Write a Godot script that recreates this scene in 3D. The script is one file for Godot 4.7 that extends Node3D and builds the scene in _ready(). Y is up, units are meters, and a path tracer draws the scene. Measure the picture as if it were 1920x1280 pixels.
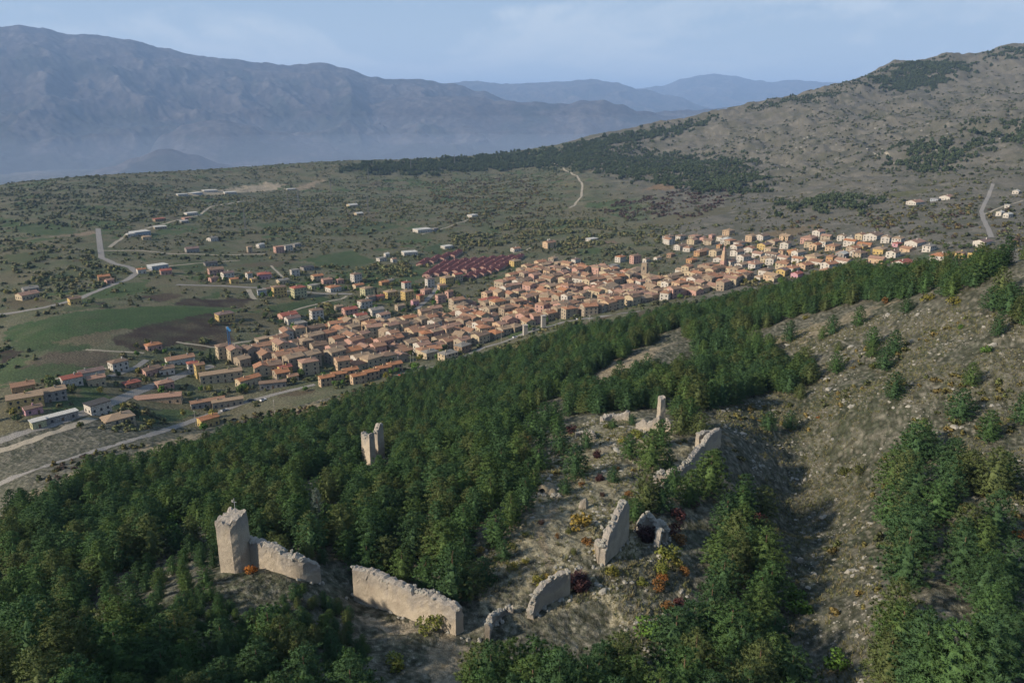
extends Node3D
# A hill town seen from the air over a ruined castle on a pine-covered spur, with a hazy valley and mountains behind.
# Metres, y up. Heights come from a survey table (tenths of a metre) over bearing and distance; everything stands on that ground.

const P0 := -60.0
const DP := 2.5
const NPH := 49
const L0 := 3.401197
const DL := 0.085
const NLR := 69
const TOWN_AXIS := 0.6981
const TABLE := [
	1706,1702,1700,1697,1696,1694,1693,1692,1691,1691,1690,1690,1690,1690,1690,1689,1689,1689,1688,1688,1688,1688,1688,1689,1689,1689,1690,1690,1691,1692,1693,1694,1695,1697,1698,1700,1701,1703,1705,1708,1711,1716,1721,1728,1738,1749,1765,1783,1805,
	1643,1639,1636,1634,1632,1631,1631,1630,1629,1629,1629,1629,1629,1629,1629,1628,1628,1627,1627,1626,1626,1627,1627,1627,1627,1627,1627,1628,1628,1628,1629,1630,1631,1632,1633,1634,1634,1635,1636,1637,1639,1642,1645,1650,1656,1666,1680,1699,1722,
	1584,1579,1576,1574,1573,1573,1572,1572,1571,1571,1571,1571,1572,1573,1573,1572,1571,1570,1569,1569,1569,1570,1570,1569,1569,1570,1570,1570,1570,1570,1570,1571,1573,1574,1574,1574,1574,1573,1573,1573,1574,1575,1576,1577,1580,1586,1598,1618,1643,
	1530,1524,1519,1518,1519,1520,1520,1520,1519,1518,1518,1520,1521,1523,1523,1522,1521,1519,1518,1518,1519,1519,1519,1518,1518,1518,1519,1519,1519,1518,1518,1519,1521,1523,1524,1523,1522,1520,1518,1518,1518,1518,1517,1516,1515,1516,1524,1545,1574,
	1484,1478,1474,1473,1473,1474,1474,1474,1474,1474,1475,1476,1478,1480,1480,1480,1479,1477,1476,1475,1476,1476,1476,1475,1475,1475,1476,1476,1476,1475,1476,1477,1479,1481,1482,1481,1480,1478,1476,1475,1475,1473,1472,1470,1468,1468,1475,1495,1522,
	1445,1441,1438,1436,1435,1435,1435,1435,1436,1437,1439,1441,1443,1445,1445,1445,1444,1443,1442,1441,1441,1440,1440,1439,1439,1439,1440,1440,1441,1441,1442,1444,1446,1448,1449,1449,1449,1447,1446,1444,1443,1441,1440,1438,1438,1440,1448,1463,1484,
	1411,1409,1407,1404,1403,1401,1401,1402,1403,1406,1409,1412,1415,1416,1417,1416,1415,1414,1413,1412,1411,1410,1409,1409,1409,1409,1409,1410,1411,1412,1414,1417,1419,1421,1423,1425,1425,1425,1424,1423,1421,1420,1419,1418,1418,1421,1427,1437,1454,
	1381,1380,1379,1377,1375,1373,1372,1373,1376,1381,1386,1390,1393,1394,1394,1393,1391,1390,1388,1386,1385,1383,1382,1382,1381,1382,1382,1384,1385,1388,1390,1394,1397,1401,1404,1407,1409,1411,1411,1409,1408,1406,1406,1406,1406,1407,1409,1414,1426,
	1354,1355,1355,1354,1353,1352,1351,1352,1357,1365,1371,1375,1377,1377,1376,1374,1371,1368,1366,1363,1361,1360,1358,1357,1357,1357,1358,1360,1362,1365,1369,1373,1378,1384,1389,1395,1399,1403,1405,1404,1402,1400,1400,1401,1400,1398,1396,1396,1403,
	1327,1331,1333,1336,1339,1342,1345,1349,1355,1362,1366,1368,1367,1365,1361,1357,1353,1349,1345,1342,1340,1338,1336,1335,1334,1334,1335,1337,1340,1344,1349,1355,1361,1369,1376,1385,1394,1401,1407,1409,1408,1405,1403,1400,1397,1392,1389,1388,1394,
	1299,1306,1313,1320,1328,1337,1346,1355,1363,1368,1369,1367,1362,1356,1349,1343,1336,1331,1326,1322,1319,1317,1315,1314,1313,1312,1313,1315,1319,1324,1330,1337,1344,1353,1363,1375,1389,1403,1414,1421,1421,1417,1409,1402,1395,1389,1385,1385,1389,
	1271,1281,1291,1302,1315,1330,1346,1362,1374,1379,1376,1368,1357,1346,1337,1328,1320,1312,1306,1302,1299,1297,1295,1294,1291,1290,1290,1292,1296,1303,1311,1318,1325,1333,1344,1360,1381,1402,1422,1435,1436,1426,1414,1401,1391,1384,1379,1379,1382,
	1241,1252,1263,1276,1292,1312,1336,1363,1384,1391,1381,1365,1347,1333,1322,1312,1303,1293,1286,1281,1277,1275,1274,1272,1270,1266,1265,1266,1272,1280,1291,1298,1301,1304,1313,1332,1359,1389,1415,1433,1434,1422,1407,1393,1382,1374,1369,1369,1372,
	1207,1218,1228,1239,1253,1273,1301,1337,1374,1385,1369,1349,1331,1318,1308,1298,1287,1276,1266,1259,1253,1250,1248,1247,1246,1242,1239,1241,1248,1257,1265,1269,1266,1264,1269,1288,1321,1356,1383,1400,1403,1396,1386,1375,1365,1358,1354,1354,1358,
	1172,1180,1186,1191,1198,1208,1225,1253,1287,1311,1317,1313,1306,1300,1293,1286,1275,1262,1247,1236,1230,1226,1225,1228,1230,1228,1224,1226,1234,1240,1241,1236,1229,1225,1230,1253,1293,1329,1353,1365,1367,1363,1357,1350,1343,1338,1336,1336,1340,
	1133,1138,1138,1138,1137,1135,1134,1142,1177,1219,1249,1266,1274,1277,1278,1275,1267,1251,1228,1211,1209,1213,1219,1227,1233,1235,1236,1239,1241,1238,1229,1216,1203,1201,1219,1254,1296,1326,1339,1341,1337,1331,1327,1324,1321,1318,1316,1317,1321,
	1080,1085,1086,1084,1082,1080,1080,1091,1123,1167,1204,1229,1242,1250,1258,1263,1259,1247,1218,1193,1195,1206,1219,1232,1241,1247,1252,1256,1252,1242,1228,1212,1196,1192,1209,1249,1296,1324,1329,1324,1313,1304,1303,1304,1303,1302,1300,1300,1304,
	1019,1026,1030,1033,1037,1043,1055,1076,1108,1147,1184,1207,1214,1220,1230,1237,1235,1226,1209,1194,1192,1202,1217,1231,1241,1248,1252,1254,1250,1241,1227,1211,1193,1182,1187,1220,1266,1300,1316,1316,1308,1300,1297,1296,1296,1295,1294,1295,1300,
	959,968,975,982,991,1005,1026,1054,1090,1127,1159,1180,1189,1195,1201,1205,1203,1196,1187,1180,1179,1188,1204,1221,1232,1239,1244,1246,1244,1237,1225,1208,1188,1173,1177,1208,1254,1293,1315,1321,1316,1308,1302,1299,1297,1296,1296,1299,1305,
	900,909,917,926,937,955,983,1019,1062,1102,1132,1150,1159,1164,1169,1170,1167,1163,1156,1151,1151,1157,1173,1194,1211,1223,1231,1237,1238,1232,1221,1206,1178,1148,1156,1202,1261,1305,1323,1327,1322,1315,1309,1305,1302,1301,1302,1306,1312,
	841,850,857,863,872,887,917,964,1025,1079,1109,1118,1119,1120,1121,1123,1122,1121,1118,1115,1116,1123,1138,1165,1190,1206,1216,1225,1229,1226,1216,1193,1137,1085,1111,1181,1257,1307,1324,1327,1324,1319,1314,1311,1310,1309,1311,1314,1320,
	784,791,795,796,796,798,815,869,966,1059,1087,1076,1066,1063,1064,1067,1069,1071,1071,1073,1079,1092,1114,1145,1167,1182,1195,1210,1217,1221,1224,1195,1132,1090,1111,1175,1244,1293,1317,1326,1326,1323,1321,1321,1321,1321,1322,1325,1330,
	722,728,729,728,722,705,693,724,851,989,1037,1024,1008,1001,1002,1008,1014,1018,1020,1024,1034,1052,1077,1105,1128,1147,1165,1182,1190,1196,1201,1186,1141,1106,1146,1216,1274,1316,1339,1348,1344,1339,1340,1341,1341,1341,1341,1341,1344,
	641,647,650,651,649,642,644,690,814,951,1002,990,963,943,944,956,966,968,965,965,974,994,1019,1047,1073,1097,1119,1138,1152,1163,1170,1167,1142,1129,1207,1275,1323,1371,1400,1406,1398,1388,1383,1380,1377,1375,1373,1371,1371,
	546,554,561,569,579,598,635,702,800,893,938,938,921,906,904,914,923,919,908,900,907,928,955,984,1014,1042,1068,1090,1108,1122,1131,1134,1140,1165,1216,1270,1341,1422,1468,1477,1468,1454,1440,1430,1423,1417,1412,1408,1406,
	450,458,468,482,503,536,588,659,742,815,859,873,868,860,857,859,861,856,847,842,848,865,892,923,956,988,1018,1044,1064,1079,1089,1096,1120,1164,1218,1282,1373,1471,1530,1540,1525,1505,1487,1473,1463,1457,1451,1445,1439,
	355,362,372,386,408,443,497,572,661,744,790,801,797,791,786,784,784,782,780,781,787,802,829,864,900,937,973,1005,1029,1045,1055,1069,1114,1176,1245,1325,1418,1512,1567,1568,1549,1527,1508,1496,1490,1487,1482,1474,1464,
	264,268,275,283,297,320,362,433,533,635,693,706,704,700,698,699,701,704,709,715,725,743,772,807,845,885,929,972,1006,1030,1052,1084,1134,1191,1266,1353,1427,1490,1529,1540,1532,1516,1502,1497,1497,1500,1499,1489,1476,
	181,183,187,189,189,187,197,246,357,487,571,599,599,599,602,607,614,622,633,646,663,686,716,750,787,829,878,927,970,1005,1035,1078,1132,1194,1266,1339,1399,1445,1476,1491,1493,1488,1482,1481,1482,1485,1484,1478,1468,
	115,117,120,121,114,97,81,108,245,419,515,531,522,513,511,515,523,536,552,572,595,622,654,691,731,777,825,874,919,960,1003,1057,1120,1188,1253,1311,1359,1395,1421,1437,1444,1447,1447,1448,1450,1452,1452,1449,1444,
	77,78,80,81,80,79,90,140,248,374,441,454,449,435,421,417,425,441,463,490,519,550,585,626,672,721,772,822,871,919,970,1029,1097,1169,1232,1277,1310,1337,1359,1375,1386,1393,1397,1401,1405,1408,1411,1411,1411,
	55,58,62,69,79,96,127,179,247,308,346,374,381,352,317,302,312,335,365,397,430,465,506,552,605,661,717,770,821,870,920,977,1043,1117,1181,1216,1238,1259,1281,1300,1314,1325,1334,1342,1350,1357,1363,1368,1372,
	41,47,55,68,86,113,151,201,259,313,350,353,321,257,205,186,206,239,272,303,335,370,414,467,528,594,658,715,765,809,850,893,944,1004,1059,1098,1127,1154,1179,1204,1224,1242,1259,1274,1288,1300,1311,1321,1329,
	32,40,51,66,87,116,156,206,263,319,355,341,286,220,171,149,158,180,203,222,242,270,310,364,433,512,591,656,704,739,767,795,830,872,916,957,995,1030,1063,1095,1125,1152,1177,1200,1221,1240,1257,1272,1285,
	25,35,45,59,77,103,138,184,237,290,329,335,301,249,203,173,159,155,156,156,159,173,200,246,316,405,495,569,625,658,671,689,717,750,786,824,864,905,945,986,1025,1062,1096,1127,1156,1181,1203,1223,1240,
	21,30,38,46,57,74,99,138,189,246,295,319,307,273,233,198,169,147,128,115,105,103,108,135,200,281,361,434,497,534,546,568,602,637,672,709,747,788,834,883,931,977,1020,1059,1094,1125,1153,1176,1197,
	20,27,31,33,34,37,46,73,126,196,260,300,306,284,250,213,179,147,120,99,83,73,73,91,133,188,242,293,341,376,403,448,498,543,581,615,647,685,736,795,853,906,954,999,1039,1075,1107,1134,1157,
	20,25,26,24,20,12,6,17,77,163,244,302,314,291,256,219,184,152,124,100,82,70,67,78,101,134,170,208,246,284,326,380,439,492,534,563,587,616,671,739,800,854,903,949,992,1033,1067,1096,1119,
	10,18,22,22,20,17,19,39,89,160,231,282,295,276,246,215,185,157,131,108,89,74,68,71,84,104,131,163,200,243,293,353,419,483,529,557,587,625,674,727,777,822,864,906,949,992,1031,1057,1078,
	0,12,20,25,31,38,53,79,119,168,215,250,262,253,232,208,183,159,136,115,96,79,67,64,71,85,107,135,172,217,271,333,401,471,524,563,618,673,711,744,775,805,834,864,897,934,970,998,1025,
	-6,9,21,32,44,59,79,106,140,177,211,235,246,241,224,202,178,155,133,114,95,75,59,53,56,69,89,116,153,199,252,310,374,442,510,580,655,714,744,762,779,795,810,823,836,853,878,917,964,
	-10,8,23,37,52,70,93,121,153,186,215,235,242,234,215,191,165,140,117,96,77,58,43,35,40,56,79,110,149,195,245,297,354,425,506,587,662,719,753,772,783,792,799,801,798,795,808,860,929,
	-12,6,22,37,53,71,94,123,156,191,222,244,248,232,205,173,144,116,92,73,58,44,31,25,32,51,78,114,158,208,259,311,369,438,517,597,674,735,767,782,790,799,808,815,818,823,843,892,957,
	-13,5,19,31,44,59,80,109,144,185,226,258,261,234,193,153,121,92,68,54,48,43,38,34,39,55,82,121,169,224,281,340,404,472,542,616,694,756,787,799,807,820,844,870,894,918,948,990,1040,
	-12,5,16,22,27,36,51,76,113,158,205,241,248,223,183,144,112,83,61,49,48,50,49,44,47,61,88,127,175,231,296,368,444,520,591,663,733,788,823,841,851,874,924,974,1014,1046,1078,1113,1152,
	-7,9,14,12,8,7,11,29,67,119,168,201,212,201,175,144,113,85,62,48,43,43,43,44,50,65,96,140,191,249,318,397,481,564,644,723,796,852,898,939,979,1030,1092,1143,1178,1202,1224,1250,1280,
	-1,15,17,10,1,-6,-10,-2,41,101,153,186,199,193,173,144,113,83,56,37,28,27,33,44,60,84,122,171,227,288,355,429,510,596,684,770,850,922,996,1075,1162,1252,1326,1361,1369,1371,1378,1395,1419,
	-8,15,24,24,20,19,23,41,80,132,179,210,221,212,186,148,106,68,37,18,9,12,26,53,87,128,173,222,277,336,397,463,540,632,733,834,922,1005,1104,1213,1326,1439,1526,1552,1546,1538,1537,1551,1571,
	-18,13,31,39,44,52,67,96,138,187,233,265,275,260,221,164,100,48,16,1,-4,0,24,70,127,185,235,279,325,376,432,497,576,680,817,966,1088,1178,1268,1361,1455,1547,1624,1670,1691,1701,1710,1722,1737,
	-33,6,28,38,45,57,78,115,168,230,290,334,352,336,287,207,112,39,21,27,24,16,40,103,180,255,305,333,363,409,472,552,646,765,955,1185,1357,1437,1482,1527,1581,1650,1728,1796,1843,1871,1889,1904,1918,
	-58,-15,4,7,7,13,32,71,137,225,317,390,428,425,385,311,217,145,146,166,164,146,145,177,233,301,350,373,398,453,547,672,817,981,1183,1404,1573,1654,1690,1711,1734,1793,1901,1995,2049,2074,2088,2104,2119,
	-104,-61,-53,-67,-82,-84,-78,-57,9,119,251,365,431,457,452,427,398,382,389,400,392,363,319,278,282,347,416,444,449,531,703,899,1088,1264,1439,1608,1748,1847,1917,1970,2024,2115,2243,2325,2350,2341,2329,2342,2360,
	-211,-168,-172,-190,-206,-211,-214,-220,-211,-179,-100,19,145,240,299,347,403,459,510,545,551,535,494,420,395,503,611,654,665,793,1036,1271,1461,1610,1738,1861,1971,2077,2191,2311,2438,2572,2690,2746,2749,2720,2689,2682,2676,
	-449,-427,-449,-452,-443,-449,-444,-445,-536,-682,-810,-806,-641,-480,-353,-228,-82,57,192,278,320,378,479,563,670,804,919,1027,1154,1333,1553,1766,1924,2011,2057,2110,2189,2317,2494,2688,2868,3018,3130,3195,3216,3203,3169,3124,3063,
	-1041,-1021,-1033,-1031,-1019,-1019,-1014,-1021,-1104,-1232,-1340,-1366,-1306,-1222,-1150,-1048,-931,-781,-641,-558,-508,-415,-248,38,400,670,887,1119,1398,1665,1919,2185,2383,2449,2410,2396,2457,2610,2878,3148,3360,3511,3615,3686,3723,3719,3674,3590,3473,
	-1895,-1876,-1867,-1866,-1866,-1866,-1865,-1864,-1857,-1833,-1780,-1714,-1653,-1600,-1550,-1488,-1408,-1311,-1225,-1171,-1137,-1085,-979,-752,-466,-175,114,453,870,1252,1600,2028,2477,2910,3144,3144,3156,3282,3539,3789,3969,4072,4135,4206,4255,4250,4180,4048,3864,
	-2752,-2741,-2722,-2728,-2744,-2744,-2747,-2742,-2672,-2541,-2374,-2207,-2071,-1974,-1900,-1823,-1732,-1633,-1543,-1484,-1452,-1410,-1318,-1166,-977,-780,-575,-306,51,413,736,1152,1643,2568,3544,3797,3944,4146,4324,4491,4636,4715,4737,4779,4808,4775,4662,4463,4197,
	-3393,-3409,-3408,-3418,-3434,-3442,-3453,-3456,-3413,-3326,-3205,-3048,-2870,-2707,-2568,-2439,-2302,-2167,-2035,-1950,-1907,-1844,-1717,-1517,-1277,-1057,-851,-605,-310,-26,211,468,871,1716,2726,3256,3776,4309,4594,4815,5048,5221,5274,5287,5279,5219,5060,4779,4407,
	-3851,-3889,-3906,-3916,-3925,-3936,-3955,-3983,-4019,-4059,-4077,-4004,-3829,-3643,-3487,-3347,-3209,-3072,-2949,-2855,-2778,-2670,-2485,-2206,-1866,-1569,-1301,-1013,-652,-344,-219,-96,209,808,1527,2063,2714,3473,4028,4450,4824,5132,5331,5416,5439,5409,5249,4870,4375,
	-4237,-4274,-4288,-4291,-4290,-4291,-4304,-4348,-4437,-4566,-4692,-4702,-4565,-4431,-4341,-4249,-4148,-4040,-3943,-3878,-3826,-3733,-3561,-3289,-2952,-2609,-2274,-1922,-1528,-1234,-1136,-1049,-856,-336,405,993,1607,2307,2962,3543,4065,4513,4838,5006,5063,5035,4857,4453,3925,
	-4551,-4576,-4576,-4569,-4558,-4543,-4535,-4559,-4656,-4792,-4907,-4956,-4937,-4904,-4883,-4853,-4812,-4753,-4702,-4688,-4697,-4670,-4579,-4366,-4075,-3782,-3502,-3228,-2960,-2744,-2593,-2397,-2017,-1369,-734,-349,172,900,1612,2274,2898,3465,3883,4068,4107,4063,3883,3500,3007,
	-4732,-4759,-4762,-4755,-4743,-4729,-4723,-4746,-4816,-4913,-5002,-5062,-5093,-5107,-5115,-5116,-5109,-5098,-5093,-5105,-5125,-5129,-5090,-4985,-4838,-4680,-4542,-4419,-4256,-4118,-4064,-3916,-3599,-3088,-2484,-1936,-1306,-591,73,711,1332,1912,2346,2517,2544,2512,2373,2050,1645,
	-4835,-4863,-4873,-4873,-4867,-4863,-4867,-4890,-4933,-4991,-5050,-5099,-5136,-5162,-5180,-5193,-5202,-5211,-5223,-5239,-5256,-5263,-5250,-5212,-5158,-5104,-5061,-5019,-4950,-4927,-4971,-4945,-4820,-4444,-3887,-3380,-2834,-2227,-1625,-1059,-539,-90,238,415,472,446,338,149,-76,
	-4909,-4933,-4944,-4946,-4945,-4946,-4951,-4966,-4992,-5024,-5057,-5088,-5114,-5135,-5152,-5165,-5176,-5188,-5201,-5214,-5226,-5234,-5233,-5223,-5208,-5194,-5184,-5174,-5170,-5186,-5210,-5197,-5098,-4886,-4675,-4503,-4178,-3695,-3206,-2772,-2399,-2093,-1874,-1751,-1708,-1721,-1778,-1863,-1934,
	-4966,-4982,-4987,-4988,-4987,-4986,-4989,-4996,-5007,-5021,-5034,-5046,-5058,-5070,-5079,-5084,-5088,-5097,-5105,-5109,-5114,-5122,-5126,-5122,-5117,-5118,-5121,-5119,-5123,-5141,-5154,-5139,-5096,-5051,-5024,-4985,-4849,-4614,-4362,-4155,-3977,-3803,-3683,-3653,-3665,-3663,-3679,-3724,-3709,
	-4999,-5006,-5005,-5002,-5000,-4997,-4996,-4997,-5000,-5002,-5003,-5001,-4999,-5005,-5008,-5004,-4999,-5006,-5011,-5005,-4999,-5009,-5016,-5009,-5000,-5009,-5015,-5007,-5001,-5020,-5034,-5020,-5003,-5026,-5052,-5045,-5009,-4984,-4976,-4999,-5009,-4923,-4871,-4929,-5013,-4981,-4962,-5019,-5002,
	-4997,-4999,-4999,-4996,-4994,-4992,-4990,-4989,-4988,-4986,-4984,-4980,-4977,-4976,-4975,-4971,-4968,-4969,-4969,-4965,-4963,-4965,-4968,-4965,-4962,-4965,-4967,-4964,-4963,-4971,-4978,-4978,-4982,-5003,-5028,-5043,-5059,-5094,-5147,-5207,-5246,-5249,-5256,-5299,-5346,-5357,-5358,-5356,-5276,
	-4989,-4990,-4992,-4991,-4988,-4989,-4990,-4988,-4985,-4985,-4985,-4982,-4980,-4980,-4979,-4977,-4975,-4975,-4975,-4974,-4972,-4973,-4974,-4973,-4971,-4973,-4974,-4973,-4973,-4976,-4980,-4981,-4985,-4997,-5009,-5017,-5030,-5059,-5090,-5108,-5121,-5146,-5165,-5169,-5177,-5211,-5235,-5211,-5132,
	-5015,-5014,-5017,-5015,-5012,-5015,-5017,-5015,-5012,-5015,-5017,-5015,-5013,-5015,-5017,-5016,-5015,-5016,-5017,-5017,-5015,-5017,-5018,-5017,-5016,-5018,-5019,-5018,-5016,-5018,-5019,-5016,-5014,-5017,-5018,-5011,-5006,-5018,-5023,-5007,-4991,-5010,-5022,-5001,-4984,-5025,-5060,-5041,-4986]
var wall_colors := {"white": Color(0.62, 0.6, 0.56), "cream": Color(0.55, 0.47, 0.34), "yellow": Color(0.6, 0.46, 0.2), "peach": Color(0.58, 0.44, 0.31), "pink": Color(0.56, 0.36, 0.31), "orange": Color(0.52, 0.33, 0.18), "grey": Color(0.36, 0.35, 0.34), "beige": Color(0.44, 0.38, 0.3), "stone": Color(0.38, 0.32, 0.25), "green": Color(0.5, 0.5, 0.32), "brown": Color(0.34, 0.25, 0.18), "blue": Color(0.42, 0.47, 0.55), "rose": Color(0.6, 0.36, 0.42)}
var roof_colors := {"terracotta": Color(0.33, 0.2, 0.14), "orange": Color(0.4, 0.195, 0.11), "red": Color(0.33, 0.12, 0.095), "brown": Color(0.23, 0.165, 0.13), "tan": Color(0.35, 0.265, 0.195), "grey": Color(0.24, 0.235, 0.23), "maroon": Color(0.125, 0.045, 0.045), "purple": Color(0.21, 0.155, 0.15), "dark": Color(0.07, 0.07, 0.075), "pale": Color(0.52, 0.53, 0.54), "rose": Color(0.35, 0.225, 0.18), "clay": Color(0.38, 0.205, 0.135), "umber": Color(0.18, 0.13, 0.1)}
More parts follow.
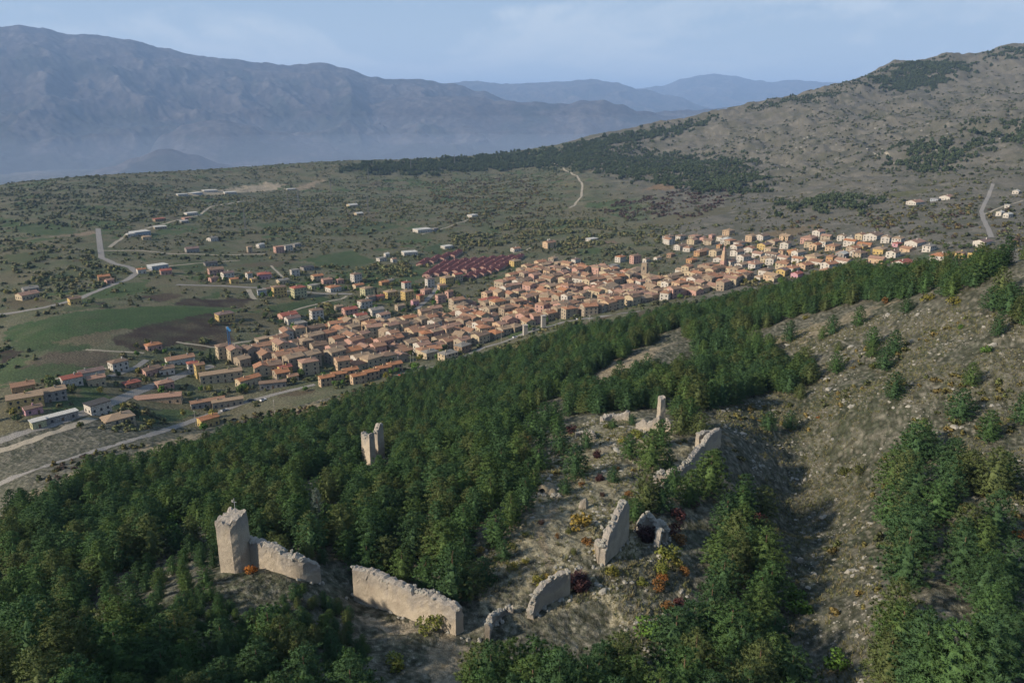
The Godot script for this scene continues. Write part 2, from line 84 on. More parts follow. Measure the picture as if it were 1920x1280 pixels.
# x, z, length, width, storeys, turn, wall, roof, roof shape, label
const HOUSES := [
	[-295.5,-434.3,12,8.4,1.6,0.63,"orange","terracotta","gable","small orange house with terracotta pitched roof by the left fields"],
	[-279.7,-411.1,17.8,8.9,2,0.56,"yellow","tan","gable","two storey yellow house with tan pitched roof by the left fields"],
	[-274.2,-423.7,17.9,8.1,2,0.7,"grey","tan","gable","two storey grey house with tan pitched roof by the left fields"],
	[-269.6,-400.6,8.7,6.1,1,0.79,"rose","brown","gable","low rose house with brown pitched roof by the left fields"],
	[-269.6,-496.7,10.7,7.5,2,0.88,"white","brown","hip","two storey white house with brown hipped roof by the left fields"],
	[-277.9,-454.6,11.2,7.8,1.6,0.75,"white","red","gable","small white house with bright red pitched roof by the left fields"],
	[-275.6,-473.4,14.8,7.4,1.6,0.66,"white","purple","gable","small white house with purple brown pitched roof by the left fields"],
	[-266.4,-461.5,10.2,7.1,1.6,0.63,"cream","rose","gable","small cream house with pink pitched roof by the left fields"],
	[-248.7,-470.4,9.5,6.7,1,0.83,"brown","red","hip","low brown house with bright red hipped roof by the left fields"],
	[-249.4,-499.4,11.3,7.9,1.2,0.95,"pink","brown","gable","low pink house with brown pitched roof by the left fields"],
	[-268.8,-547.4,10.4,7.3,1.2,0.77,"pink","orange","hip","low pink house with orange hipped roof by the left fields"],
	[-241.3,-504.9,10,7,1.2,0.57,"white","brown","gable","low white house with brown pitched roof by the left fields"],
	[-241.3,-528.1,18.8,8.4,1.4,0.61,"white","terracotta","gable","small white house with terracotta pitched roof by the left fields"],
	[-239.7,-412.5,11.6,8.1,2.4,0.94,"white","dark","flat","three storey white house with dark flat roof by the lower yard"],
	[-222.9,-401.2,15.4,10.7,1.8,0.76,"cream","tan","hip","two storey cream house with tan hipped roof by the lower yard"],
	[-226.9,-459.5,27.4,8.2,1.4,0.3,"peach","rose","gable","small peach house with pink pitched roof by the lower yard"],
	[-231.7,-479.7,10.2,7.1,1.2,0.72,"pink","rose","hip","low pink house with pink hipped roof behind the peach farmhouse"],
	[-226.4,-514.5,7.2,5.5,2,0.58,"white","red","hip","two storey white house with bright red hipped roof below the old centre"],
	[-218.2,-505.7,6,5.5,3,0.65,"yellow","terracotta","gable","three storey yellow house with terracotta pitched roof below the old centre"],
	[-203.2,-504,27.6,7.7,2,0.46,"cream","tan","gable","two storey cream house with tan pitched roof below the old centre"],
	[-217.5,-551.8,11.3,7.9,3,0.64,"cream","brown","hip","three storey cream house with brown hipped roof under the blue crane"],
	[-203.2,-595.8,9.5,6.7,1.2,0.8,"beige","tan","flat","low beige shed with tan flat roof behind the old centre"],
	[-196.4,-460.9,20.6,5.5,1.2,0.52,"grey","terracotta","gable","low grey house with terracotta pitched roof along the lower road"],
	[-184.5,-463.4,18.9,5.5,1.2,0.45,"beige","tan","gable","low beige house with tan pitched roof along the lower road"],
	[-181.8,-424.2,10.8,6.5,1.5,0.79,"yellow","orange","gable","small yellow house with orange pitched roof above the pine wood"],
	[-182.8,-499.5,15.8,7.1,1.4,0.84,"cream","orange","gable","small cream house with orange pitched roof along the lower road"],
	[-163.7,-492.7,17.5,5.5,1.2,0.31,"grey","brown","gable","low grey house with brown pitched roof along the lower road"],
	[-163.4,-520.8,8.7,6.1,2,0.7,"yellow","red","gable","two storey yellow house with bright red pitched roof along the lower road"],
	[-154.3,-507.5,6.8,5.5,1,0.61,"cream","terracotta","gable","low cream house with terracotta pitched roof along the lower road"],
	[-252.9,-650.9,14,9.8,2,0.71,"yellow","purple","hip","two storey yellow house with purple brown hipped roof alone in the ploughed fields"],
	[-237.4,-761.5,12.9,9,3,0.57,"yellow","brown","hip","three storey yellow house with brown hipped roof in the new quarter"],
	[-218.2,-762.8,13.8,9.7,3,0.74,"green","red","hip","three storey green house with bright red hipped roof in the new quarter"],
	[-205.1,-676.8,15,10.5,1.4,0.73,"pink","red","gable","small pink house with bright red pitched roof in the new quarter"],
	[-197.1,-663.4,12.2,8.5,1.6,0.69,"white","purple","gable","small white house with purple brown pitched roof in the new quarter"],
	[-179.7,-680.2,11,7.7,3,0.6,"white","brown","hip","three storey white house with brown hipped roof in the new quarter, first from left"],
	[-188.2,-653.3,11.1,7.8,1,0.68,"grey","grey","flat","low grey shed with grey flat roof in the new quarter"],
	[-360.4,-902.8,14.4,10.1,1,0.59,"grey","dark","flat","low grey shed with dark flat roof on the upper left street, first from left"],
	[-333,-846.1,15.7,11,2,0.56,"pink","brown","gable","two storey pink house with brown pitched roof on the upper left street"],
	[-313.4,-827.9,12.1,8.4,2,0.76,"white","purple","gable","two storey white house with purple brown pitched roof on the upper left street"],
	[-299,-806.6,8.5,6,1.4,0.59,"yellow","orange","gable","small yellow house with orange pitched roof on the upper left street"],
	[-323,-811.6,8.7,6.1,1.2,0.89,"pink","brown","gable","low pink house with brown pitched roof on the upper left street"],
	[-291.6,-832.8,6,5.5,2,0.83,"white","terracotta","gable","two storey white house with terracotta pitched roof on the upper left street"],
	[-277.4,-842,14.3,10,1.6,0.47,"rose","red","hip","small rose house with bright red hipped roof on the upper left street"],
	[-281.9,-817.3,6,5.5,1,0.77,"yellow","tan","gable","low yellow house with tan pitched roof on the upper left street"],
	[-250.4,-867.4,9.5,6.7,2,0.59,"white","grey","flat","two storey white house with grey flat roof on the upper left street"],
	[-246,-905.2,13.9,9.7,1,0.74,"grey","dark","flat","low grey shed with dark flat roof on the upper left street, second from left"],
	[-251.2,-821.3,11.7,8.2,1,0.74,"cream","grey","gable","low cream house with grey pitched roof on the upper left street"],
	[-254.6,-759.6,8.5,5.9,1.6,0.47,"blue","grey","flat","small blue house with grey flat roof on the upper left street"],
	[-253.2,-778,8.1,5.7,1,0.7,"white","brown","gable","low white house with brown pitched roof on the upper left street"],
	[-219.1,-844.7,11.9,8.3,1.8,0.7,"cream","orange","gable","two storey cream house with orange pitched roof in the new quarter"],
	[-213.7,-806,10.4,7.3,1,0.86,"green","grey","flat","low green shed with grey flat roof in the new quarter"],
	[-205,-830.3,10.6,7.4,1.4,0.58,"pink","rose","gable","small pink house with pink pitched roof in the new quarter"],
	[-408.2,-868.9,18.9,13.2,1.3,0.83,"blue","pale","flat","low blue shed with pale flat roof by the far bend"],
	[-385.3,-837.4,11.4,8,1.2,0.59,"pink","red","gable","low pink house with bright red pitched roof by the far bend"],
	[-412.4,-837.4,8.7,6.1,1.3,0.69,"white","orange","gable","low white house with orange pitched roof by the far bend"],
	[-432.7,-796.1,11.2,7.8,1.2,0.62,"orange","orange","gable","low orange house with orange pitched roof by the far bend"],
	[-418.4,-779,7.7,5.5,1,0.92,"pink","rose","gable","low pink house with pink pitched roof by the far bend"],
	[-481.6,-747.2,13.2,9.2,1,0.81,"grey","grey","gable","low grey house with grey pitched roof by the field lane"],
	[-468,-720.3,17,11.9,1.2,1.05,"cream","rose","gable","low cream house with pink pitched roof by the field lane"],
	[-400.1,-680.5,9.8,6.9,1.5,0.82,"yellow","brown","gable","small yellow house with brown pitched roof by the field lane"],
	[-175.6,-845.8,10.7,7.5,3,0.84,"white","brown","hip","three storey white house with brown hipped roof in the new quarter, second from left"],
	[-190.7,-797.5,13.8,9.6,1.4,0.84,"white","orange","hip","small white house with orange hipped roof in the new quarter"],
	[-192,-835.4,7.5,5.5,1.2,0.65,"pink","rose","hip","low pink house with pink hipped roof in the new quarter"],
	[-166.4,-810,10.3,7.2,1.5,0.72,"cream","orange","gable","small cream house with orange pitched roof in the new quarter"],
	[-151.7,-779.6,11.4,8,3,0.91,"green","tan","hip","three storey green house with tan hipped roof in the new quarter"],
	[-143.3,-838.9,9.5,6.7,1,0.68,"orange","orange","gable","low orange house with orange pitched roof in the new quarter"],
	[-137.1,-845.3,6.9,5.5,1.3,0.76,"cream","grey","gable","low cream house with grey pitched roof in the new quarter"],
	[-116.5,-825.6,8.8,6.2,2,0.73,"white","red","hip","two storey white house with bright red hipped roof in the new quarter"],
	[-92.5,-804.6,10.1,7.1,1.4,0.81,"pink","rose","hip","small pink house with pink hipped roof in the new quarter"],
	[-127.2,-783.1,12.9,9,2,0.69,"yellow","tan","hip","two storey yellow house with tan hipped roof in the new quarter, first from left"],
	[-136.5,-768.3,8.3,5.8,1.3,0.71,"pink","red","gable","low pink house with bright red pitched roof in the new quarter"],
	[-108.7,-774.7,11.2,7.9,3,0.76,"yellow","tan","hip","three storey yellow house with tan hipped roof in the new quarter"],
	[-95,-771.1,6,5.5,2,0.75,"orange","red","hip","two storey orange house with bright red hipped roof in the new quarter"],
	[-92,-838.1,8.9,6.2,3,0.62,"white","purple","hip","three storey white house with purple brown hipped roof in the new quarter"],
	[-74.8,-861.8,13.4,9.4,2,0.85,"yellow","tan","hip","two storey yellow house with tan hipped roof in the new quarter, second from left"],
	[-63.4,-873.9,10.3,7.2,2.4,0.56,"cream","red","gable","three storey cream house with bright red pitched roof in the new quarter"],
	[-78,-828.9,7.8,5.5,1.4,0.58,"peach","terracotta","gable","small peach house with terracotta pitched roof in the new quarter"],
	[-73.8,-768.8,9.2,6.4,2.5,0.57,"pink","brown","hip","three storey pink house with brown hipped roof in the new quarter"],
	[-66.6,-789.5,7.4,5.5,2,0.86,"pink","terracotta","gable","two storey pink house with terracotta pitched roof in the new quarter"],
	[-146.5,-739.3,12.2,8.6,2,0.69,"white","brown","hip","two storey white house with brown hipped roof in the new quarter"],
	[-168.3,-720,6.9,5.5,1.2,0.61,"beige","tan","gable","low beige house with tan pitched roof in the new quarter"],
	[-154.9,-707.2,12.7,8.9,1.8,0.59,"pink","red","gable","two storey pink house with bright red pitched roof in the new quarter"],
	[-154.2,-677.6,8.7,6.1,1.3,0.79,"yellow","orange","hip","low yellow house with orange hipped roof in the new quarter"],
	[-141.6,-690.8,11.1,7.7,1.6,0.6,"white","red","gable","small white house with bright red pitched roof in the new quarter"],
	[-130.7,-714.6,12.7,8.9,1.5,0.57,"white","grey","gable","small white house with grey pitched roof in the new quarter"],
	[-120.9,-695,11.1,7.8,1.8,0.81,"white","rose","gable","two storey white house with pink pitched roof in the new quarter"],
	[-98.4,-753.2,6.7,5.5,1.5,0.58,"rose","rose","gable","small rose house with pink pitched roof in the new quarter"],
	[-110.7,-732.8,8.4,5.9,1.4,0.69,"beige","tan","gable","small beige house with tan pitched roof in the new quarter"],
	[-144.7,-762,7.8,5.5,1.4,0.73,"grey","brown","gable","small grey house with brown pitched roof in the new quarter"],
	[-64.3,-569.7,11,7.7,1.6,0.68,"cream","grey","hip","small cream house with grey hipped roof at the lower roadside"],
	[-48.8,-554.5,12.8,8.9,1.7,0.73,"cream","grey","hip","two storey cream house with grey hipped roof at the lower roadside"],
	[-39.3,-583.9,11.9,8.3,2,0.91,"brown","grey","hip","two storey brown house with grey hipped roof at the lower roadside"],
	[-86.1,-582,12,8.4,1.2,0.67,"cream","terracotta","gable","low cream house with terracotta pitched roof at the lower roadside"],
	[-125.3,-487.2,9.7,6,1.8,0.54,"peach","orange","gable","two storey peach house with orange pitched roof in the lower terrace, first from left"],
	[-118.8,-495.5,9.8,6.1,1.8,0.52,"peach","orange","gable","two storey peach house with orange pitched roof in the lower terrace, second from left"],
	[-113.5,-507.3,10,6.2,1.8,0.57,"peach","orange","gable","two storey peach house with orange pitched roof in the lower terrace, third from left"],
	[-103.2,-483.9,9.5,5.9,1.8,0.57,"peach","orange","gable","two storey peach house with orange pitched roof in the upper terrace, first from left"],
	[-96.7,-495.6,9.7,6,1.8,0.58,"peach","orange","gable","two storey peach house with orange pitched roof in the upper terrace, second from left"],
	[-90.1,-506.8,9.9,6.1,1.8,0.56,"peach","orange","gable","two storey peach house with orange pitched roof in the upper terrace, third from left"],
	[-83.8,-516.7,10,6.2,1.8,0.56,"peach","orange","gable","two storey peach house with orange pitched roof in the upper terrace, fourth from left"],
	[-21.7,-756,22,13.2,1.8,0.64,"beige","red","hip","two storey beige house with bright red hipped roof in the old centre"],
	[14.5,-718.4,9.9,6.9,1.5,0.67,"orange","orange","hip","small orange house with orange hipped roof in the old centre"],
	[4.1,-973.4,12.6,8.9,2,0.75,"yellow","tan","hip","two storey yellow house with tan hipped roof behind the old centre"],
	[5.3,-1084.6,12.7,8.9,1.2,0.68,"white","terracotta","gable","low white house with terracotta pitched roof behind the old centre"],
	[82.4,-972.4,10.3,7.2,1.6,0.75,"white","purple","hip","small white house with purple brown hipped roof behind the old centre"],
	[53.3,-981.1,10.9,7.7,2,0.98,"beige","tan","hip","two storey beige house with tan hipped roof behind the old centre"],
	[137.3,-958.7,12,8.4,2,0.8,"white","orange","hip","two storey white house with orange hipped roof beside the bell tower"],
	[153.8,-943.1,11.8,8.3,3,0.53,"pink","brown","hip","three storey pink house with brown hipped roof beside the bell tower"],
	[175.7,-819.2,25.4,8.9,1.6,0.75,"cream","tan","gable","small cream house with tan pitched roof beside the bell tower"],
	[123,-914.6,12.6,8.8,1.6,0.78,"blue","grey","flat","small blue house with grey flat roof beside the bell tower"],
	[122.3,-786.2,27.1,16.3,1.2,0.61,"brown","rose","hip","low brown house with pink hipped roof beside the bell tower"],
	[130.3,-875.1,9.9,6.9,1.5,0.85,"cream","tan","hip","small cream house with tan hipped roof beside the bell tower"],
	[167.5,-942,8.3,5.8,1.2,0.74,"white","brown","gable","low white house with brown pitched roof beside the bell tower"],
	[181.9,-945,8.3,5.8,1.2,0.65,"white","tan","gable","low white house with tan pitched roof beside the bell tower"],
	[222.1,-1079.9,14.9,10.4,1.7,0.65,"white","brown","hip","two storey white house with brown hipped roof in the far row, first from left"],
	[237.9,-1073,12.8,9,1.7,0.6,"white","brown","hip","two storey white house with brown hipped roof in the far row, second from left"],
	[254.9,-1062.4,15.4,10.8,1.7,0.74,"beige","rose","hip","two storey beige house with pink hipped roof in the far row"],
	[261.1,-1042,8.6,6,1.5,0.87,"pink","rose","gable","small pink house with pink pitched roof in the far row, first from left"],
	[276.4,-1054,8,5.6,1.5,0.69,"pink","rose","gable","small pink house with pink pitched roof in the far row, second from left"],
	[303.3,-1070.1,15,10.5,2,0.79,"peach","tan","hip","two storey peach house with tan hipped roof in the far row, first from left"],
	[284.5,-1010.5,15.5,10.8,1.8,0.98,"white","pale","hip","two storey white house with pale hipped roof in the far row"],
	[294.5,-981.4,14.5,10.1,1.5,0.58,"white","brown","hip","small white house with brown hipped roof in the far row"],
	[316.3,-1009,13,9.1,2.2,0.77,"peach","tan","hip","two storey peach house with tan hipped roof in the far row, second from left"],
	[331.3,-1007.7,16.3,11.4,1.8,0.69,"white","brown","gable","two storey white house with brown pitched roof in the far row, second from left"],
	[223.6,-1004.9,15.8,11.1,1.7,0.6,"white","brown","gable","two storey white house with brown pitched roof in the far row, first from left"],
	[235.3,-947.3,13.2,9.3,1.7,0.6,"orange","terracotta","hip","two storey orange house with terracotta hipped roof in the right quarter"],
	[216.6,-911.1,11.6,8.1,1.1,0.73,"orange","orange","hip","low orange house with orange hipped roof in the right quarter, first from left"],
	[201.6,-960.7,9.7,6.8,1.2,0.79,"brown","terracotta","hip","low brown house with terracotta hipped roof in the right quarter"],
	[269.2,-984,7.5,5.5,1,0.66,"orange","orange","hip","low orange house with orange hipped roof in the right quarter, second from left"],
	[312.5,-941.2,15.8,11.1,2,0.74,"yellow","purple","gable","two storey yellow house with purple brown pitched roof in the right quarter, first from left"],
	[369.9,-948.4,20,14,2.2,0.83,"pink","rose","hip","two storey pink house with pink hipped roof in the right quarter"],
	[366.4,-866.9,16.2,11.3,1.7,0.77,"peach","terracotta","hip","two storey peach house with terracotta hipped roof in the right quarter"],
	[404.1,-909.5,10.4,7.3,1.5,0.85,"white","grey","hip","small white house with grey hipped roof in the right quarter"],
	[413.8,-905.9,12.2,8.6,2.2,0.79,"cream","terracotta","gable","two storey cream house with terracotta pitched roof in the right quarter"],
	[423.1,-893.4,21.8,15.2,2,0.8,"white","brown","gable","two storey white house with brown pitched roof in the right quarter"],
	[421.1,-858,12.9,9,2,0.97,"white","tan","gable","two storey white house with tan pitched roof in the right quarter"],
	[426.6,-841.3,13.9,9.7,1.8,0.81,"white","tan","hip","two storey white house with tan hipped roof in the right quarter"],
	[382.3,-831,12.4,8.7,1.7,0.75,"yellow","tan","hip","two storey yellow house with tan hipped roof in the right quarter"],
	[386.6,-797,14.7,10.3,1.6,0.83,"yellow","tan","hip","small yellow house with tan hipped roof in the right quarter"],
	[414.1,-817.8,9,6.3,1,0.61,"rose","red","hip","low rose house with bright red hipped roof in the right quarter"],
	[326,-815.9,17.3,12.1,1.6,0.69,"cream","tan","hip","small cream house with tan hipped roof in the right quarter"],
	[330.9,-784.7,10,7,1.5,0.84,"orange","terracotta","hip","small orange house with terracotta hipped roof in the right quarter, second from left"],
	[344.4,-790.9,12.7,8.9,1.8,0.82,"grey","pale","gable","two storey grey house with pale pitched roof in the right quarter"],
	[364,-804.6,11.4,8,1.4,0.93,"white","rose","gable","small white house with pink pitched roof in the right quarter"],
	[289.5,-800.2,9.5,6.6,1.6,0.73,"orange","terracotta","hip","small orange house with terracotta hipped roof in the right quarter, first from left"],
	[326.4,-877.2,13.8,9.7,1.3,0.54,"orange","orange","hip","low orange house with orange hipped roof in the right quarter, third from left"],
	[311.5,-876.6,7.5,5.5,1.7,0.99,"peach","terracotta","gable","two storey peach house with terracotta pitched roof in the right quarter"],
	[285,-846.8,13.2,9.3,1.7,0.88,"cream","tan","hip","two storey cream house with tan hipped roof in the right quarter"],
	[266.4,-834.2,12.4,8.7,1.4,0.6,"pink","rose","gable","small pink house with pink pitched roof in the right quarter"],
	[266.2,-740.1,12.2,8.5,2,0.91,"yellow","purple","gable","two storey yellow house with purple brown pitched roof in the right quarter, second from left"],
	[273.2,-720.8,10.5,7.3,1.4,0.74,"rose","red","gable","small rose house with bright red pitched roof in the right quarter"],
	[243.6,-733.8,10.5,7.4,1.4,0.5,"white","tan","hip","small white house with tan hipped roof in the right quarter"],
	[231.9,-753.5,12.2,8.5,1.6,0.68,"cream","terracotta","gable","small cream house with terracotta pitched roof in the right quarter"],
	[297.1,-710.3,11.9,8.3,1.5,0.67,"pink","terracotta","hip","small pink house with terracotta hipped roof in the right quarter"],
	[310,-705.4,11.9,8.3,1.2,0.94,"white","terracotta","gable","low white house with terracotta pitched roof in the right quarter"],
	[339,-723.2,7.4,5.5,1.5,0.63,"pink","rose","hip","small pink house with pink hipped roof in the right quarter"],
	[367.5,-709.9,18.7,13.1,1.5,0.7,"white","red","gable","small white house with bright red pitched roof in the right quarter"],
	[249.5,-716.1,7.5,5.5,1.2,0.7,"cream","tan","gable","low cream house with tan pitched roof in the right quarter"],
	[427,-806.6,19,13.3,1.5,0.68,"white","rose","gable","small white house with pink pitched roof at the right end"],
	[420.3,-764.9,11.8,8.3,1.8,0.61,"white","grey","hip","two storey white house with grey hipped roof at the right end"],
	[407.6,-720.9,17.3,12.1,1.8,0.76,"white","orange","hip","two storey white house with orange hipped roof at the right end"],
	[425.4,-719.1,10.3,7.2,1.4,0.87,"yellow","brown","hip","small yellow house with brown hipped roof at the right end"],
	[434.2,-713,10.3,7.2,1.4,0.81,"yellow","dark","hip","small yellow house with dark hipped roof at the right end"],
	[464.2,-750.6,16.2,11.3,1.6,0.61,"white","purple","gable","small white house with purple brown pitched roof at the right end"],
	[582.7,-1117,21.5,15,1,0.58,"white","rose","gable","low white house with pink pitched roof on the scrubby slope, first from left"],
	[631.9,-1124.6,20.4,14.3,1.3,0.75,"white","rose","gable","low white house with pink pitched roof on the scrubby slope, second from left"],
	[618.1,-1125.8,15.7,11,1,0.64,"blue","grey","flat","low blue shed with grey flat roof on the scrubby slope"],
	[590.2,-930.6,8.8,6.1,1.2,0.65,"white","pale","gable","low white house with pale pitched roof on the scrubby slope, first from left"],
	[589,-913.3,9.3,6.5,1.2,0.51,"white","pale","gable","low white house with pale pitched roof on the scrubby slope, second from left"],
	[631.3,-984.3,6,5.5,1,0.99,"white","pale","flat","low white shed with pale flat roof on the scrubby slope"],
	[711,-1094.3,11.1,7.8,1,0.85,"white","pale","gable","low white house with pale pitched roof on the scrubby slope, third from left"],
	[-146.2,-1248,26.2,18.3,1.4,0.61,"white","pale","flat","small white shed with pale flat roof in the back fields"],
	[-127.9,-1265.6,10.9,7.7,1,0.85,"grey","grey","flat","low grey shed with grey flat roof in the back fields, second from left"],
	[-73.5,-1432.8,17.6,12.3,1.2,0.91,"white","pale","flat","low white shed with pale flat roof in the back fields, third from left"],
	[-141.5,-1047.1,19.5,13.7,1.3,0.42,"white","pale","flat","low white shed with pale flat roof in the back fields, first from left"],
	[-169.6,-1024.9,6,5.5,1.2,0.66,"white","pale","gable","low white house with pale pitched roof in the back fields"],
	[-154.3,-985.1,6.2,5.5,1.2,0.68,"white","rose","gable","low white house with pink pitched roof in the back fields"],
	[-171.2,-990.7,11.2,7.8,1,0.82,"white","grey","flat","low white shed with grey flat roof in the back fields"],
	[-94.8,-1107.6,15.1,10.5,1,0.72,"white","pale","flat","low white shed with pale flat roof in the back fields, second from left"],
	[-316.6,-1030.8,12,8.4,2.4,0.7,"pink","rose","flat","three storey pink house with pink flat roof in the back fields"],
	[-310.7,-1053.3,10.8,7.6,2,0.73,"white","grey","flat","two storey white house with grey flat roof in the back fields"],
	[-311.6,-1097.4,12.6,8.8,1,0.97,"grey","grey","flat","low grey shed with grey flat roof in the back fields, first from left"],
	[-353.2,-1066.6,9.7,6.8,1.4,1.01,"white","pale","gable","small white house with pale pitched roof in the back fields"],
	[-351.9,-1017.5,6,5.5,2.2,0.66,"beige","tan","flat","two storey beige house with tan flat roof in the back fields"],
	[-420,-995.8,15.9,11.2,1.6,0.61,"grey","purple","gable","small grey house with purple brown pitched roof in the back fields"],
	[-436.6,-1110.3,13.2,9.2,1.3,1.08,"white","grey","gable","low white house with grey pitched roof in the back fields"],
	[-517.7,-1080.5,11.8,8.2,1.2,0.61,"cream","tan","hip","low cream house with tan hipped roof in the back fields"],
	[119.6,-1139.9,15.5,10.8,0.8,0.66,"white","pale","flat","low white shed with pale flat roof in the back fields, fourth from left"],
	[-337.1,-1627.7,20.3,14.2,1,0.74,"cream","pale","gable","low cream house with pale pitched roof in the back fields, first from left"],
	[-291.5,-1460.5,14.6,10.2,1,0.8,"cream","pale","gable","low cream house with pale pitched roof in the back fields, second from left"],
	[-548.4,-1125.4,24.5,17.1,1.6,0.87,"blue","pale","flat","small blue house with pale flat roof by the quarry track"],
	[-549.3,-1099.8,10.6,7.4,1.2,0.78,"white","pale","flat","low white shed with pale flat roof by the quarry track, first from left"],
	[-550.4,-1197.2,17.7,12.4,1,0.62,"beige","pale","flat","low beige shed with pale flat roof by the quarry track"],
	[-594.7,-1293.8,17.4,12.2,1,0.8,"brown","red","flat","low brown shed with bright red flat roof by the quarry track"],
	[-577.9,-1385.6,20.2,14.1,1.2,0.77,"white","pale","flat","low white shed with pale flat roof by the quarry track, third from left"],
	[-559,-1320.3,14,9.8,1,0.98,"pink","rose","flat","low pink shed with pink flat roof by the quarry track"],
	[-547,-1279.9,11.9,8.4,1,0.73,"grey","pale","flat","low grey shed with pale flat roof by the quarry track"],
	[-671,-1844.9,26.3,18.4,1.2,0.56,"white","pale","flat","low white shed with pale flat roof by the quarry track, fifth from left"],
	[-720,-1848.9,31.4,22,1.2,0.6,"white","pale","flat","low white shed with pale flat roof by the quarry track, fourth from left"],
	[-726.1,-1778.2,25.7,18,1.2,0.92,"blue","pale","flat","low blue shed with pale flat roof by the quarry track"],
	[-728.8,-1711.3,20.4,14.3,1.2,0.66,"white","pale","flat","low white shed with pale flat roof by the quarry track, second from left"],
	[-564.1,-1984.3,22.6,15.8,0.8,0.46,"white","pale","flat","low white shed with pale flat roof by the quarry track, sixth from left"]]
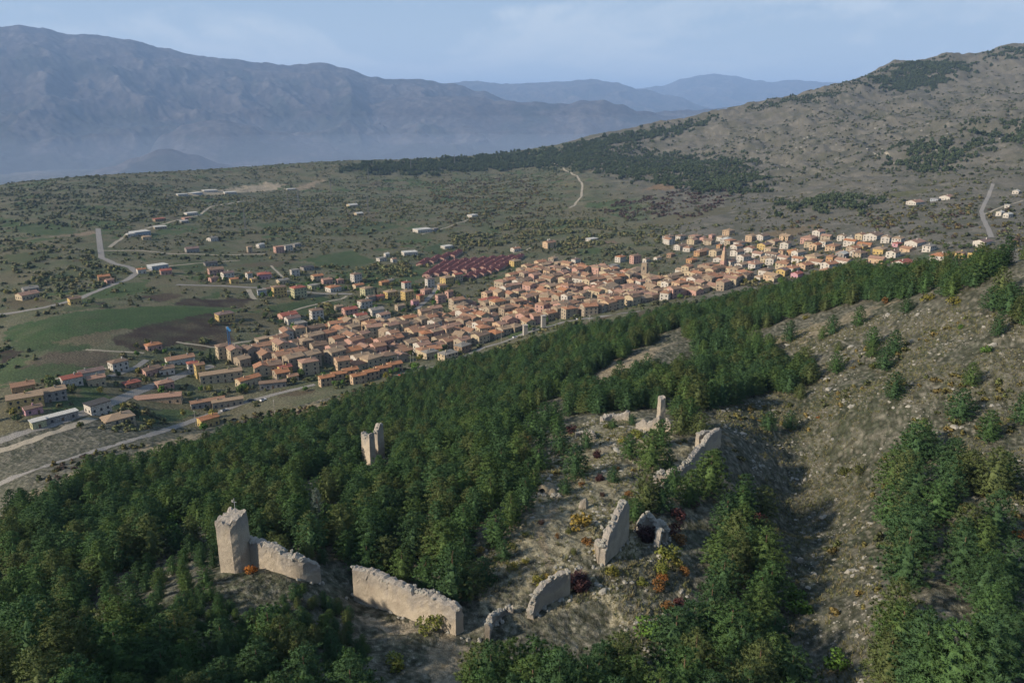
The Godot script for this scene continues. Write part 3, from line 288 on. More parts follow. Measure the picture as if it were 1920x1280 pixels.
# x, z, length, width, storeys, turn, wall number, roof number, hipped, quarter
const OLD_TOWN := [
	[-172.8,-642.6,11.5,8.4,1.3,0.69,1,0,0,0],
	[-160.9,-653.4,13,8.4,1.3,0.71,8,11,0,0],
	[-147.3,-665,8.7,8.4,2.2,2.42,7,4,0,0],
	[-189.3,-616.2,12.9,8.6,2.2,2.11,0,0,0,0],
	[-180.4,-623,8.5,8.6,2.6,0.53,1,0,1,0],
	[-168.8,-632.6,13.8,8.6,2.2,0.66,8,12,0,0],
	[-154.7,-646.5,11.7,8.6,2.6,0.49,1,11,0,0],
	[-144.8,-653.1,11.2,8.6,1.6,2.26,3,0,0,0],
	[-134.8,-661.2,13.6,8.6,3,1,8,4,0,0],
	[-190.4,-598.5,12.6,10.2,1.9,0.92,1,0,0,0],
	[-170.4,-612,9.4,10.2,1.3,0.56,8,3,0,0],
	[-161.2,-619.9,13.9,10.2,1.6,2.11,0,11,1,0],
	[-147.3,-632,13.7,10.2,2.2,2.21,0,11,0,0],
	[-138.5,-640,9.3,10.2,2.6,0.85,8,4,0,0],
	[-126.2,-650.3,9,10.2,3,0.81,3,11,0,0],
	[-119.9,-656.8,8.4,10.2,1.9,0.77,4,4,0,0],
	[-197.2,-574.7,14,9.9,1.6,0.62,0,0,0,0],
	[-185.9,-583.4,13.9,9.9,1.9,2.28,8,0,0,0],
	[-174,-595.8,12.8,9.9,1.6,0.83,4,12,0,0],
	[-162.8,-603.3,13.2,9.9,3,0.77,8,4,0,0],
	[-153.8,-612.6,11.7,9.9,3,0.85,8,11,0,0],
	[-144.2,-618.7,10.1,9.9,2.6,0.68,3,4,0,0],
	[-137.1,-625.1,8.5,9.9,2.2,2.34,8,4,1,0],
	[-120.3,-639.5,13.6,9.9,3,0.37,1,10,0,0],
	[-208.1,-546.2,11.2,8.7,3,2.2,1,10,0,0],
	[-200.1,-553.7,9.9,8.7,2.6,2.54,8,3,0,0],
	[-191.1,-561.5,13.2,8.7,1.3,2.13,8,0,1,0],
	[-180.5,-570.6,13.7,8.7,3,2.23,1,10,0,0],
	[-171.5,-578.2,9.2,8.7,1.6,2.37,8,4,0,0],
	[-164,-584,9.1,8.7,3,0.56,8,4,1,0],
	[-156.3,-591.5,11.6,8.7,1.6,2.59,3,0,1,0],
	[-143.7,-601.4,10.3,8.7,2.6,0.84,7,11,0,0],
	[-133.1,-607.5,12.9,8.7,3,2.3,0,0,0,0],
	[-125.1,-615.7,9.1,8.7,3,0.9,1,10,0,0],
	[-108.4,-631.2,9.7,8.7,2.6,2.29,8,4,0,0],
	[-200,-538.5,8.6,9.9,1.6,0.82,8,4,0,0],
	[-186.8,-550.4,13.4,9.9,2.2,2.25,8,0,0,0],
	[-174.5,-561.2,12.5,9.9,1.3,2.17,7,1,0,0],
	[-165.4,-569.4,11.4,9.9,1.3,0.42,3,0,1,0],
	[-153.1,-578.6,11.8,9.9,2.6,0.56,7,12,0,0],
	[-128.8,-599,13,9.9,2.6,0.89,4,0,0,0],
	[-120.2,-606.1,8.5,9.9,1.6,0.54,1,1,0,0],
	[-101.4,-621.6,11,9.9,1.9,0.74,0,0,0,0],
	[-179.6,-534.9,10,10.4,1.3,0.84,3,11,0,0],
	[-171,-542.8,12.6,10.4,3,0.68,8,0,0,0],
	[-162.7,-551.2,10.2,10.4,3,0.57,4,0,0,0],
	[-154.5,-557.1,9.3,10.4,1.9,0.45,3,1,0,0],
	[-137.3,-571,14,10.4,3,0.82,4,3,0,0],
	[-127.8,-579.8,11.1,10.4,1.9,2.27,0,0,1,0],
	[-118.5,-587.2,11.9,10.4,1.6,2.31,8,10,0,0],
	[-104.6,-597.8,13.3,10.4,3,0.73,4,0,0,0],
	[-96.5,-607.1,10.2,10.4,3,0.68,8,11,0,0],
	[-179.8,-520.3,8.5,10.6,1.9,2.02,1,11,0,0],
	[-172.3,-525.5,9.1,10.6,2.2,0.55,3,3,0,0],
	[-161.2,-536,12.6,10.6,3,0.76,8,4,0,0],
	[-151.4,-544.9,13.1,10.6,3,0.81,8,4,0,0],
	[-135.3,-557.1,12.9,10.6,3,0.81,7,4,0,0],
	[-124.4,-565.1,13.3,10.6,2.6,0.65,3,1,0,0],
	[-115,-574.5,12.4,10.6,1.6,0.59,1,12,0,0],
	[-106.9,-582.9,10.1,10.6,2.6,0.61,4,0,0,0],
	[-92.8,-592.7,9.7,10.6,1.3,0.9,1,0,0,0],
	[-163.4,-511.4,9.3,9.7,1.9,0.61,8,1,0,0],
	[-147.1,-524.6,12.3,9.7,3,0.56,1,10,1,0],
	[-125.1,-544.4,12.1,9.7,1.3,2.31,7,11,0,0],
	[-114.7,-551.9,12.7,9.7,2.2,0.67,0,4,0,0],
	[-100.2,-563.3,13.7,9.7,1.3,0.87,0,11,0,0],
	[-123.9,-529.2,9.3,9.9,3,0.49,3,0,0,0],
	[-114.4,-537.5,8.7,9.9,1.3,2.28,1,11,1,0],
	[-105.5,-545.2,14,9.9,2.2,0.83,1,4,1,0],
	[-95.5,-554.2,12.1,9.9,2.2,0.66,1,3,1,0],
	[-86.5,-560.9,9.4,9.9,1.6,2.21,8,10,0,0],
	[36.1,-956.1,13.4,9.5,2.2,0.62,3,11,0,1],
	[11.3,-917.9,8.6,10.4,1.6,0.73,8,4,0,1],
	[18.1,-924.4,9.6,10.4,2.6,0.74,1,0,0,1],
	[25.7,-931.2,10.1,10.4,1.9,0.84,1,0,0,1],
	[34.1,-937.8,10.6,10.4,1.9,0.73,7,12,0,1],
	[43.7,-946.1,14,10.4,1.9,0.95,3,10,0,1],
	[13.6,-900.1,13.4,8.7,1.6,0.39,7,0,1,1],
	[21.8,-908.6,9.3,8.7,1.9,2.13,1,0,0,1],
	[31.2,-915.2,12.7,8.7,2.6,1.09,8,11,1,1],
	[39.9,-924.4,11.7,8.7,3,0.52,7,4,0,1],
	[50.2,-932.5,13.6,8.7,1.3,0.5,8,3,0,1],
	[61.1,-941.7,14.1,8.7,2.2,0.42,8,4,1,1],
	[0.1,-875.6,12.7,9.3,2.6,0.76,1,11,0,1],
	[9,-883.3,10.2,9.3,1.9,2.39,8,0,0,1],
	[18.4,-892.5,8.6,9.3,1.9,0.57,8,4,0,1],
	[26.6,-897.9,10.4,9.3,2.2,2.26,0,0,1,1],
	[34.7,-903.6,8.6,9.3,2.6,0.81,8,0,0,1],
	[41.8,-910.8,10.9,9.3,2.2,2.46,7,4,0,1],
	[51,-917.8,11.3,9.3,2.2,2.24,1,10,1,1],
	[68.6,-933,13.7,9.3,2.6,2.39,3,0,0,1],
	[-1.7,-856.8,12.9,8.5,2.2,0.71,1,12,0,1],
	[7.3,-864.4,10,8.5,1.6,0.96,8,4,0,1],
	[14.4,-871.1,8.7,8.5,3,0.72,7,10,0,1],
	[22.3,-878.9,12.8,8.5,3,0.55,3,11,1,1],
	[43.9,-894.8,11.5,8.5,2.2,2.26,3,3,0,1],
	[52.7,-904.7,13.9,8.5,1.9,0.9,1,11,1,1],
	[63.1,-910.9,9.1,8.5,2.2,2.39,8,3,0,1],
	[70,-918.8,11,8.5,1.3,2.31,1,10,0,1],
	[80.3,-925.3,12.3,8.5,1.3,0.35,8,10,0,1],
	[-11.9,-833.9,13.2,9.7,2.6,2.46,7,10,1,1],
	[-2.6,-842.7,11.6,9.7,2.6,0.43,8,11,0,1],
	[4.9,-850.1,8.8,9.7,1.3,2.34,4,0,0,1],
	[26.6,-866.1,11.8,9.7,2.6,0.67,4,10,0,1],
	[40.5,-880.1,9,9.7,1.6,2.23,7,3,1,1],
	[59,-896.9,8.4,9.7,2.6,2.26,8,12,0,1],
	[71.1,-905,12.3,9.7,2.2,0.63,0,0,0,1],
	[80.9,-912.7,11.8,9.7,2.6,0.76,1,1,0,1],
	[6.9,-828.7,9.1,10.8,2.6,0.74,0,4,0,1],
	[15.3,-836.6,13.2,10.8,2.6,0.74,8,3,0,1],
	[39,-858.7,12.6,10.8,2.2,0.74,8,4,0,1],
	[50.1,-865.6,12.5,10.8,2.2,0.58,3,3,0,1],
	[59.1,-873.9,11.1,10.8,2.6,0.88,4,10,0,1],
	[68.7,-881,12.1,10.8,1.3,0.32,3,0,1,1],
	[77.5,-887.8,9.5,10.8,2.6,0.57,4,0,0,1],
	[85.8,-896.3,13.5,10.8,2.6,2.27,1,11,0,1],
	[95.6,-903.3,9.7,10.8,1.3,2.29,1,0,0,1],
	[-26,-788.4,9.2,8.8,1.9,0.78,3,10,0,1],
	[-16.8,-796.1,14.2,8.8,2.2,2.39,3,11,0,1],
	[-7.1,-803,8.8,8.8,2.6,0.85,0,0,0,1],
	[1.6,-811.2,14.2,8.8,2.6,0.49,1,10,0,1],
	[11.1,-819.4,10.2,8.8,2.2,0.85,0,0,0,1],
	[22.3,-829.6,11.7,8.8,1.6,2.31,0,4,0,1],
	[31.2,-835.5,8.8,8.8,2.2,0.39,7,0,0,1],
	[40.8,-842.4,14.1,8.8,2.6,2.39,7,0,0,1],
	[49.5,-850.7,9,8.8,1.3,0.8,8,0,0,1],
	[66.4,-866.5,13.2,8.8,1.6,0.69,1,12,0,1],
	[76,-872.9,8.9,8.8,1.9,2.12,0,4,0,1],
	[85.3,-879.6,13.1,8.8,1.3,2.3,1,0,1,1],
	[-55,-743,13.5,10.2,3,0.58,7,0,0,1],
	[-44.2,-751.9,13.7,10.2,1.6,2.3,4,3,1,1],
	[-12.7,-777.9,12.7,10.2,2.6,2,3,4,0,1],
	[6.1,-792.7,10.4,10.2,1.6,0.9,4,3,0,1],
	[18.6,-802.3,11.2,10.2,3,2.39,4,0,0,1],
	[37.4,-819.6,10.6,10.2,1.9,0.94,8,10,1,1],
	[59.1,-837.8,12.1,10.2,2.6,0.86,1,0,0,1],
	[67.2,-844.9,8.7,10.2,3,0.52,1,0,0,1],
	[78.9,-854.9,8.4,10.2,1.3,0.84,7,4,0,1],
	[87.3,-861,11.8,10.2,1.3,2.33,1,4,0,1],
	[-118.5,-673.8,13.3,9,1.6,2.13,8,4,0,1],
	[-109.9,-681.5,9,9,1.3,0.54,3,10,0,1],
	[-101.6,-687.2,10.4,9,1.6,0.78,1,0,0,1],
	[-91.4,-694.7,13.9,9,1.3,2.12,4,0,0,1],
	[-83.1,-704.3,10.4,9,2.6,0.5,3,3,0,1],
	[-73.8,-711,11.7,9,3,0.53,1,10,0,1],
	[-51.2,-731.4,14.2,9,2.2,0.9,7,4,0,1],
	[-1.6,-772.6,12.4,9,2.2,2.05,7,11,0,1],
	[6.7,-780.1,9.1,9,2.6,0.8,1,10,1,1],
	[20.3,-791,13.9,9,1.3,0.81,7,4,0,1],
	[31.2,-800.3,14,9,1.9,2.14,8,11,0,1],
	[42.5,-807.3,11.6,9,1.9,0.67,1,4,0,1],
	[50.4,-816.1,11,9,1.6,0.72,1,4,0,1],
	[59.4,-823.3,11.3,9,2.2,0.61,1,12,0,1],
	[74.9,-835.1,13.5,9,2.2,2.5,0,3,0,1],
	[83.8,-843.3,9.8,9,2.6,2.09,3,0,0,1],
	[92.8,-851.3,13.4,9,1.3,0.83,8,12,0,1],
	[-119,-656.4,10.7,8.6,2.2,0.58,4,0,1,1],
	[-105.5,-667.3,13.2,8.6,2.6,1.97,8,4,1,1],
	[-95,-675.2,12.2,8.6,3,0.66,1,1,0,1],
	[-75.6,-692,12.4,8.6,2.6,0.99,8,12,0,1],
	[-66.2,-699.9,11.4,8.6,1.6,2.43,1,0,0,1],
	[-56.2,-707.5,12.7,8.6,1.3,1.03,1,11,0,1],
	[-47.2,-715.4,10.4,8.6,2.6,2.43,7,0,0,1],
	[-40.4,-722.5,8.5,8.6,1.9,0.68,0,4,0,1],
	[-33.2,-728.3,9.3,8.6,1.3,0.98,3,10,0,1],
	[-24.9,-734.3,10.5,8.6,2.6,0.75,8,4,0,1],
	[-6.7,-749.5,11,8.6,1.6,2.2,8,3,0,1],
	[15.7,-769.1,9.9,8.6,1.9,2.38,8,0,1,1],
	[24.2,-774.4,9.3,8.6,1.6,2.24,1,1,0,1],
	[32.8,-782.8,13.9,8.6,2.2,2.35,1,11,0,1],
	[44.4,-790.8,13.4,8.6,1.3,0.57,1,12,0,1],
	[53.9,-800.5,12.7,8.6,2.2,1,3,1,0,1],
	[63,-808,10.2,8.6,1.3,0.78,3,10,0,1],
	[70.5,-816,10.8,8.6,1.3,0.69,0,0,1,1],
	[83.8,-826.3,11.9,8.6,2.2,2,7,0,1,1],
	[93.1,-834.5,12.1,8.6,2.2,0.83,1,10,0,1],
	[-106.9,-651.6,10.5,10,2.6,0.78,1,10,0,1],
	[-98.2,-657.8,10.2,10,2.6,1,1,3,0,1],
	[-90.7,-665.5,10.3,10,2.2,0.83,3,4,0,1],
	[-82.7,-671.7,9.1,10,3,0.93,8,4,0,1],
	[-74.6,-677.5,10.1,10,3,0.76,1,11,0,1],
	[-65.8,-685.8,13.3,10,1.3,0.33,7,0,0,1],
	[-46.5,-702.6,11.4,10,2.6,0.87,0,11,0,1],
	[-37.5,-710.2,11.3,10,1.9,2.39,3,10,0,1],
	[-24,-720,13,10,1.6,2.38,0,4,1,1],
	[-14,-729.8,14,10,3,0.65,1,1,1,1],
	[-5.1,-737.5,8.8,10,2.6,0.77,7,4,0,1],
	[5.5,-746.7,11.5,10,1.6,2.16,3,4,0,1],
	[14.7,-754.5,11.8,10,2.2,0.9,1,10,0,1],
	[24.2,-760.4,9.5,10,2.2,2.4,8,12,0,1],
	[34.5,-769.3,8.5,10,1.9,0.67,4,0,0,1],
	[41.1,-775.8,9.4,10,2.2,0.72,1,0,1,1],
	[49.1,-781.4,9.2,10,1.3,2.22,3,10,0,1],
	[58.3,-789.8,8.8,10,3,0.83,4,0,1,1],
	[70.7,-800,13.7,10,1.9,0.77,3,0,0,1],
	[83.9,-813.6,13.2,10,3,0.83,1,0,0,1],
	[95,-821.5,12.9,10,2.6,0.6,7,0,0,1],
	[-87.4,-649,11.3,9.7,1.9,0.85,3,0,0,1],
	[-69.5,-662.2,8.7,9.7,3,0.96,0,4,0,1],
	[-62.9,-668.9,9.3,9.7,1.3,0.78,3,11,0,1],
	[-55.8,-674.9,8.6,9.7,2.2,0.51,8,4,0,1],
	[-49.4,-681.5,8.9,9.7,1.9,0.82,8,10,0,1],
	[-41.6,-688.1,10.8,9.7,2.2,2.39,0,0,0,1],
	[-32.8,-695.6,11.6,9.7,2.2,0.67,8,1,0,1],
	[-20,-705.3,11,9.7,3,0.67,7,4,0,1],
	[-3.8,-719.8,11.6,9.7,1.9,0.83,1,0,0,1],
	[5.2,-726.9,10.5,9.7,3,0.54,8,0,0,1],
	[14.9,-734.5,13.5,9.7,1.6,2.13,7,11,0,1],
	[34.8,-753.3,11.7,9.7,2.6,2.53,8,4,1,1],
	[44.6,-760.3,11.6,9.7,1.9,2.36,8,0,0,1],
	[53.7,-767.3,10.6,9.7,3,2.24,8,1,0,1],
	[65,-776.2,10.8,9.7,1.9,2.16,4,3,0,1],
	[83,-790.5,11.5,9.7,1.6,0.84,4,0,0,1],
	[90,-798.2,8.4,9.7,2.2,0.76,0,0,0,1],
	[-101,-622.2,8.5,9.3,3,0.69,0,0,0,1],
	[-90.3,-629.9,10,9.3,1.6,2.4,8,12,0,1],
	[-81.4,-638.7,14.1,9.3,2.2,0.61,1,0,0,1],
	[-71.4,-648.9,13.4,9.3,2.6,0.71,4,3,0,1],
	[-61.3,-656.6,11.3,9.3,1.6,0.78,8,10,0,1],
	[-52.5,-664.4,11.4,9.3,1.6,0.71,8,10,0,1],
	[-44.4,-671.6,9.6,9.3,2.6,0.92,8,0,0,1],
	[-35.8,-678.1,11.1,9.3,2.2,2.24,8,0,0,1],
	[-27,-683.9,9.2,9.3,2.6,2.21,1,11,0,1],
	[-19.1,-690.9,11.1,9.3,1.6,1.12,0,0,0,1],
	[-4.3,-701.4,14.1,9.3,3,0.63,8,3,1,1],
	[4.4,-710.6,10.2,9.3,2.2,2.53,1,0,0,1],
	[32.5,-734.6,10.5,9.3,2.2,0.22,1,11,0,1],
	[47.1,-746.7,13,9.3,2.6,0.87,7,1,0,1],
	[68.5,-765.9,13.7,9.3,1.3,0.75,1,0,0,1],
	[83.4,-775.6,10.9,9.3,1.6,0.81,7,3,0,1],
	[91.8,-785.5,13.9,9.3,1.9,0.5,4,0,0,1],
	[-85.3,-616.5,13.5,8.8,1.3,0.37,7,0,0,1],
	[-74.1,-628.5,9.2,8.8,2.6,2.05,8,1,1,1],
	[-65.9,-635.1,11.1,8.8,2.6,0.73,4,4,0,1],
	[-56.8,-640.4,9.1,8.8,3,0.83,3,10,1,1],
	[-49,-646.4,9.8,8.8,1.9,0.82,8,11,1,1],
	[-34.5,-660.7,11.2,8.8,1.9,2.27,8,3,0,1],
	[-24.6,-667.8,12.4,8.8,1.9,0.76,1,3,0,1],
	[0.2,-690.1,10.3,8.8,1.9,0.62,8,1,0,1],
	[10.1,-696,11.5,8.8,2.2,0.5,3,0,0,1],
	[19.9,-704.5,13.7,8.8,1.3,2.47,1,0,0,1],
	[29.6,-714.4,13,8.8,1.6,0.78,1,4,0,1],
	[45,-726.3,13.5,8.8,1.3,2.31,8,10,1,1],
	[54.1,-733.1,8.5,8.8,3,0.75,0,4,0,1],
	[61.2,-741.4,12.2,8.8,2.6,2.33,1,4,0,1],
	[71.6,-748.8,12.4,8.8,1.9,0.82,1,3,0,1],
	[84.4,-759,13.5,8.8,1.3,2.16,4,3,0,1],
	[-96.3,-594.5,8.8,9.5,1.6,2.12,3,10,0,1],
	[-84.1,-605.8,11.1,9.5,1.9,0.83,7,4,0,1],
	[-75.5,-611.3,8.5,9.5,2.2,0.65,1,0,0,1],
	[-60.6,-625.8,13.4,9.5,1.3,0.7,7,12,0,1],
	[-47,-635.7,13.4,9.5,1.3,0.97,8,12,0,1],
	[-37.1,-643.7,11.2,9.5,1.6,2.43,0,0,0,1],
	[-29,-650.2,8.9,9.5,3,0.72,0,11,0,1],
	[-21.8,-656,8.9,9.5,3,0.21,1,10,0,1],
	[-2.8,-674.1,14,9.5,1.9,0.8,8,4,0,1],
	[8,-681.7,11.4,9.5,3,0.56,1,11,0,1],
	[28.6,-699,10.8,9.5,3,0.97,4,0,1,1],
	[37.1,-705.2,9.5,9.5,1.6,0.63,7,11,0,1],
	[46.3,-711.6,12.1,9.5,1.9,2.31,1,10,1,1],
	[65.2,-728.7,10.1,9.5,2.2,1.97,8,0,1,1],
	[72,-735.7,8.7,9.5,3,1.9,1,3,0,1],
	[85,-746.3,13.2,9.5,3,2.35,1,0,0,1],
	[-72.8,-593,11,10.7,2.2,0.69,0,10,0,1],
	[-62.6,-600.6,13.5,10.7,1.3,0.8,4,10,0,1],
	[-52.2,-610.2,14,10.7,1.9,0.74,7,0,0,1],
	[-43.8,-618.5,8.7,10.7,2.6,2.71,7,4,0,1],
	[-33.4,-624.4,14.1,10.7,1.6,0.86,8,4,0,1],
	[-24.6,-633.2,9.9,10.7,3,2,1,11,1,1],
	[-17.4,-639.6,8.6,10.7,1.6,0.83,8,0,0,1],
	[-9.9,-646,10.4,10.7,2.6,0.74,3,10,0,1],
	[-1.6,-651.7,8.9,10.7,3,2.05,4,10,0,1],
	[9.9,-661.8,8.6,10.7,3,0.87,4,0,0,1],
	[17.1,-669.2,11.2,10.7,1.9,0.71,4,4,0,1],
	[35.7,-684.5,11,10.7,1.6,0.54,7,10,0,1],
	[46.2,-691.8,13.7,10.7,3,0.99,4,4,0,1],
	[55.7,-699.7,10.1,10.7,2.6,0.77,7,0,0,1],
	[64.1,-708.2,12.8,10.7,1.6,0.82,8,3,1,1],
	[77.8,-721,13.1,10.7,1.3,0.38,7,4,1,1],
	[91.1,-729.2,11.2,10.7,1.9,2.06,3,0,1,1],
	[-70.6,-579.5,8.9,9.6,1.6,0.64,1,0,1,1],
	[-62.6,-586.1,11,9.6,1.6,0.29,8,11,0,1],
	[-41,-603.9,10.9,9.6,2.2,0.84,7,10,0,1],
	[-26.4,-614.8,13.2,9.6,2.2,0.84,1,3,0,1],
	[-14.4,-626,11.2,9.6,1.6,2.37,7,1,1,1],
	[-7,-633.8,9.5,9.6,1.9,0.67,7,4,0,1],
	[2.5,-639.7,12,9.6,1.6,0.88,8,4,1,1],
	[13.8,-649.7,11.6,9.6,1.9,2.1,1,0,0,1],
	[21.5,-657.4,9.5,9.6,2.6,0.4,4,0,0,1],
	[33.3,-667.4,10.3,9.6,2.2,0.67,7,11,0,1],
	[42.5,-673,10.2,9.6,3,0.57,8,4,0,1],
	[50.4,-681.2,11.6,9.6,3,1.04,8,12,1,1],
	[59.2,-687.5,9.3,9.6,1.6,0.82,3,4,0,1],
	[67.1,-695.3,12.2,9.6,1.3,0.81,4,4,0,1],
	[75.5,-701.9,8.4,9.6,1.6,0.64,8,0,0,1],
	[92,-716,13.1,9.6,1.9,2.13,4,4,0,1],
	[51.3,-663,12,8.7,3,0.46,7,11,1,1],
	[58,-671.9,9,8.7,1.6,2.19,1,0,0,1],
	[66.4,-677.4,10.5,8.7,1.3,2.34,1,0,0,1],
	[75.3,-684.8,11.9,8.7,1.3,0.95,3,0,0,1],
	[86.2,-694,9.9,8.7,3,0.87,1,0,1,1],
	[93.7,-701,9.8,8.7,1.3,2.39,7,0,1,1],
	[68.8,-663.4,13,10.6,3,0.28,7,11,0,1],
	[78.5,-672.5,12.7,10.6,2.2,2.52,7,12,0,1],
	[88.4,-680.4,11.8,10.6,2.6,0.73,3,0,0,1],
	[96.9,-687.4,9.5,10.6,3,0.48,1,11,0,1],
	[100.9,-910.3,13.3,10.4,1.9,0.65,8,10,1,2],
	[101.6,-892.8,11.3,10.5,2.6,0.83,4,4,1,2],
	[109.4,-899.9,9,10.5,2.6,2.25,4,10,0,2],
	[110.5,-879.9,10.7,9.1,3,2.07,1,3,0,2],
	[119.4,-887.6,12,9.1,1.9,0.62,7,4,0,2],
	[107.1,-861.5,12.9,9.4,2.6,0.91,1,3,0,2],
	[115.3,-869.3,9,9.4,3,0.55,3,11,0,2],
	[98.3,-836.1,11.2,9.4,1.6,2.23,8,4,0,2],
	[106.6,-844.2,11.2,9.4,2.2,2.48,1,11,1,2],
	[118,-854.2,12.6,9.4,2.2,2.62,0,12,1,2],
	[131.2,-864,11.4,9.4,1.9,0.6,4,1,0,2],
	[99.1,-821.9,13.5,10.2,1.6,2.25,4,4,1,2],
	[111.5,-833.7,13.3,10.2,1.6,2.52,1,4,0,2],
	[121.9,-841.6,11.8,10.2,1.9,0.63,0,12,0,2],
	[130.7,-850,11.7,10.2,1.3,0.91,0,4,1,2],
	[102.5,-805.7,11.4,10.5,1.9,0.88,0,1,0,2],
	[111,-813.1,10.4,10.5,2.6,0.6,8,0,0,2],
	[117.5,-820.7,8.8,10.5,3,0.34,8,1,0,2],
	[126.1,-824.6,8.7,10.5,3,1.02,1,4,0,2],
	[132.9,-830.7,8.8,10.5,2.2,0.88,7,3,0,2],
	[139,-838.3,9.8,10.5,1.9,0.68,7,10,1,2],
	[99.5,-789.5,12.1,9.6,1.6,2.25,4,4,1,2],
	[130.9,-814.7,9.1,9.6,1.3,0.8,3,11,0,2],
	[150.7,-830.3,9.6,9.6,1.6,2.52,1,4,1,2],
	[99.7,-769.2,13.8,9,1.6,0.82,7,3,0,2],
	[140.6,-804.4,13,9,1.3,0.45,0,10,1,2],
	[151.6,-811.4,11.9,9,1.9,0.97,8,4,0,2],
	[190.9,-845.9,12.2,9,1.3,2.16,0,4,0,2],
	[103.5,-756.6,12.7,8.6,1.9,0.64,0,0,0,2],
	[148.7,-796.6,10.5,8.6,2.2,0.56,8,10,0,2],
	[157.6,-803.7,11.5,8.6,2.2,2.2,3,0,1,2],
	[194.2,-834.4,13.7,8.6,3,0.94,1,0,0,2],
	[98.8,-735.9,13,8.6,1.6,0.78,0,0,0,2],
	[108.6,-743.5,11,8.6,1.9,2.18,8,10,0,2],
	[116.5,-750.6,9.5,8.6,1.9,0.72,7,10,0,2],
	[133.2,-763.7,12.6,8.6,1.6,0.43,0,1,1,2],
	[142.9,-772.1,12.3,8.6,1.9,0.75,1,0,0,2],
	[158.8,-785.6,9.8,8.6,1.3,0.62,8,11,0,2],
	[166.6,-791.9,9.5,8.6,1.3,0.46,3,0,0,2],
	[201.8,-822.8,11.7,8.6,1.3,0.78,1,4,0,2],
	[210.5,-829,8.9,8.6,2.6,0.6,4,11,0,2],
	[220.6,-837.5,10.9,8.6,2.6,0.37,3,3,1,2],
	[97.1,-721.4,12.3,9.1,1.9,0.71,8,12,0,2],
	[111.6,-731.9,9.9,9.1,1.3,0.94,1,4,0,2],
	[120.7,-738.9,12.3,9.1,3,0.75,8,10,1,2],
	[129,-747.2,10.4,9.1,1.3,0.68,0,0,0,2],
	[142.4,-758,13.6,9.1,1.9,2.07,8,4,0,2],
	[155.8,-769.6,9.2,9.1,2.2,0.7,1,3,0,2],
	[165.4,-776.5,13.5,9.1,3,0.76,8,12,0,2],
	[174.7,-784.7,10.6,9.1,1.6,2.09,3,0,0,2],
	[181.9,-791.7,8.6,9.1,1.6,0.77,7,3,0,2],
	[190.7,-798.8,13.3,9.1,3,0.75,1,3,0,2],
	[199.4,-806.9,9.7,9.1,3,0.36,1,12,0,2],
	[208.8,-814.3,13.5,9.1,3,2.26,3,4,0,2],
	[218.8,-822.9,12,9.1,1.3,2.21,3,12,0,2],
	[228.3,-829.4,10.2,9.1,1.9,0.55,3,11,1,2],
	[106.1,-709.9,10.3,9.4,2.2,0.83,0,3,0,2],
	[116,-717.6,14,9.4,2.6,0.58,7,10,0,2],
	[127.4,-726.4,13.8,9.4,1.9,1.04,7,10,1,2],
	[147.4,-744.9,13.1,9.4,1.3,0.52,8,3,1,2],
	[156.5,-752.7,10.2,9.4,3,0.71,0,4,0,2],
	[168.6,-761.2,9.4,9.4,1.9,0.6,0,11,0,2],
	[175,-767.9,8.5,9.4,1.9,2.25,4,1,0,2],
	[184,-775.1,14,9.4,1.9,0.48,8,0,0,2],
	[194.1,-783.7,11.6,9.4,3,2.18,1,11,0,2],
	[203.3,-790.4,10.3,9.4,2.2,0.46,3,4,0,2],
	[210.9,-796.5,8.6,9.4,3,0.8,1,0,0,2],
	[219.7,-803.9,13.7,9.4,3,0.36,7,12,0,2],
	[232.3,-814.9,9.3,9.4,1.3,0.47,8,10,0,2],
	[113.5,-700.7,10.9,10.6,2.6,0.69,1,12,0,2],
	[125.8,-710.2,12.7,10.6,1.3,0.54,8,4,0,2],
	[134.1,-718.9,10.5,10.6,1.6,2.29,3,10,1,2],
	[155.9,-735.4,9.2,10.6,1.9,0.99,1,0,0,2],
	[167,-744.8,12.8,10.6,3,0.61,3,0,1,2],
	[176.4,-751.3,9.2,10.6,1.9,0.52,1,11,0,2],
	[184.5,-759.1,12.4,10.6,3,0.75,0,3,0,2],
	[193.8,-768.6,13.4,10.6,2.6,2.15,4,12,0,2],
	[204.6,-777.4,13.5,10.6,2.2,0.72,8,11,0,2],
	[216,-785.1,13,10.6,1.3,0.72,7,11,0,2],
	[233.7,-801.1,10.6,10.6,2.2,0.51,1,0,1,2],
	[145.9,-707.7,8.4,9.5,2.2,2.61,0,0,1,2],
	[154.8,-711.9,10,9.5,3,0.43,4,3,0,2],
	[162.8,-719.7,11.5,9.5,1.3,0.84,4,0,0,2],
	[170.9,-727.7,10.6,9.5,2.2,2.51,1,0,1,2],
	[178.3,-736.2,10.8,9.5,1.3,0.54,3,3,0,2],
	[188.1,-742.2,11.2,9.5,2.2,1.94,8,10,0,2],
	[196.3,-749.4,9.9,9.5,3,2.53,8,4,1,2],
	[205,-757.7,13.4,9.5,2.6,0.6,8,11,0,2],
	[214.7,-765.4,10.5,9.5,1.9,2.1,4,3,0,2],
	[223.5,-772.7,11.5,9.5,1.3,0.97,0,11,0,2],
	[231.8,-780.1,9.9,9.5,3,0.79,8,4,0,2],
	[240.4,-787.6,12.1,9.5,1.3,1.87,7,11,0,2],
	[176.3,-717.5,11,10.2,1.6,2.16,4,4,0,2],
	[184.4,-724.6,9.7,10.2,1.6,0.64,1,3,0,2],
	[197.3,-733.5,9.5,10.2,1.3,2.44,7,10,0,2],
	[209.6,-744.5,9.8,10.2,1.3,2.29,8,11,0,2],
	[218.4,-751.1,11.4,10.2,1.3,2.31,4,0,0,2],
	[237.6,-768,14.2,10.2,2.2,2.06,7,11,1,2],
	[203.6,-722,11.7,8.6,2.6,0.78,8,10,0,2],
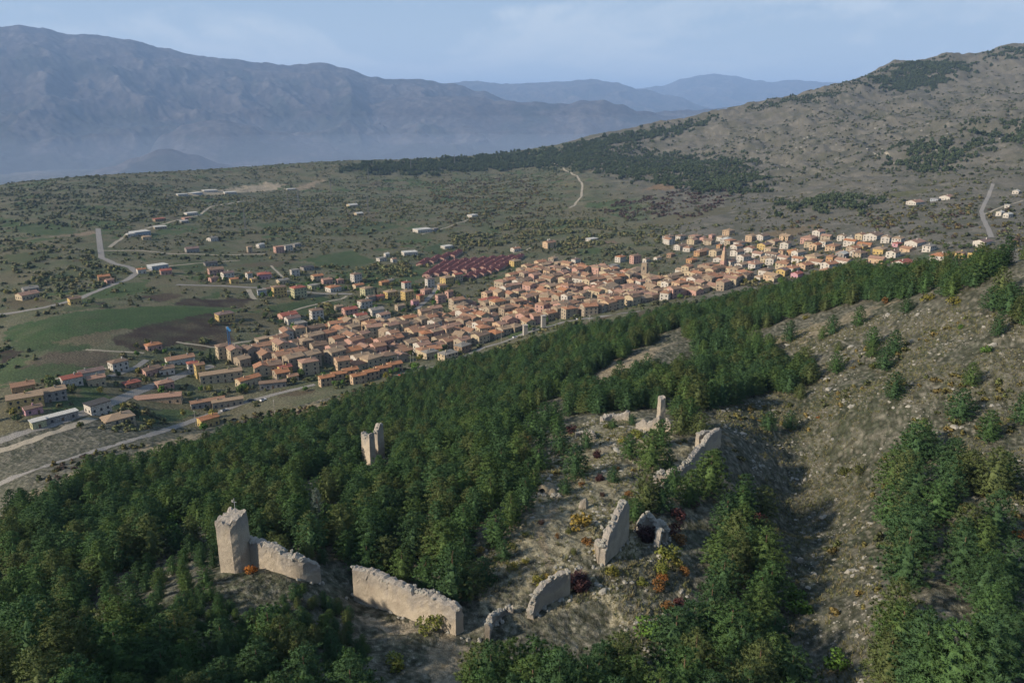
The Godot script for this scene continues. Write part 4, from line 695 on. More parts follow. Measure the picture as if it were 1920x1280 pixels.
	[213.1,-730.1,12.4,8.6,3,2.59,1,10,0,2],
	[220.8,-737.8,8.6,8.6,3,0.89,1,11,0,2],
	[229.5,-742.6,10,8.6,2.6,0.98,8,3,0,2],
	[216.5,-1051.4,13.8,9.8,2,2.06,0,0,0,3],
	[244.8,-1032.3,12.9,10.7,1.7,0.89,1,10,0,3],
	[229.1,-987.9,12.9,9.3,1.4,0.98,0,0,1,3],
	[262.9,-1015.9,12.5,9.3,1.7,2.34,7,3,0,3],
	[285.1,-1033.6,12.1,9.3,1.4,0.54,0,4,1,3],
	[241.7,-960.2,13.8,9.4,1.4,0.66,0,0,0,3],
	[285.4,-994.9,12,9.4,2,0.55,7,11,1,3],
	[251.3,-937,13.3,10.5,2,0.81,1,4,0,3],
	[285.9,-966.9,12.2,10.5,1.1,0.59,0,0,0,3],
	[245.4,-894.7,14.7,10.8,1.1,1.02,0,0,0,3],
	[273,-918.5,13.4,10.8,1.7,0.62,0,3,0,3],
	[292.4,-934.5,12.1,10.8,1.4,0.97,0,11,0,3],
	[332.6,-966.5,13.6,10.8,1.4,0.7,7,0,0,3],
	[355.4,-987.4,14,10.8,1.7,2.08,3,4,0,3],
	[245.8,-853.5,13.2,10.3,2,0.77,0,0,0,3],
	[267.3,-872.1,13.3,10.3,2,0.59,0,3,0,3],
	[290.8,-892.4,12.3,10.3,1.4,2.23,0,10,0,3],
	[309.8,-908.2,11.8,10.3,2,0.49,1,4,1,3],
	[334.9,-930.4,12.1,10.3,2,0.9,0,3,0,3],
	[392.6,-977.4,14.1,10.3,2,0.69,0,10,0,3],
	[252.1,-828.3,14.1,9.2,1.7,0.75,0,4,0,3],
	[297.9,-866.3,13.7,9.2,1.7,2.33,0,3,0,3],
	[358.3,-917.3,10.9,9.2,2,1,1,12,1,3],
	[388.8,-942.3,11.7,9.2,1.7,2.38,7,10,0,3],
	[261.2,-808.7,14.1,8.8,2,0.65,0,10,1,3],
	[283.2,-827.5,14.4,8.8,2,1.06,0,4,0,3],
	[304.4,-844.6,13.6,8.8,1.1,2.12,0,10,0,3],
	[326.2,-863.1,13.9,8.8,1.4,0.58,0,4,0,3],
	[353.9,-885.7,13.3,8.8,2,0.75,3,1,0,3],
	[372.1,-903.1,13.1,8.8,2,0.58,0,4,1,3],
	[400.5,-926.1,10.9,8.8,1.7,0.95,0,4,0,3],
	[258.5,-767.9,14.3,8.6,1.4,0.8,0,3,1,3],
	[282.8,-786.9,12.8,8.6,1.7,2.29,1,0,0,3],
	[305.7,-806.1,11.8,8.6,1.7,2.3,0,11,0,3],
	[389.5,-875.6,13.1,8.6,2,2.33,0,1,0,3],
	[251.4,-724.8,13.2,10.7,2,2.2,3,4,0,3],
	[277.5,-747.3,13.1,10.7,2,0.7,0,11,1,3],
	[295.1,-760.2,13.5,10.7,1.7,0.6,3,11,0,3],
	[313.6,-777,12.8,10.7,1.1,2.32,0,0,0,3],
	[354.1,-810.1,12.5,10.7,1.1,2.38,3,0,1,3],
	[371,-825,11.4,10.7,1.7,0.56,7,11,0,3],
	[391.8,-844.6,14.1,10.7,1.4,2.52,3,1,0,3],
	[312.5,-742.5,14.3,10.1,1.7,0.53,0,11,0,3],
	[333.7,-760.6,13.9,10.1,1.1,2.2,0,10,0,3],
	[360,-783.3,11.7,10.1,1.7,0.51,7,3,1,3],
	[330.4,-717.7,11.8,9.8,1.1,0.71,7,10,0,3],
	[358.5,-742.1,13.7,9.8,1.4,2.37,3,10,0,3],
	[383.2,-761.9,11.1,9.8,1.7,0.71,0,3,0,3],
	[407.8,-782.5,11.5,9.8,1.1,2.06,3,0,0,3]]
const ROADS := [
	["asphalt",5.5,[-246,-310.9,-240.3,-308.7,-234.7,-306.4,-229.5,-304.7,-224.6,-303.3,-216.6,-300.9,-209.7,-300,-205.4,-302.8,-203.8,-309.8,-201.2,-315.6,-198.8,-322,-196.7,-329.3,-194.5,-336.9,-192.2,-344.8,-190.7,-354.5,-190.1,-366.9,-193.5,-388.3,-197.6,-409.5,-196.8,-421.7,-194.6,-431.4,-191.5,-439.9,-188.5,-447,-185,-453.5,-181.1,-459.4,-177,-464.9,-172.1,-468.6,-167.1,-472.2,-161.9,-475.7,-156.7,-479.2,-151.3,-482.1,-145.7,-485,-140.2,-488.1,-134.7,-491.4]],
	["asphalt",7,[-276.5,-359.7,-274,-361.4,-271.5,-363,-269.1,-364.7,-266.7,-366.6,-263.7,-368.6,-260.8,-370.9,-258.1,-373.5,-255.6,-376.4,-252.8,-379,-250.3,-382,-247.9,-385.4,-245.8,-389.3,-245.3,-394.1,-245,-399.4,-245,-405.4,-245.3,-412,-245.6,-419.7,-245.8,-427.3,-245.8,-434.7,-245.4,-441.8,-244.3,-451.9,-242.6,-461.5,-240.6,-470.8,-238.3,-480.3,-236.3,-487.6,-234.1,-495,-231.7,-502.3,-229.1,-509.5,-226.6,-514.9,-224,-520.2,-221.3,-525.6,-218.6,-531.2]],
	["gravel",6,[-264.7,-354.5,-260.4,-356.5,-256.1,-358.6,-252.1,-361.1,-248.1,-363.8,-245.2,-367.2,-242.6,-371.1,-240.2,-375.7,-238.4,-381.2,-237.3,-384.9,-236.4,-389.3,-235.9,-394.2,-235.6,-399.7]],
	["asphalt",6,[-78.6,-495.2,-74.2,-499.8,-69.7,-504.6,-65.2,-509.4,-60.5,-514.3,-56.9,-515.8,-53.2,-517.1,-49.5,-518.1,-45.7,-518.5,-41.3,-536.1,-36.5,-554.5,-31.5,-573.8,-25.7,-587.5,-21,-591.8,-16.3,-595.1,-11.4,-598,-6.6,-600.6,-2.2,-604.9,2.2,-609.4,6.7,-614.1,11.2,-618.9,19.7,-620.8,28.2,-623.9,36.9,-628.6,45.9,-635.1,52.7,-634.5,59.5,-634.3,66.4,-634.7,62.4,-540.8,67,-516.5,73,-507,79.4,-501.6,86,-498.4]],
	["asphalt",7,[-636.4,-1176.2,-612.6,-1131.8,-591.9,-1093.1,-573.5,-1058.7,-556.9,-1027.6,-540.9,-997.9,-526.5,-971.1,-512.8,-945.7,-499.5,-920.9,-491.5,-913.2,-483.6,-905.5,-475.8,-897.8,-468.1,-890.2,-460.6,-884.4,-453.1,-878.6,-445.7,-872.9,-438.4,-867.2,-433,-859.5,-427.8,-852,-422.6,-844.5,-417.5,-837.1,-415.4,-826.1,-413.4,-815.4,-411.3,-805,-409.4,-794.7,-410,-784.5,-410.6,-774.6,-411.2,-764.8,-411.8,-755.3,-410.9,-742.1,-410,-729.1,-409,-716.4,-407.9,-703.8,-410.9,-693.3,-414.1,-683.6,-417.6,-674.7,-421.5,-666.9,-429.8,-664.5,-438.6,-662.9,-447.7,-661.9,-456.9,-660.9,-463.3,-659.5,-469.8,-658.3,-476.3,-657,-482.7,-655.8]],
	["gravel",4,[-417.9,-840.4,-414,-852.1,-410.2,-864.3,-406.3,-876.9,-402.4,-890,-394,-898.1,-385.6,-906.6,-377.1,-915.3,-368.5,-924.3,-361.9,-930.7,-355.3,-937.3,-348.6,-943.9,-341.7,-950.5]],
	["gravel",5,[-528.9,-998.8,-536.6,-1026.7,-545.6,-1057.5,-555.5,-1091,-566.3,-1127.2,-567.9,-1149.2,-569.5,-1171.8,-570.8,-1194.5,-571.7,-1217.2,-570.9,-1236.7,-569.9,-1256.5,-568.8,-1276.8,-567.6,-1297.5,-566.9,-1320.3,-566.1,-1343.6,-565.1,-1367.5,-564.1,-1392.1,-571.3,-1423.1,-578.8,-1455.7,-586.8,-1489.9,-595,-1525.4,-592.4,-1564.8,-590.1,-1607.4,-587.8,-1652.5,-585.5,-1700.8]],
	["gravel",5,[-523.2,-970,-513.3,-973.1,-503.3,-976.3,-493.4,-979.9,-483.6,-983.8,-470.8,-981.8,-457.8,-979.6,-444.9,-977.4,-432.1,-975.3,-418.1,-978.5,-403.9,-981.5,-389.4,-984.2,-374.9,-986.8,-363.3,-993.2,-351.6,-999.8,-339.7,-1006.4,-327.7,-1013.1]],
	["asphalt",6,[-351.1,-783.1,-339.3,-784.8,-327.6,-786.6,-315.8,-788.6,-304,-790.6,-294.2,-790.7,-284.4,-790.8,-274.7,-790.8,-264.9,-790.9,-258.8,-789.2,-252.7,-787.6,-246.6,-786,-240.6,-784.4,-230.7,-784,-220.9,-783.6,-211,-783.1,-201.2,-782.7,-193.1,-783.6,-184.9,-784.5,-176.7,-785.4,-168.5,-786.2]],
	["gravel",3,[-294.5,-922.2,-289.3,-911.7,-284.4,-901.4,-279.5,-891.5,-274.8,-881.8,-270.9,-874,-267.2,-866.4,-263.5,-859,-259.9,-851.8]],
	["gravel",5,[-276,-782.1,-271.1,-771.3,-266.3,-760.9,-261.7,-750.8,-257.2,-741,-256.2,-740.1,-255.3,-739.2,-254.3,-738.3,-253.4,-737.4]],
	["gravel",3,[-208.4,-707.2,-204.4,-716,-200.3,-724.8,-196.1,-733.8,-191.7,-742.9,-187.7,-748.6,-183.7,-754.2,-179.5,-759.9,-175.3,-765.6,-174.6,-768.7,-173.9,-771.8,-173.1,-774.9,-172.4,-778.1]],
	["gravel",3,[-311.3,-532.9,-305.9,-531.9,-300.7,-531.2,-295.8,-530.8,-290.9,-530.8,-285.7,-531.8,-280.6,-533,-275.4,-534.2,-270.3,-535.6]],
	["gravel",3,[-292.9,-460.8,-290.9,-464.7,-289,-468.9,-287.2,-473.3,-285.4,-478,-283.3,-482.1,-281.1,-486.3,-279,-490.6,-276.8,-495.1]],
	["asphalt",4,[-267.8,-480.6,-266.7,-486.3,-265.5,-492,-264.3,-497.7,-262.9,-503.3,-262.8,-508.1,-262.8,-512.9,-262.7,-517.9,-262.6,-522.9]],
	["asphalt",5,[734.9,-1189.1,716.1,-1160.5,698.7,-1134.1,682.1,-1108.9,665.6,-1083.9,649.3,-1059.4,632.8,-1034.5,616.5,-1009.8,600.8,-986,590.6,-967.2,580.4,-948.7,570.5,-930.6,560.8,-913.1,550.4,-892.6,540.3,-873,530.6,-853.9,521,-835.4,514.7,-823.6,508.2,-811.4,501.6,-799.2,495.1,-787.4]],
	["gravel",3,[584.8,-954,593.3,-961.6,601.9,-969.3,610.7,-977.1,619.7,-985.1,634.3,-995.4,649.6,-1006.5,665.4,-1018.1,681.4,-1029.7]],
	["gravel",5,[131.9,-2431.9,138.5,-2386.6,144.6,-2340.2,150.4,-2292.6,155.5,-2241.4,159.3,-2187.5,162.7,-2132.3,166.1,-2082.2,169.3,-2033.9,167.7,-1973.1,166.5,-1918.8,165.8,-1871.3,165.2,-1827.7,160.4,-1779.2,155.7,-1732.2,151.3,-1687.4,147.1,-1644.6,140.6,-1613.7,134.3,-1584,128.2,-1555.2,122.3,-1526.9,119.8,-1521.2,117.2,-1515.5,114.7,-1509.8,112.2,-1504.1]],
	["gravel",4,[820,-1841.5,818.9,-1823.2,817.6,-1804.7,815.9,-1785.9,814,-1766.8,810.6,-1742.6,806.7,-1717.9,802.5,-1693.1,798.4,-1668.8,793.6,-1649.4,789,-1630.5,784.5,-1612.2,780.2,-1594.2]],
	["gravel",3,[-144.7,-1219.1,-136.1,-1238.6,-127.3,-1259.3,-118.2,-1281.3,-109,-1304.7,-101.4,-1325.9,-93.7,-1347.6,-85.6,-1369.6,-77.3,-1391.8]],
	["asphalt",5,[-95.5,-738.5,-94,-748.1,-92.4,-757.9,-90.8,-767.9,-89.1,-778.3,-88.2,-785.3,-87.3,-792.4,-86.3,-799.8,-85.3,-807.3,-84.7,-820.2,-84.1,-833.7,-83.4,-847.8,-82.8,-862.4]],
	["asphalt",5,[227.4,-781.4,232.7,-795.9,238.3,-811,244.2,-826.8,250.2,-843,255.8,-860.1,261.4,-877.4,267.2,-895.2,273.1,-913.1,277,-921.3,281,-929.4,284.9,-937.5,288.9,-945.5]],
	["gravel",3,[-90.9,-513.9,-87.8,-517.8,-84.5,-521.8,-81.3,-525.9,-78,-529.9,-74.2,-531.2,-70.5,-532.5,-66.7,-533.5,-62.8,-534.5]],
	["gravel",3,[-263.2,-574,-255.8,-573.6,-248.5,-573.3,-241.2,-572.9,-233.8,-572.4,-228.7,-578.4,-223.5,-584.4,-218.2,-590.5,-212.8,-596.8,-208.2,-606.1,-203.5,-615.7,-198.6,-625.4,-193.4,-635.3]],
	["gravel",4,[344.5,-763.4,356.9,-767.4,369.4,-771.4,381.7,-774.9,393.6,-777.3,400.5,-777.7,407.2,-777.8,413.7,-777.5,420,-777]],
	["gravel",3,[0,-1065,4.7,-1069.3,9.4,-1073.7,14.2,-1077.9,19,-1082.1,22,-1089.9,25,-1097.7,28.1,-1105.5,31.2,-1113.5]],
	["path",2,[34.6,-244.5,40.6,-251.6,46.9,-258.6,53.5,-265.8,60.2,-272.4,68.3,-277.2,76.2,-280.6,83.9,-282.8,91.1,-283.3,96.2,-283.6,101.1,-283.4,106,-283.3,110.9,-283.1,115.4,-282,119.4,-280.1,123.1,-277.4,126.5,-274.3,127.8,-273.2,129.1,-271.9,130.2,-270.4,131.3,-268.8,132.6,-266,134,-263.2,135.4,-260.8,136.9,-258.5]],
	["path",1.6,[6.4,-114.7,6,-116.9,5.7,-119.3,5.3,-121.9,4.9,-124.7,5.7,-127,6.6,-129.6,7.5,-132.3,8.4,-135.2,9.1,-138.4,9.9,-141.8,10.7,-145.4,11.5,-149.2,13.2,-152.1,14.9,-155,16.6,-157.9,18.4,-161,19.9,-163.4,21.5,-165.8,23,-168.3,24.6,-170.8]]]
const PAINTS := [
	[Color(0.06, 0.115, 0.04),2.0,[-400.6,-573.3,-408.1,-592,-416.6,-612.5,-393.5,-623.6,-377.4,-648.1,-342.1,-661.4,-308.6,-682.2,-283.2,-685.5,-257.6,-689,-267.9,-658,-277,-628.4,-294.6,-607.8,-311.8,-589.7,-324.1,-568.6,-338.2,-553.2,-365.9,-558.6]],
	[Color(0.07, 0.125, 0.045),2.0,[-364.5,-641.4,-351.3,-656.1,-338.1,-673,-324.9,-680.8,-311.3,-688.7,-315,-653.4,-318.2,-621,-340.2,-629.5]],
	[Color(0.165, 0.15, 0.1),2.0,[-344.6,-553.8,-327.1,-572.5,-312.5,-600,-310,-569,-307.6,-540.6,-330.6,-539.7,-358,-545.3,-351,-549]],
	[Color(0.06, 0.045, 0.036),1,[-307,-558.9,-305.7,-580.1,-304.6,-603.2,-291.1,-633.8,-276.3,-667.5,-266.7,-671.8,-256.9,-676,-246.1,-645.1,-236.3,-617.4,-249,-591.7,-260.5,-567.5,-269.1,-550.3,-277.1,-533.8,-291.5,-545.6]],
	[Color(0.095, 0.072, 0.055),1,[-257.1,-569.1,-247.5,-592.4,-237.1,-617,-230.4,-604.2,-224.1,-592.1,-231.2,-576.6,-237.9,-561.7,-247.4,-565.4]],
	[Color(0.055, 0.042, 0.036),1,[-315.6,-689.5,-316.3,-704.7,-317,-720.4,-286.4,-731,-254.8,-741.8,-256.2,-722,-257.3,-702.8,-286.7,-696]],
	[Color(0.095, 0.07, 0.055),1,[-358.6,-718.6,-350,-732.3,-340.8,-746,-331.2,-739,-321.9,-732.3,-326.6,-715.8,-330.8,-699.6,-344.4,-708.6]],
	[Color(0.055, 0.04, 0.034),1,[-385.7,-550.1,-372,-544.2,-359.2,-539.3,-358.9,-523.4,-358.1,-507.6,-372.2,-529.2]],
	[Color(0.065, 0.05, 0.04),1,[-386.3,-664.3,-380,-675,-374.4,-687.6,-369,-672.3,-363.9,-658,-374.6,-660.4]],
	[Color(0.13, 0.11, 0.085),2.0,[-333.3,-492.5,-334.1,-512.3,-335.2,-533.8,-310.6,-528.1,-289.7,-528.3,-284,-514.9,-278.6,-502.3,-288,-487.6,-297.5,-474.7,-313.8,-481.5]],
	[Color(0.075, 0.12, 0.05),2.0,[-344.7,-487,-330.9,-491.6,-319.1,-499.7,-296.1,-494.4,-276.8,-495.1,-284.8,-476.9,-292.9,-460.8,-308.2,-457.8,-327.1,-460.2,-335.7,-473.3]],
	[Color(0.065, 0.11, 0.045),2.0,[-400.6,-573.3,-382.3,-564.8,-365.9,-558.6,-335.2,-547.9,-308.9,-543.3,-313.1,-532.8,-317.3,-522.9,-339.1,-530.3,-364.2,-542.2,-381.5,-556.8]],
	[Color(0.06, 0.12, 0.04),1,[-303.5,-725,-301.7,-745.5,-299.7,-766.6,-293.9,-750.7,-288.3,-735.5,-296,-730.3]],
	[Color(0.06, 0.12, 0.04),1,[-239.9,-812,-229.6,-833.7,-218.8,-856.1,-216.9,-829.7,-215.1,-805,-227.4,-808.5]],
	[Color(0.065, 0.11, 0.045),2.0,[-237.7,-712.3,-219.1,-741.4,-198.5,-771.2,-184.9,-759.6,-171.7,-748.5,-181.5,-722,-190.6,-696.6,-204.3,-692,-217.7,-687.2,-227.5,-699.4]],
	[Color(0.075, 0.125, 0.05),2.0,[-274.1,-985.1,-251,-1026.9,-225.1,-1068.5,-200.3,-1025.5,-177.3,-985.7,-199.1,-947.4,-219.2,-911,-245.5,-946.1]],
	[Color(0.08, 0.12, 0.055),2.0,[-411.4,-911.1,-396,-924.2,-380.2,-938,-364.4,-893,-350.5,-853,-368.5,-860.4,-386.9,-868,-398.8,-889]],
	[Color(0.07, 0.115, 0.05),2.0,[-136.6,-1080.7,-121.2,-1115.3,-104.7,-1149.8,-100.9,-1106.5,-97.3,-1065.1,-116.9,-1072.9]],
	[Color(0.07, 0.12, 0.05),2.0,[-163,-1823.9,-145.6,-1842.6,-127.7,-1858.7,-125.5,-1779.9,-123.4,-1706,-142.6,-1688.9,-161.2,-1669.8,-162.2,-1745.2]],
	[Color(0.07, 0.12, 0.045),6,[-834.4,-1250.2,-773.3,-1243.2,-716.3,-1241.9,-670.8,-1174.8,-625.6,-1107,-654,-1095.9,-687,-1093.1,-762.1,-1176.1]],
	[Color(0.075, 0.12, 0.05),6,[-858.1,-1765,-839.2,-1831,-820.4,-1905.7,-808.8,-1832.3,-797,-1761.7,-827.1,-1762.4]],
	[Color(0.07, 0.115, 0.045),6,[-837.2,-1480.5,-787.2,-1462.4,-738.5,-1444.9,-745.2,-1399.5,-751.9,-1357.5,-794.4,-1419.3]],
	[Color(0.32, 0.26, 0.2),3,[-648.3,-1063.7,-638.6,-1094.4,-632.1,-1133.3,-626.5,-1141.3,-620.9,-1149.7,-611.2,-1123.4,-602.4,-1099.3,-623.6,-1077.6]],
	[Color(0.5, 0.44, 0.36),8,[-738,-1705.5,-742.8,-1760.4,-746.4,-1815,-728.4,-1865.3,-708.4,-1915.9,-700.4,-1959,-690.7,-2000.2,-672.2,-2038.8,-650.5,-2071.1,-628.9,-2064.3,-606.9,-2055.9,-602.3,-2024,-596.3,-1988.4,-623.1,-1960.3,-645.7,-1922.6,-662.6,-1876,-677.3,-1827.6,-688.8,-1775.4,-698.3,-1722.6,-718.1,-1713.8]],
	[Color(0.36, 0.3, 0.24),6,[-572.7,-1991.3,-549.6,-2062,-522.1,-2126.4,-514.2,-2123.7,-506.4,-2121,-522.2,-2050.6,-533.7,-1971.9,-553.1,-1981.7]],
	[Color(0.06, 0.13, 0.04),1,[402,-751.5,408.4,-753.1,414.8,-754.5,411.2,-745.9,407.6,-737.4,400.4,-734.8,393.2,-731.9,397.6,-741.7]],
	[Color(0.075, 0.12, 0.05),1,[285.4,-770,298.5,-783.2,312.5,-798.2,309.3,-778.7,306.5,-760.9,294.5,-750,283.1,-740.1,284.2,-754.7]],
	[Color(0.1, 0.12, 0.06),1,[359.7,-750,379.4,-758.7,397.8,-764.2,404.4,-756.3,410.7,-748.4,395.6,-743.8,379.5,-737.2,369.8,-743.7]],
	[Color(0.28, 0.2, 0.13),5,[278.4,-1655.3,308,-1711.7,340.5,-1776.8,361.2,-1729.6,380.6,-1683.4,354.1,-1666.1,328.3,-1650,303.4,-1652.8]],
	[Color(0.24, 0.19, 0.12),5,[323.8,-1054.2,361.8,-1059.4,399.3,-1062.6,414.9,-1065.5,430.5,-1068.2,393.7,-1026.9,358.8,-987,342.3,-1020.7]],
	[Color(0.16, 0.155, 0.1),5,[189.5,-1237.6,246.9,-1294,308,-1349.5,349.3,-1348,389.5,-1343.7,370.2,-1306.2,351.7,-1269.8,306.5,-1244.4,262.3,-1216.9,226.4,-1228.4]],
	[Color(0.14, 0.15, 0.06),6,[601.1,-1249.9,636.6,-1253.6,673,-1258.7,654.8,-1223.3,638.7,-1191.8,614.9,-1192.2,591.1,-1193,595.7,-1220.3]],
	[Color(0.22, 0.17, 0.13),2,[124.3,-1109,136.8,-1116.9,149.5,-1124.7,151.1,-1107.1,152.7,-1090,138.6,-1099.6]],
	[Color(0.12, 0.115, 0.07),1,[-252.2,-673.6,-237.6,-688.1,-222.2,-702.4,-221.6,-683.7,-221,-665.8,-229.3,-647.6,-237.1,-629.9,-244.4,-650.9]],
	[Color(0.085, 0.12, 0.055),2,[-417.2,-643.8,-403.1,-652,-391.4,-665,-360.5,-679.5,-331.8,-701.9,-347.6,-682.8,-363.2,-665.7,-386.8,-648.2]],
	[Color(0.14, 0.125, 0.08),2,[-497.3,-723.9,-482.2,-725,-467.3,-726.4,-438.5,-704,-409.7,-680.2,-432.3,-676.6,-457.4,-677.1,-477.3,-700.6]],
	[Color(0.07, 0.115, 0.045),1,[-283.8,-450.8,-280.5,-465.7,-277,-481.7,-271.2,-477.1,-265.7,-473,-268.9,-456.6,-271.7,-440.7,-277.5,-445.4]],
	[Color(0.15, 0.13, 0.09),2,[-343.3,-899.5,-326.5,-924.9,-308.8,-952,-291.6,-961.6,-273.9,-971.2,-279.6,-943.1,-285.1,-916.9,-314.5,-908.3]],
	[Color(0.08, 0.12, 0.055),4,[-301.3,-1272.3,-275.5,-1320.5,-247.8,-1372.6,-213.9,-1338,-181.6,-1304.6,-210.8,-1260.5,-238.3,-1219.1,-269.4,-1246.3]],
	[Color(0.09, 0.13, 0.06),4,[-434.9,-1303.2,-411.2,-1345.6,-385.8,-1390.2,-367.8,-1357.8,-350.5,-1326.9,-374.8,-1282.1,-397.1,-1238.8,-415.5,-1270]],
	[Color(0.17, 0.15, 0.1),4,[-329.2,-1485.8,-293.1,-1512.8,-255.2,-1537.6,-254.7,-1470.9,-254.3,-1409.8,-291,-1447.7]],
	[Color(0.08, 0.115, 0.05),4,[-83.6,-1735.6,-54.4,-1757.9,-24.4,-1777.5,-17.7,-1716.9,-11.4,-1659.8,-39.6,-1641.9,-67.1,-1622,-75.1,-1677]],
	[Color(0.08, 0.125, 0.05),2,[74.9,-1066.8,98.1,-1075.5,121.5,-1083.1,126.4,-1058.9,131,-1035.7,108.6,-1029.3,86.3,-1021.7,80.7,-1043.9]],
	[Color(0.1, 0.13, 0.06),4,[-631.5,-934.7,-611.7,-945.8,-593.5,-960.4,-570.8,-944,-549,-928.7,-564.7,-905.2,-581.2,-885.2,-605.5,-909.1]],
	[Color(0.07, 0.11, 0.05),3,[-519.6,-813.6,-505.9,-825,-492.5,-837.9,-481.7,-823.7,-471.2,-809.7,-481.5,-797.4,-492,-786.3,-505.7,-799.9]],
	[Color(0.43, 0.405, 0.31),9,[-5.5,-127.6,-2.9,-134.3,0,-143.2,2.4,-152.6,5,-162.2,9.3,-175.7,14.7,-194.6,21.7,-198.9,29.3,-205.9,36.4,-182.1,43.7,-169.5,37.3,-156.9,31.1,-143.7,26,-133.4,21.5,-124.3,16.3,-113.6,12.1,-106.9,7.7,-105.5,3.4,-103.7,-0.2,-103.8,-3.8,-104.2,-3.5,-109.1,-3.2,-114.1,-4.3,-120.2]],
	[Color(0.4, 0.35, 0.28),1.2,[-13.1,-95.4,-10.7,-97.7,-8.2,-99.5,-7.2,-96.3,-6.2,-92.7,-4.6,-76.7,-3.4,-64.7,-7.4,-64.6,-11.3,-64.5,-12.1,-77.5]],
	[Color(0.4, 0.36, 0.3),1,[-27,-107.1,-25.4,-107.4,-23.6,-107.2,-19.3,-104.8,-15.1,-102.2,-16.6,-100.9,-18,-99.5,-20.9,-101.8,-23.8,-103.9,-25.5,-105.6]],
	[Color(0.4, 0.345, 0.265),3,[27,-304.7,41.2,-311.3,56.5,-322.3,64.7,-328.6,73.4,-336.2,66.4,-319.2,60.6,-306.8,46.2,-285.3,33.5,-266.2,26.4,-263.6,19.5,-261.6,23,-282.3]],
	[Color(0.3, 0.27, 0.21),3,[93.1,-290.2,105.3,-290,116.9,-288.6,126.4,-280.8,133.2,-269.2,128.8,-265.3,124.8,-262,117,-269.1,107.4,-273.3,99.1,-277.1,90.2,-280.2,91.6,-284.9]],
	[Color(0.38, 0.33, 0.25),6,[-163.4,-218,-157,-222.2,-180.7,-272.3,-175.4,-282,-173.7,-298.7,-171.4,-324.1,-171.3,-359,-170.4,-379,-171.5,-405.9,-158.1,-380.6,-146,-357.6,-151.3,-332.2,-157.1,-312.5,-155.4,-281.8,-136.8,-227.6,-136.2,-210.6,-138.4,-199.8,-130.9,-180.7,-133.7,-176.7,-151,-200.4]],
	[Color(0.36, 0.31, 0.22),5,[-155.9,-432.9,-129.8,-434.3,-104,-436.4,-94.2,-453.6,-84.3,-475,-83.8,-452.3,-83.1,-430.1,-95.1,-411.3,-106.3,-394.4,-117.7,-382.2,-126.3,-364.3,-143.6,-406.4]]]
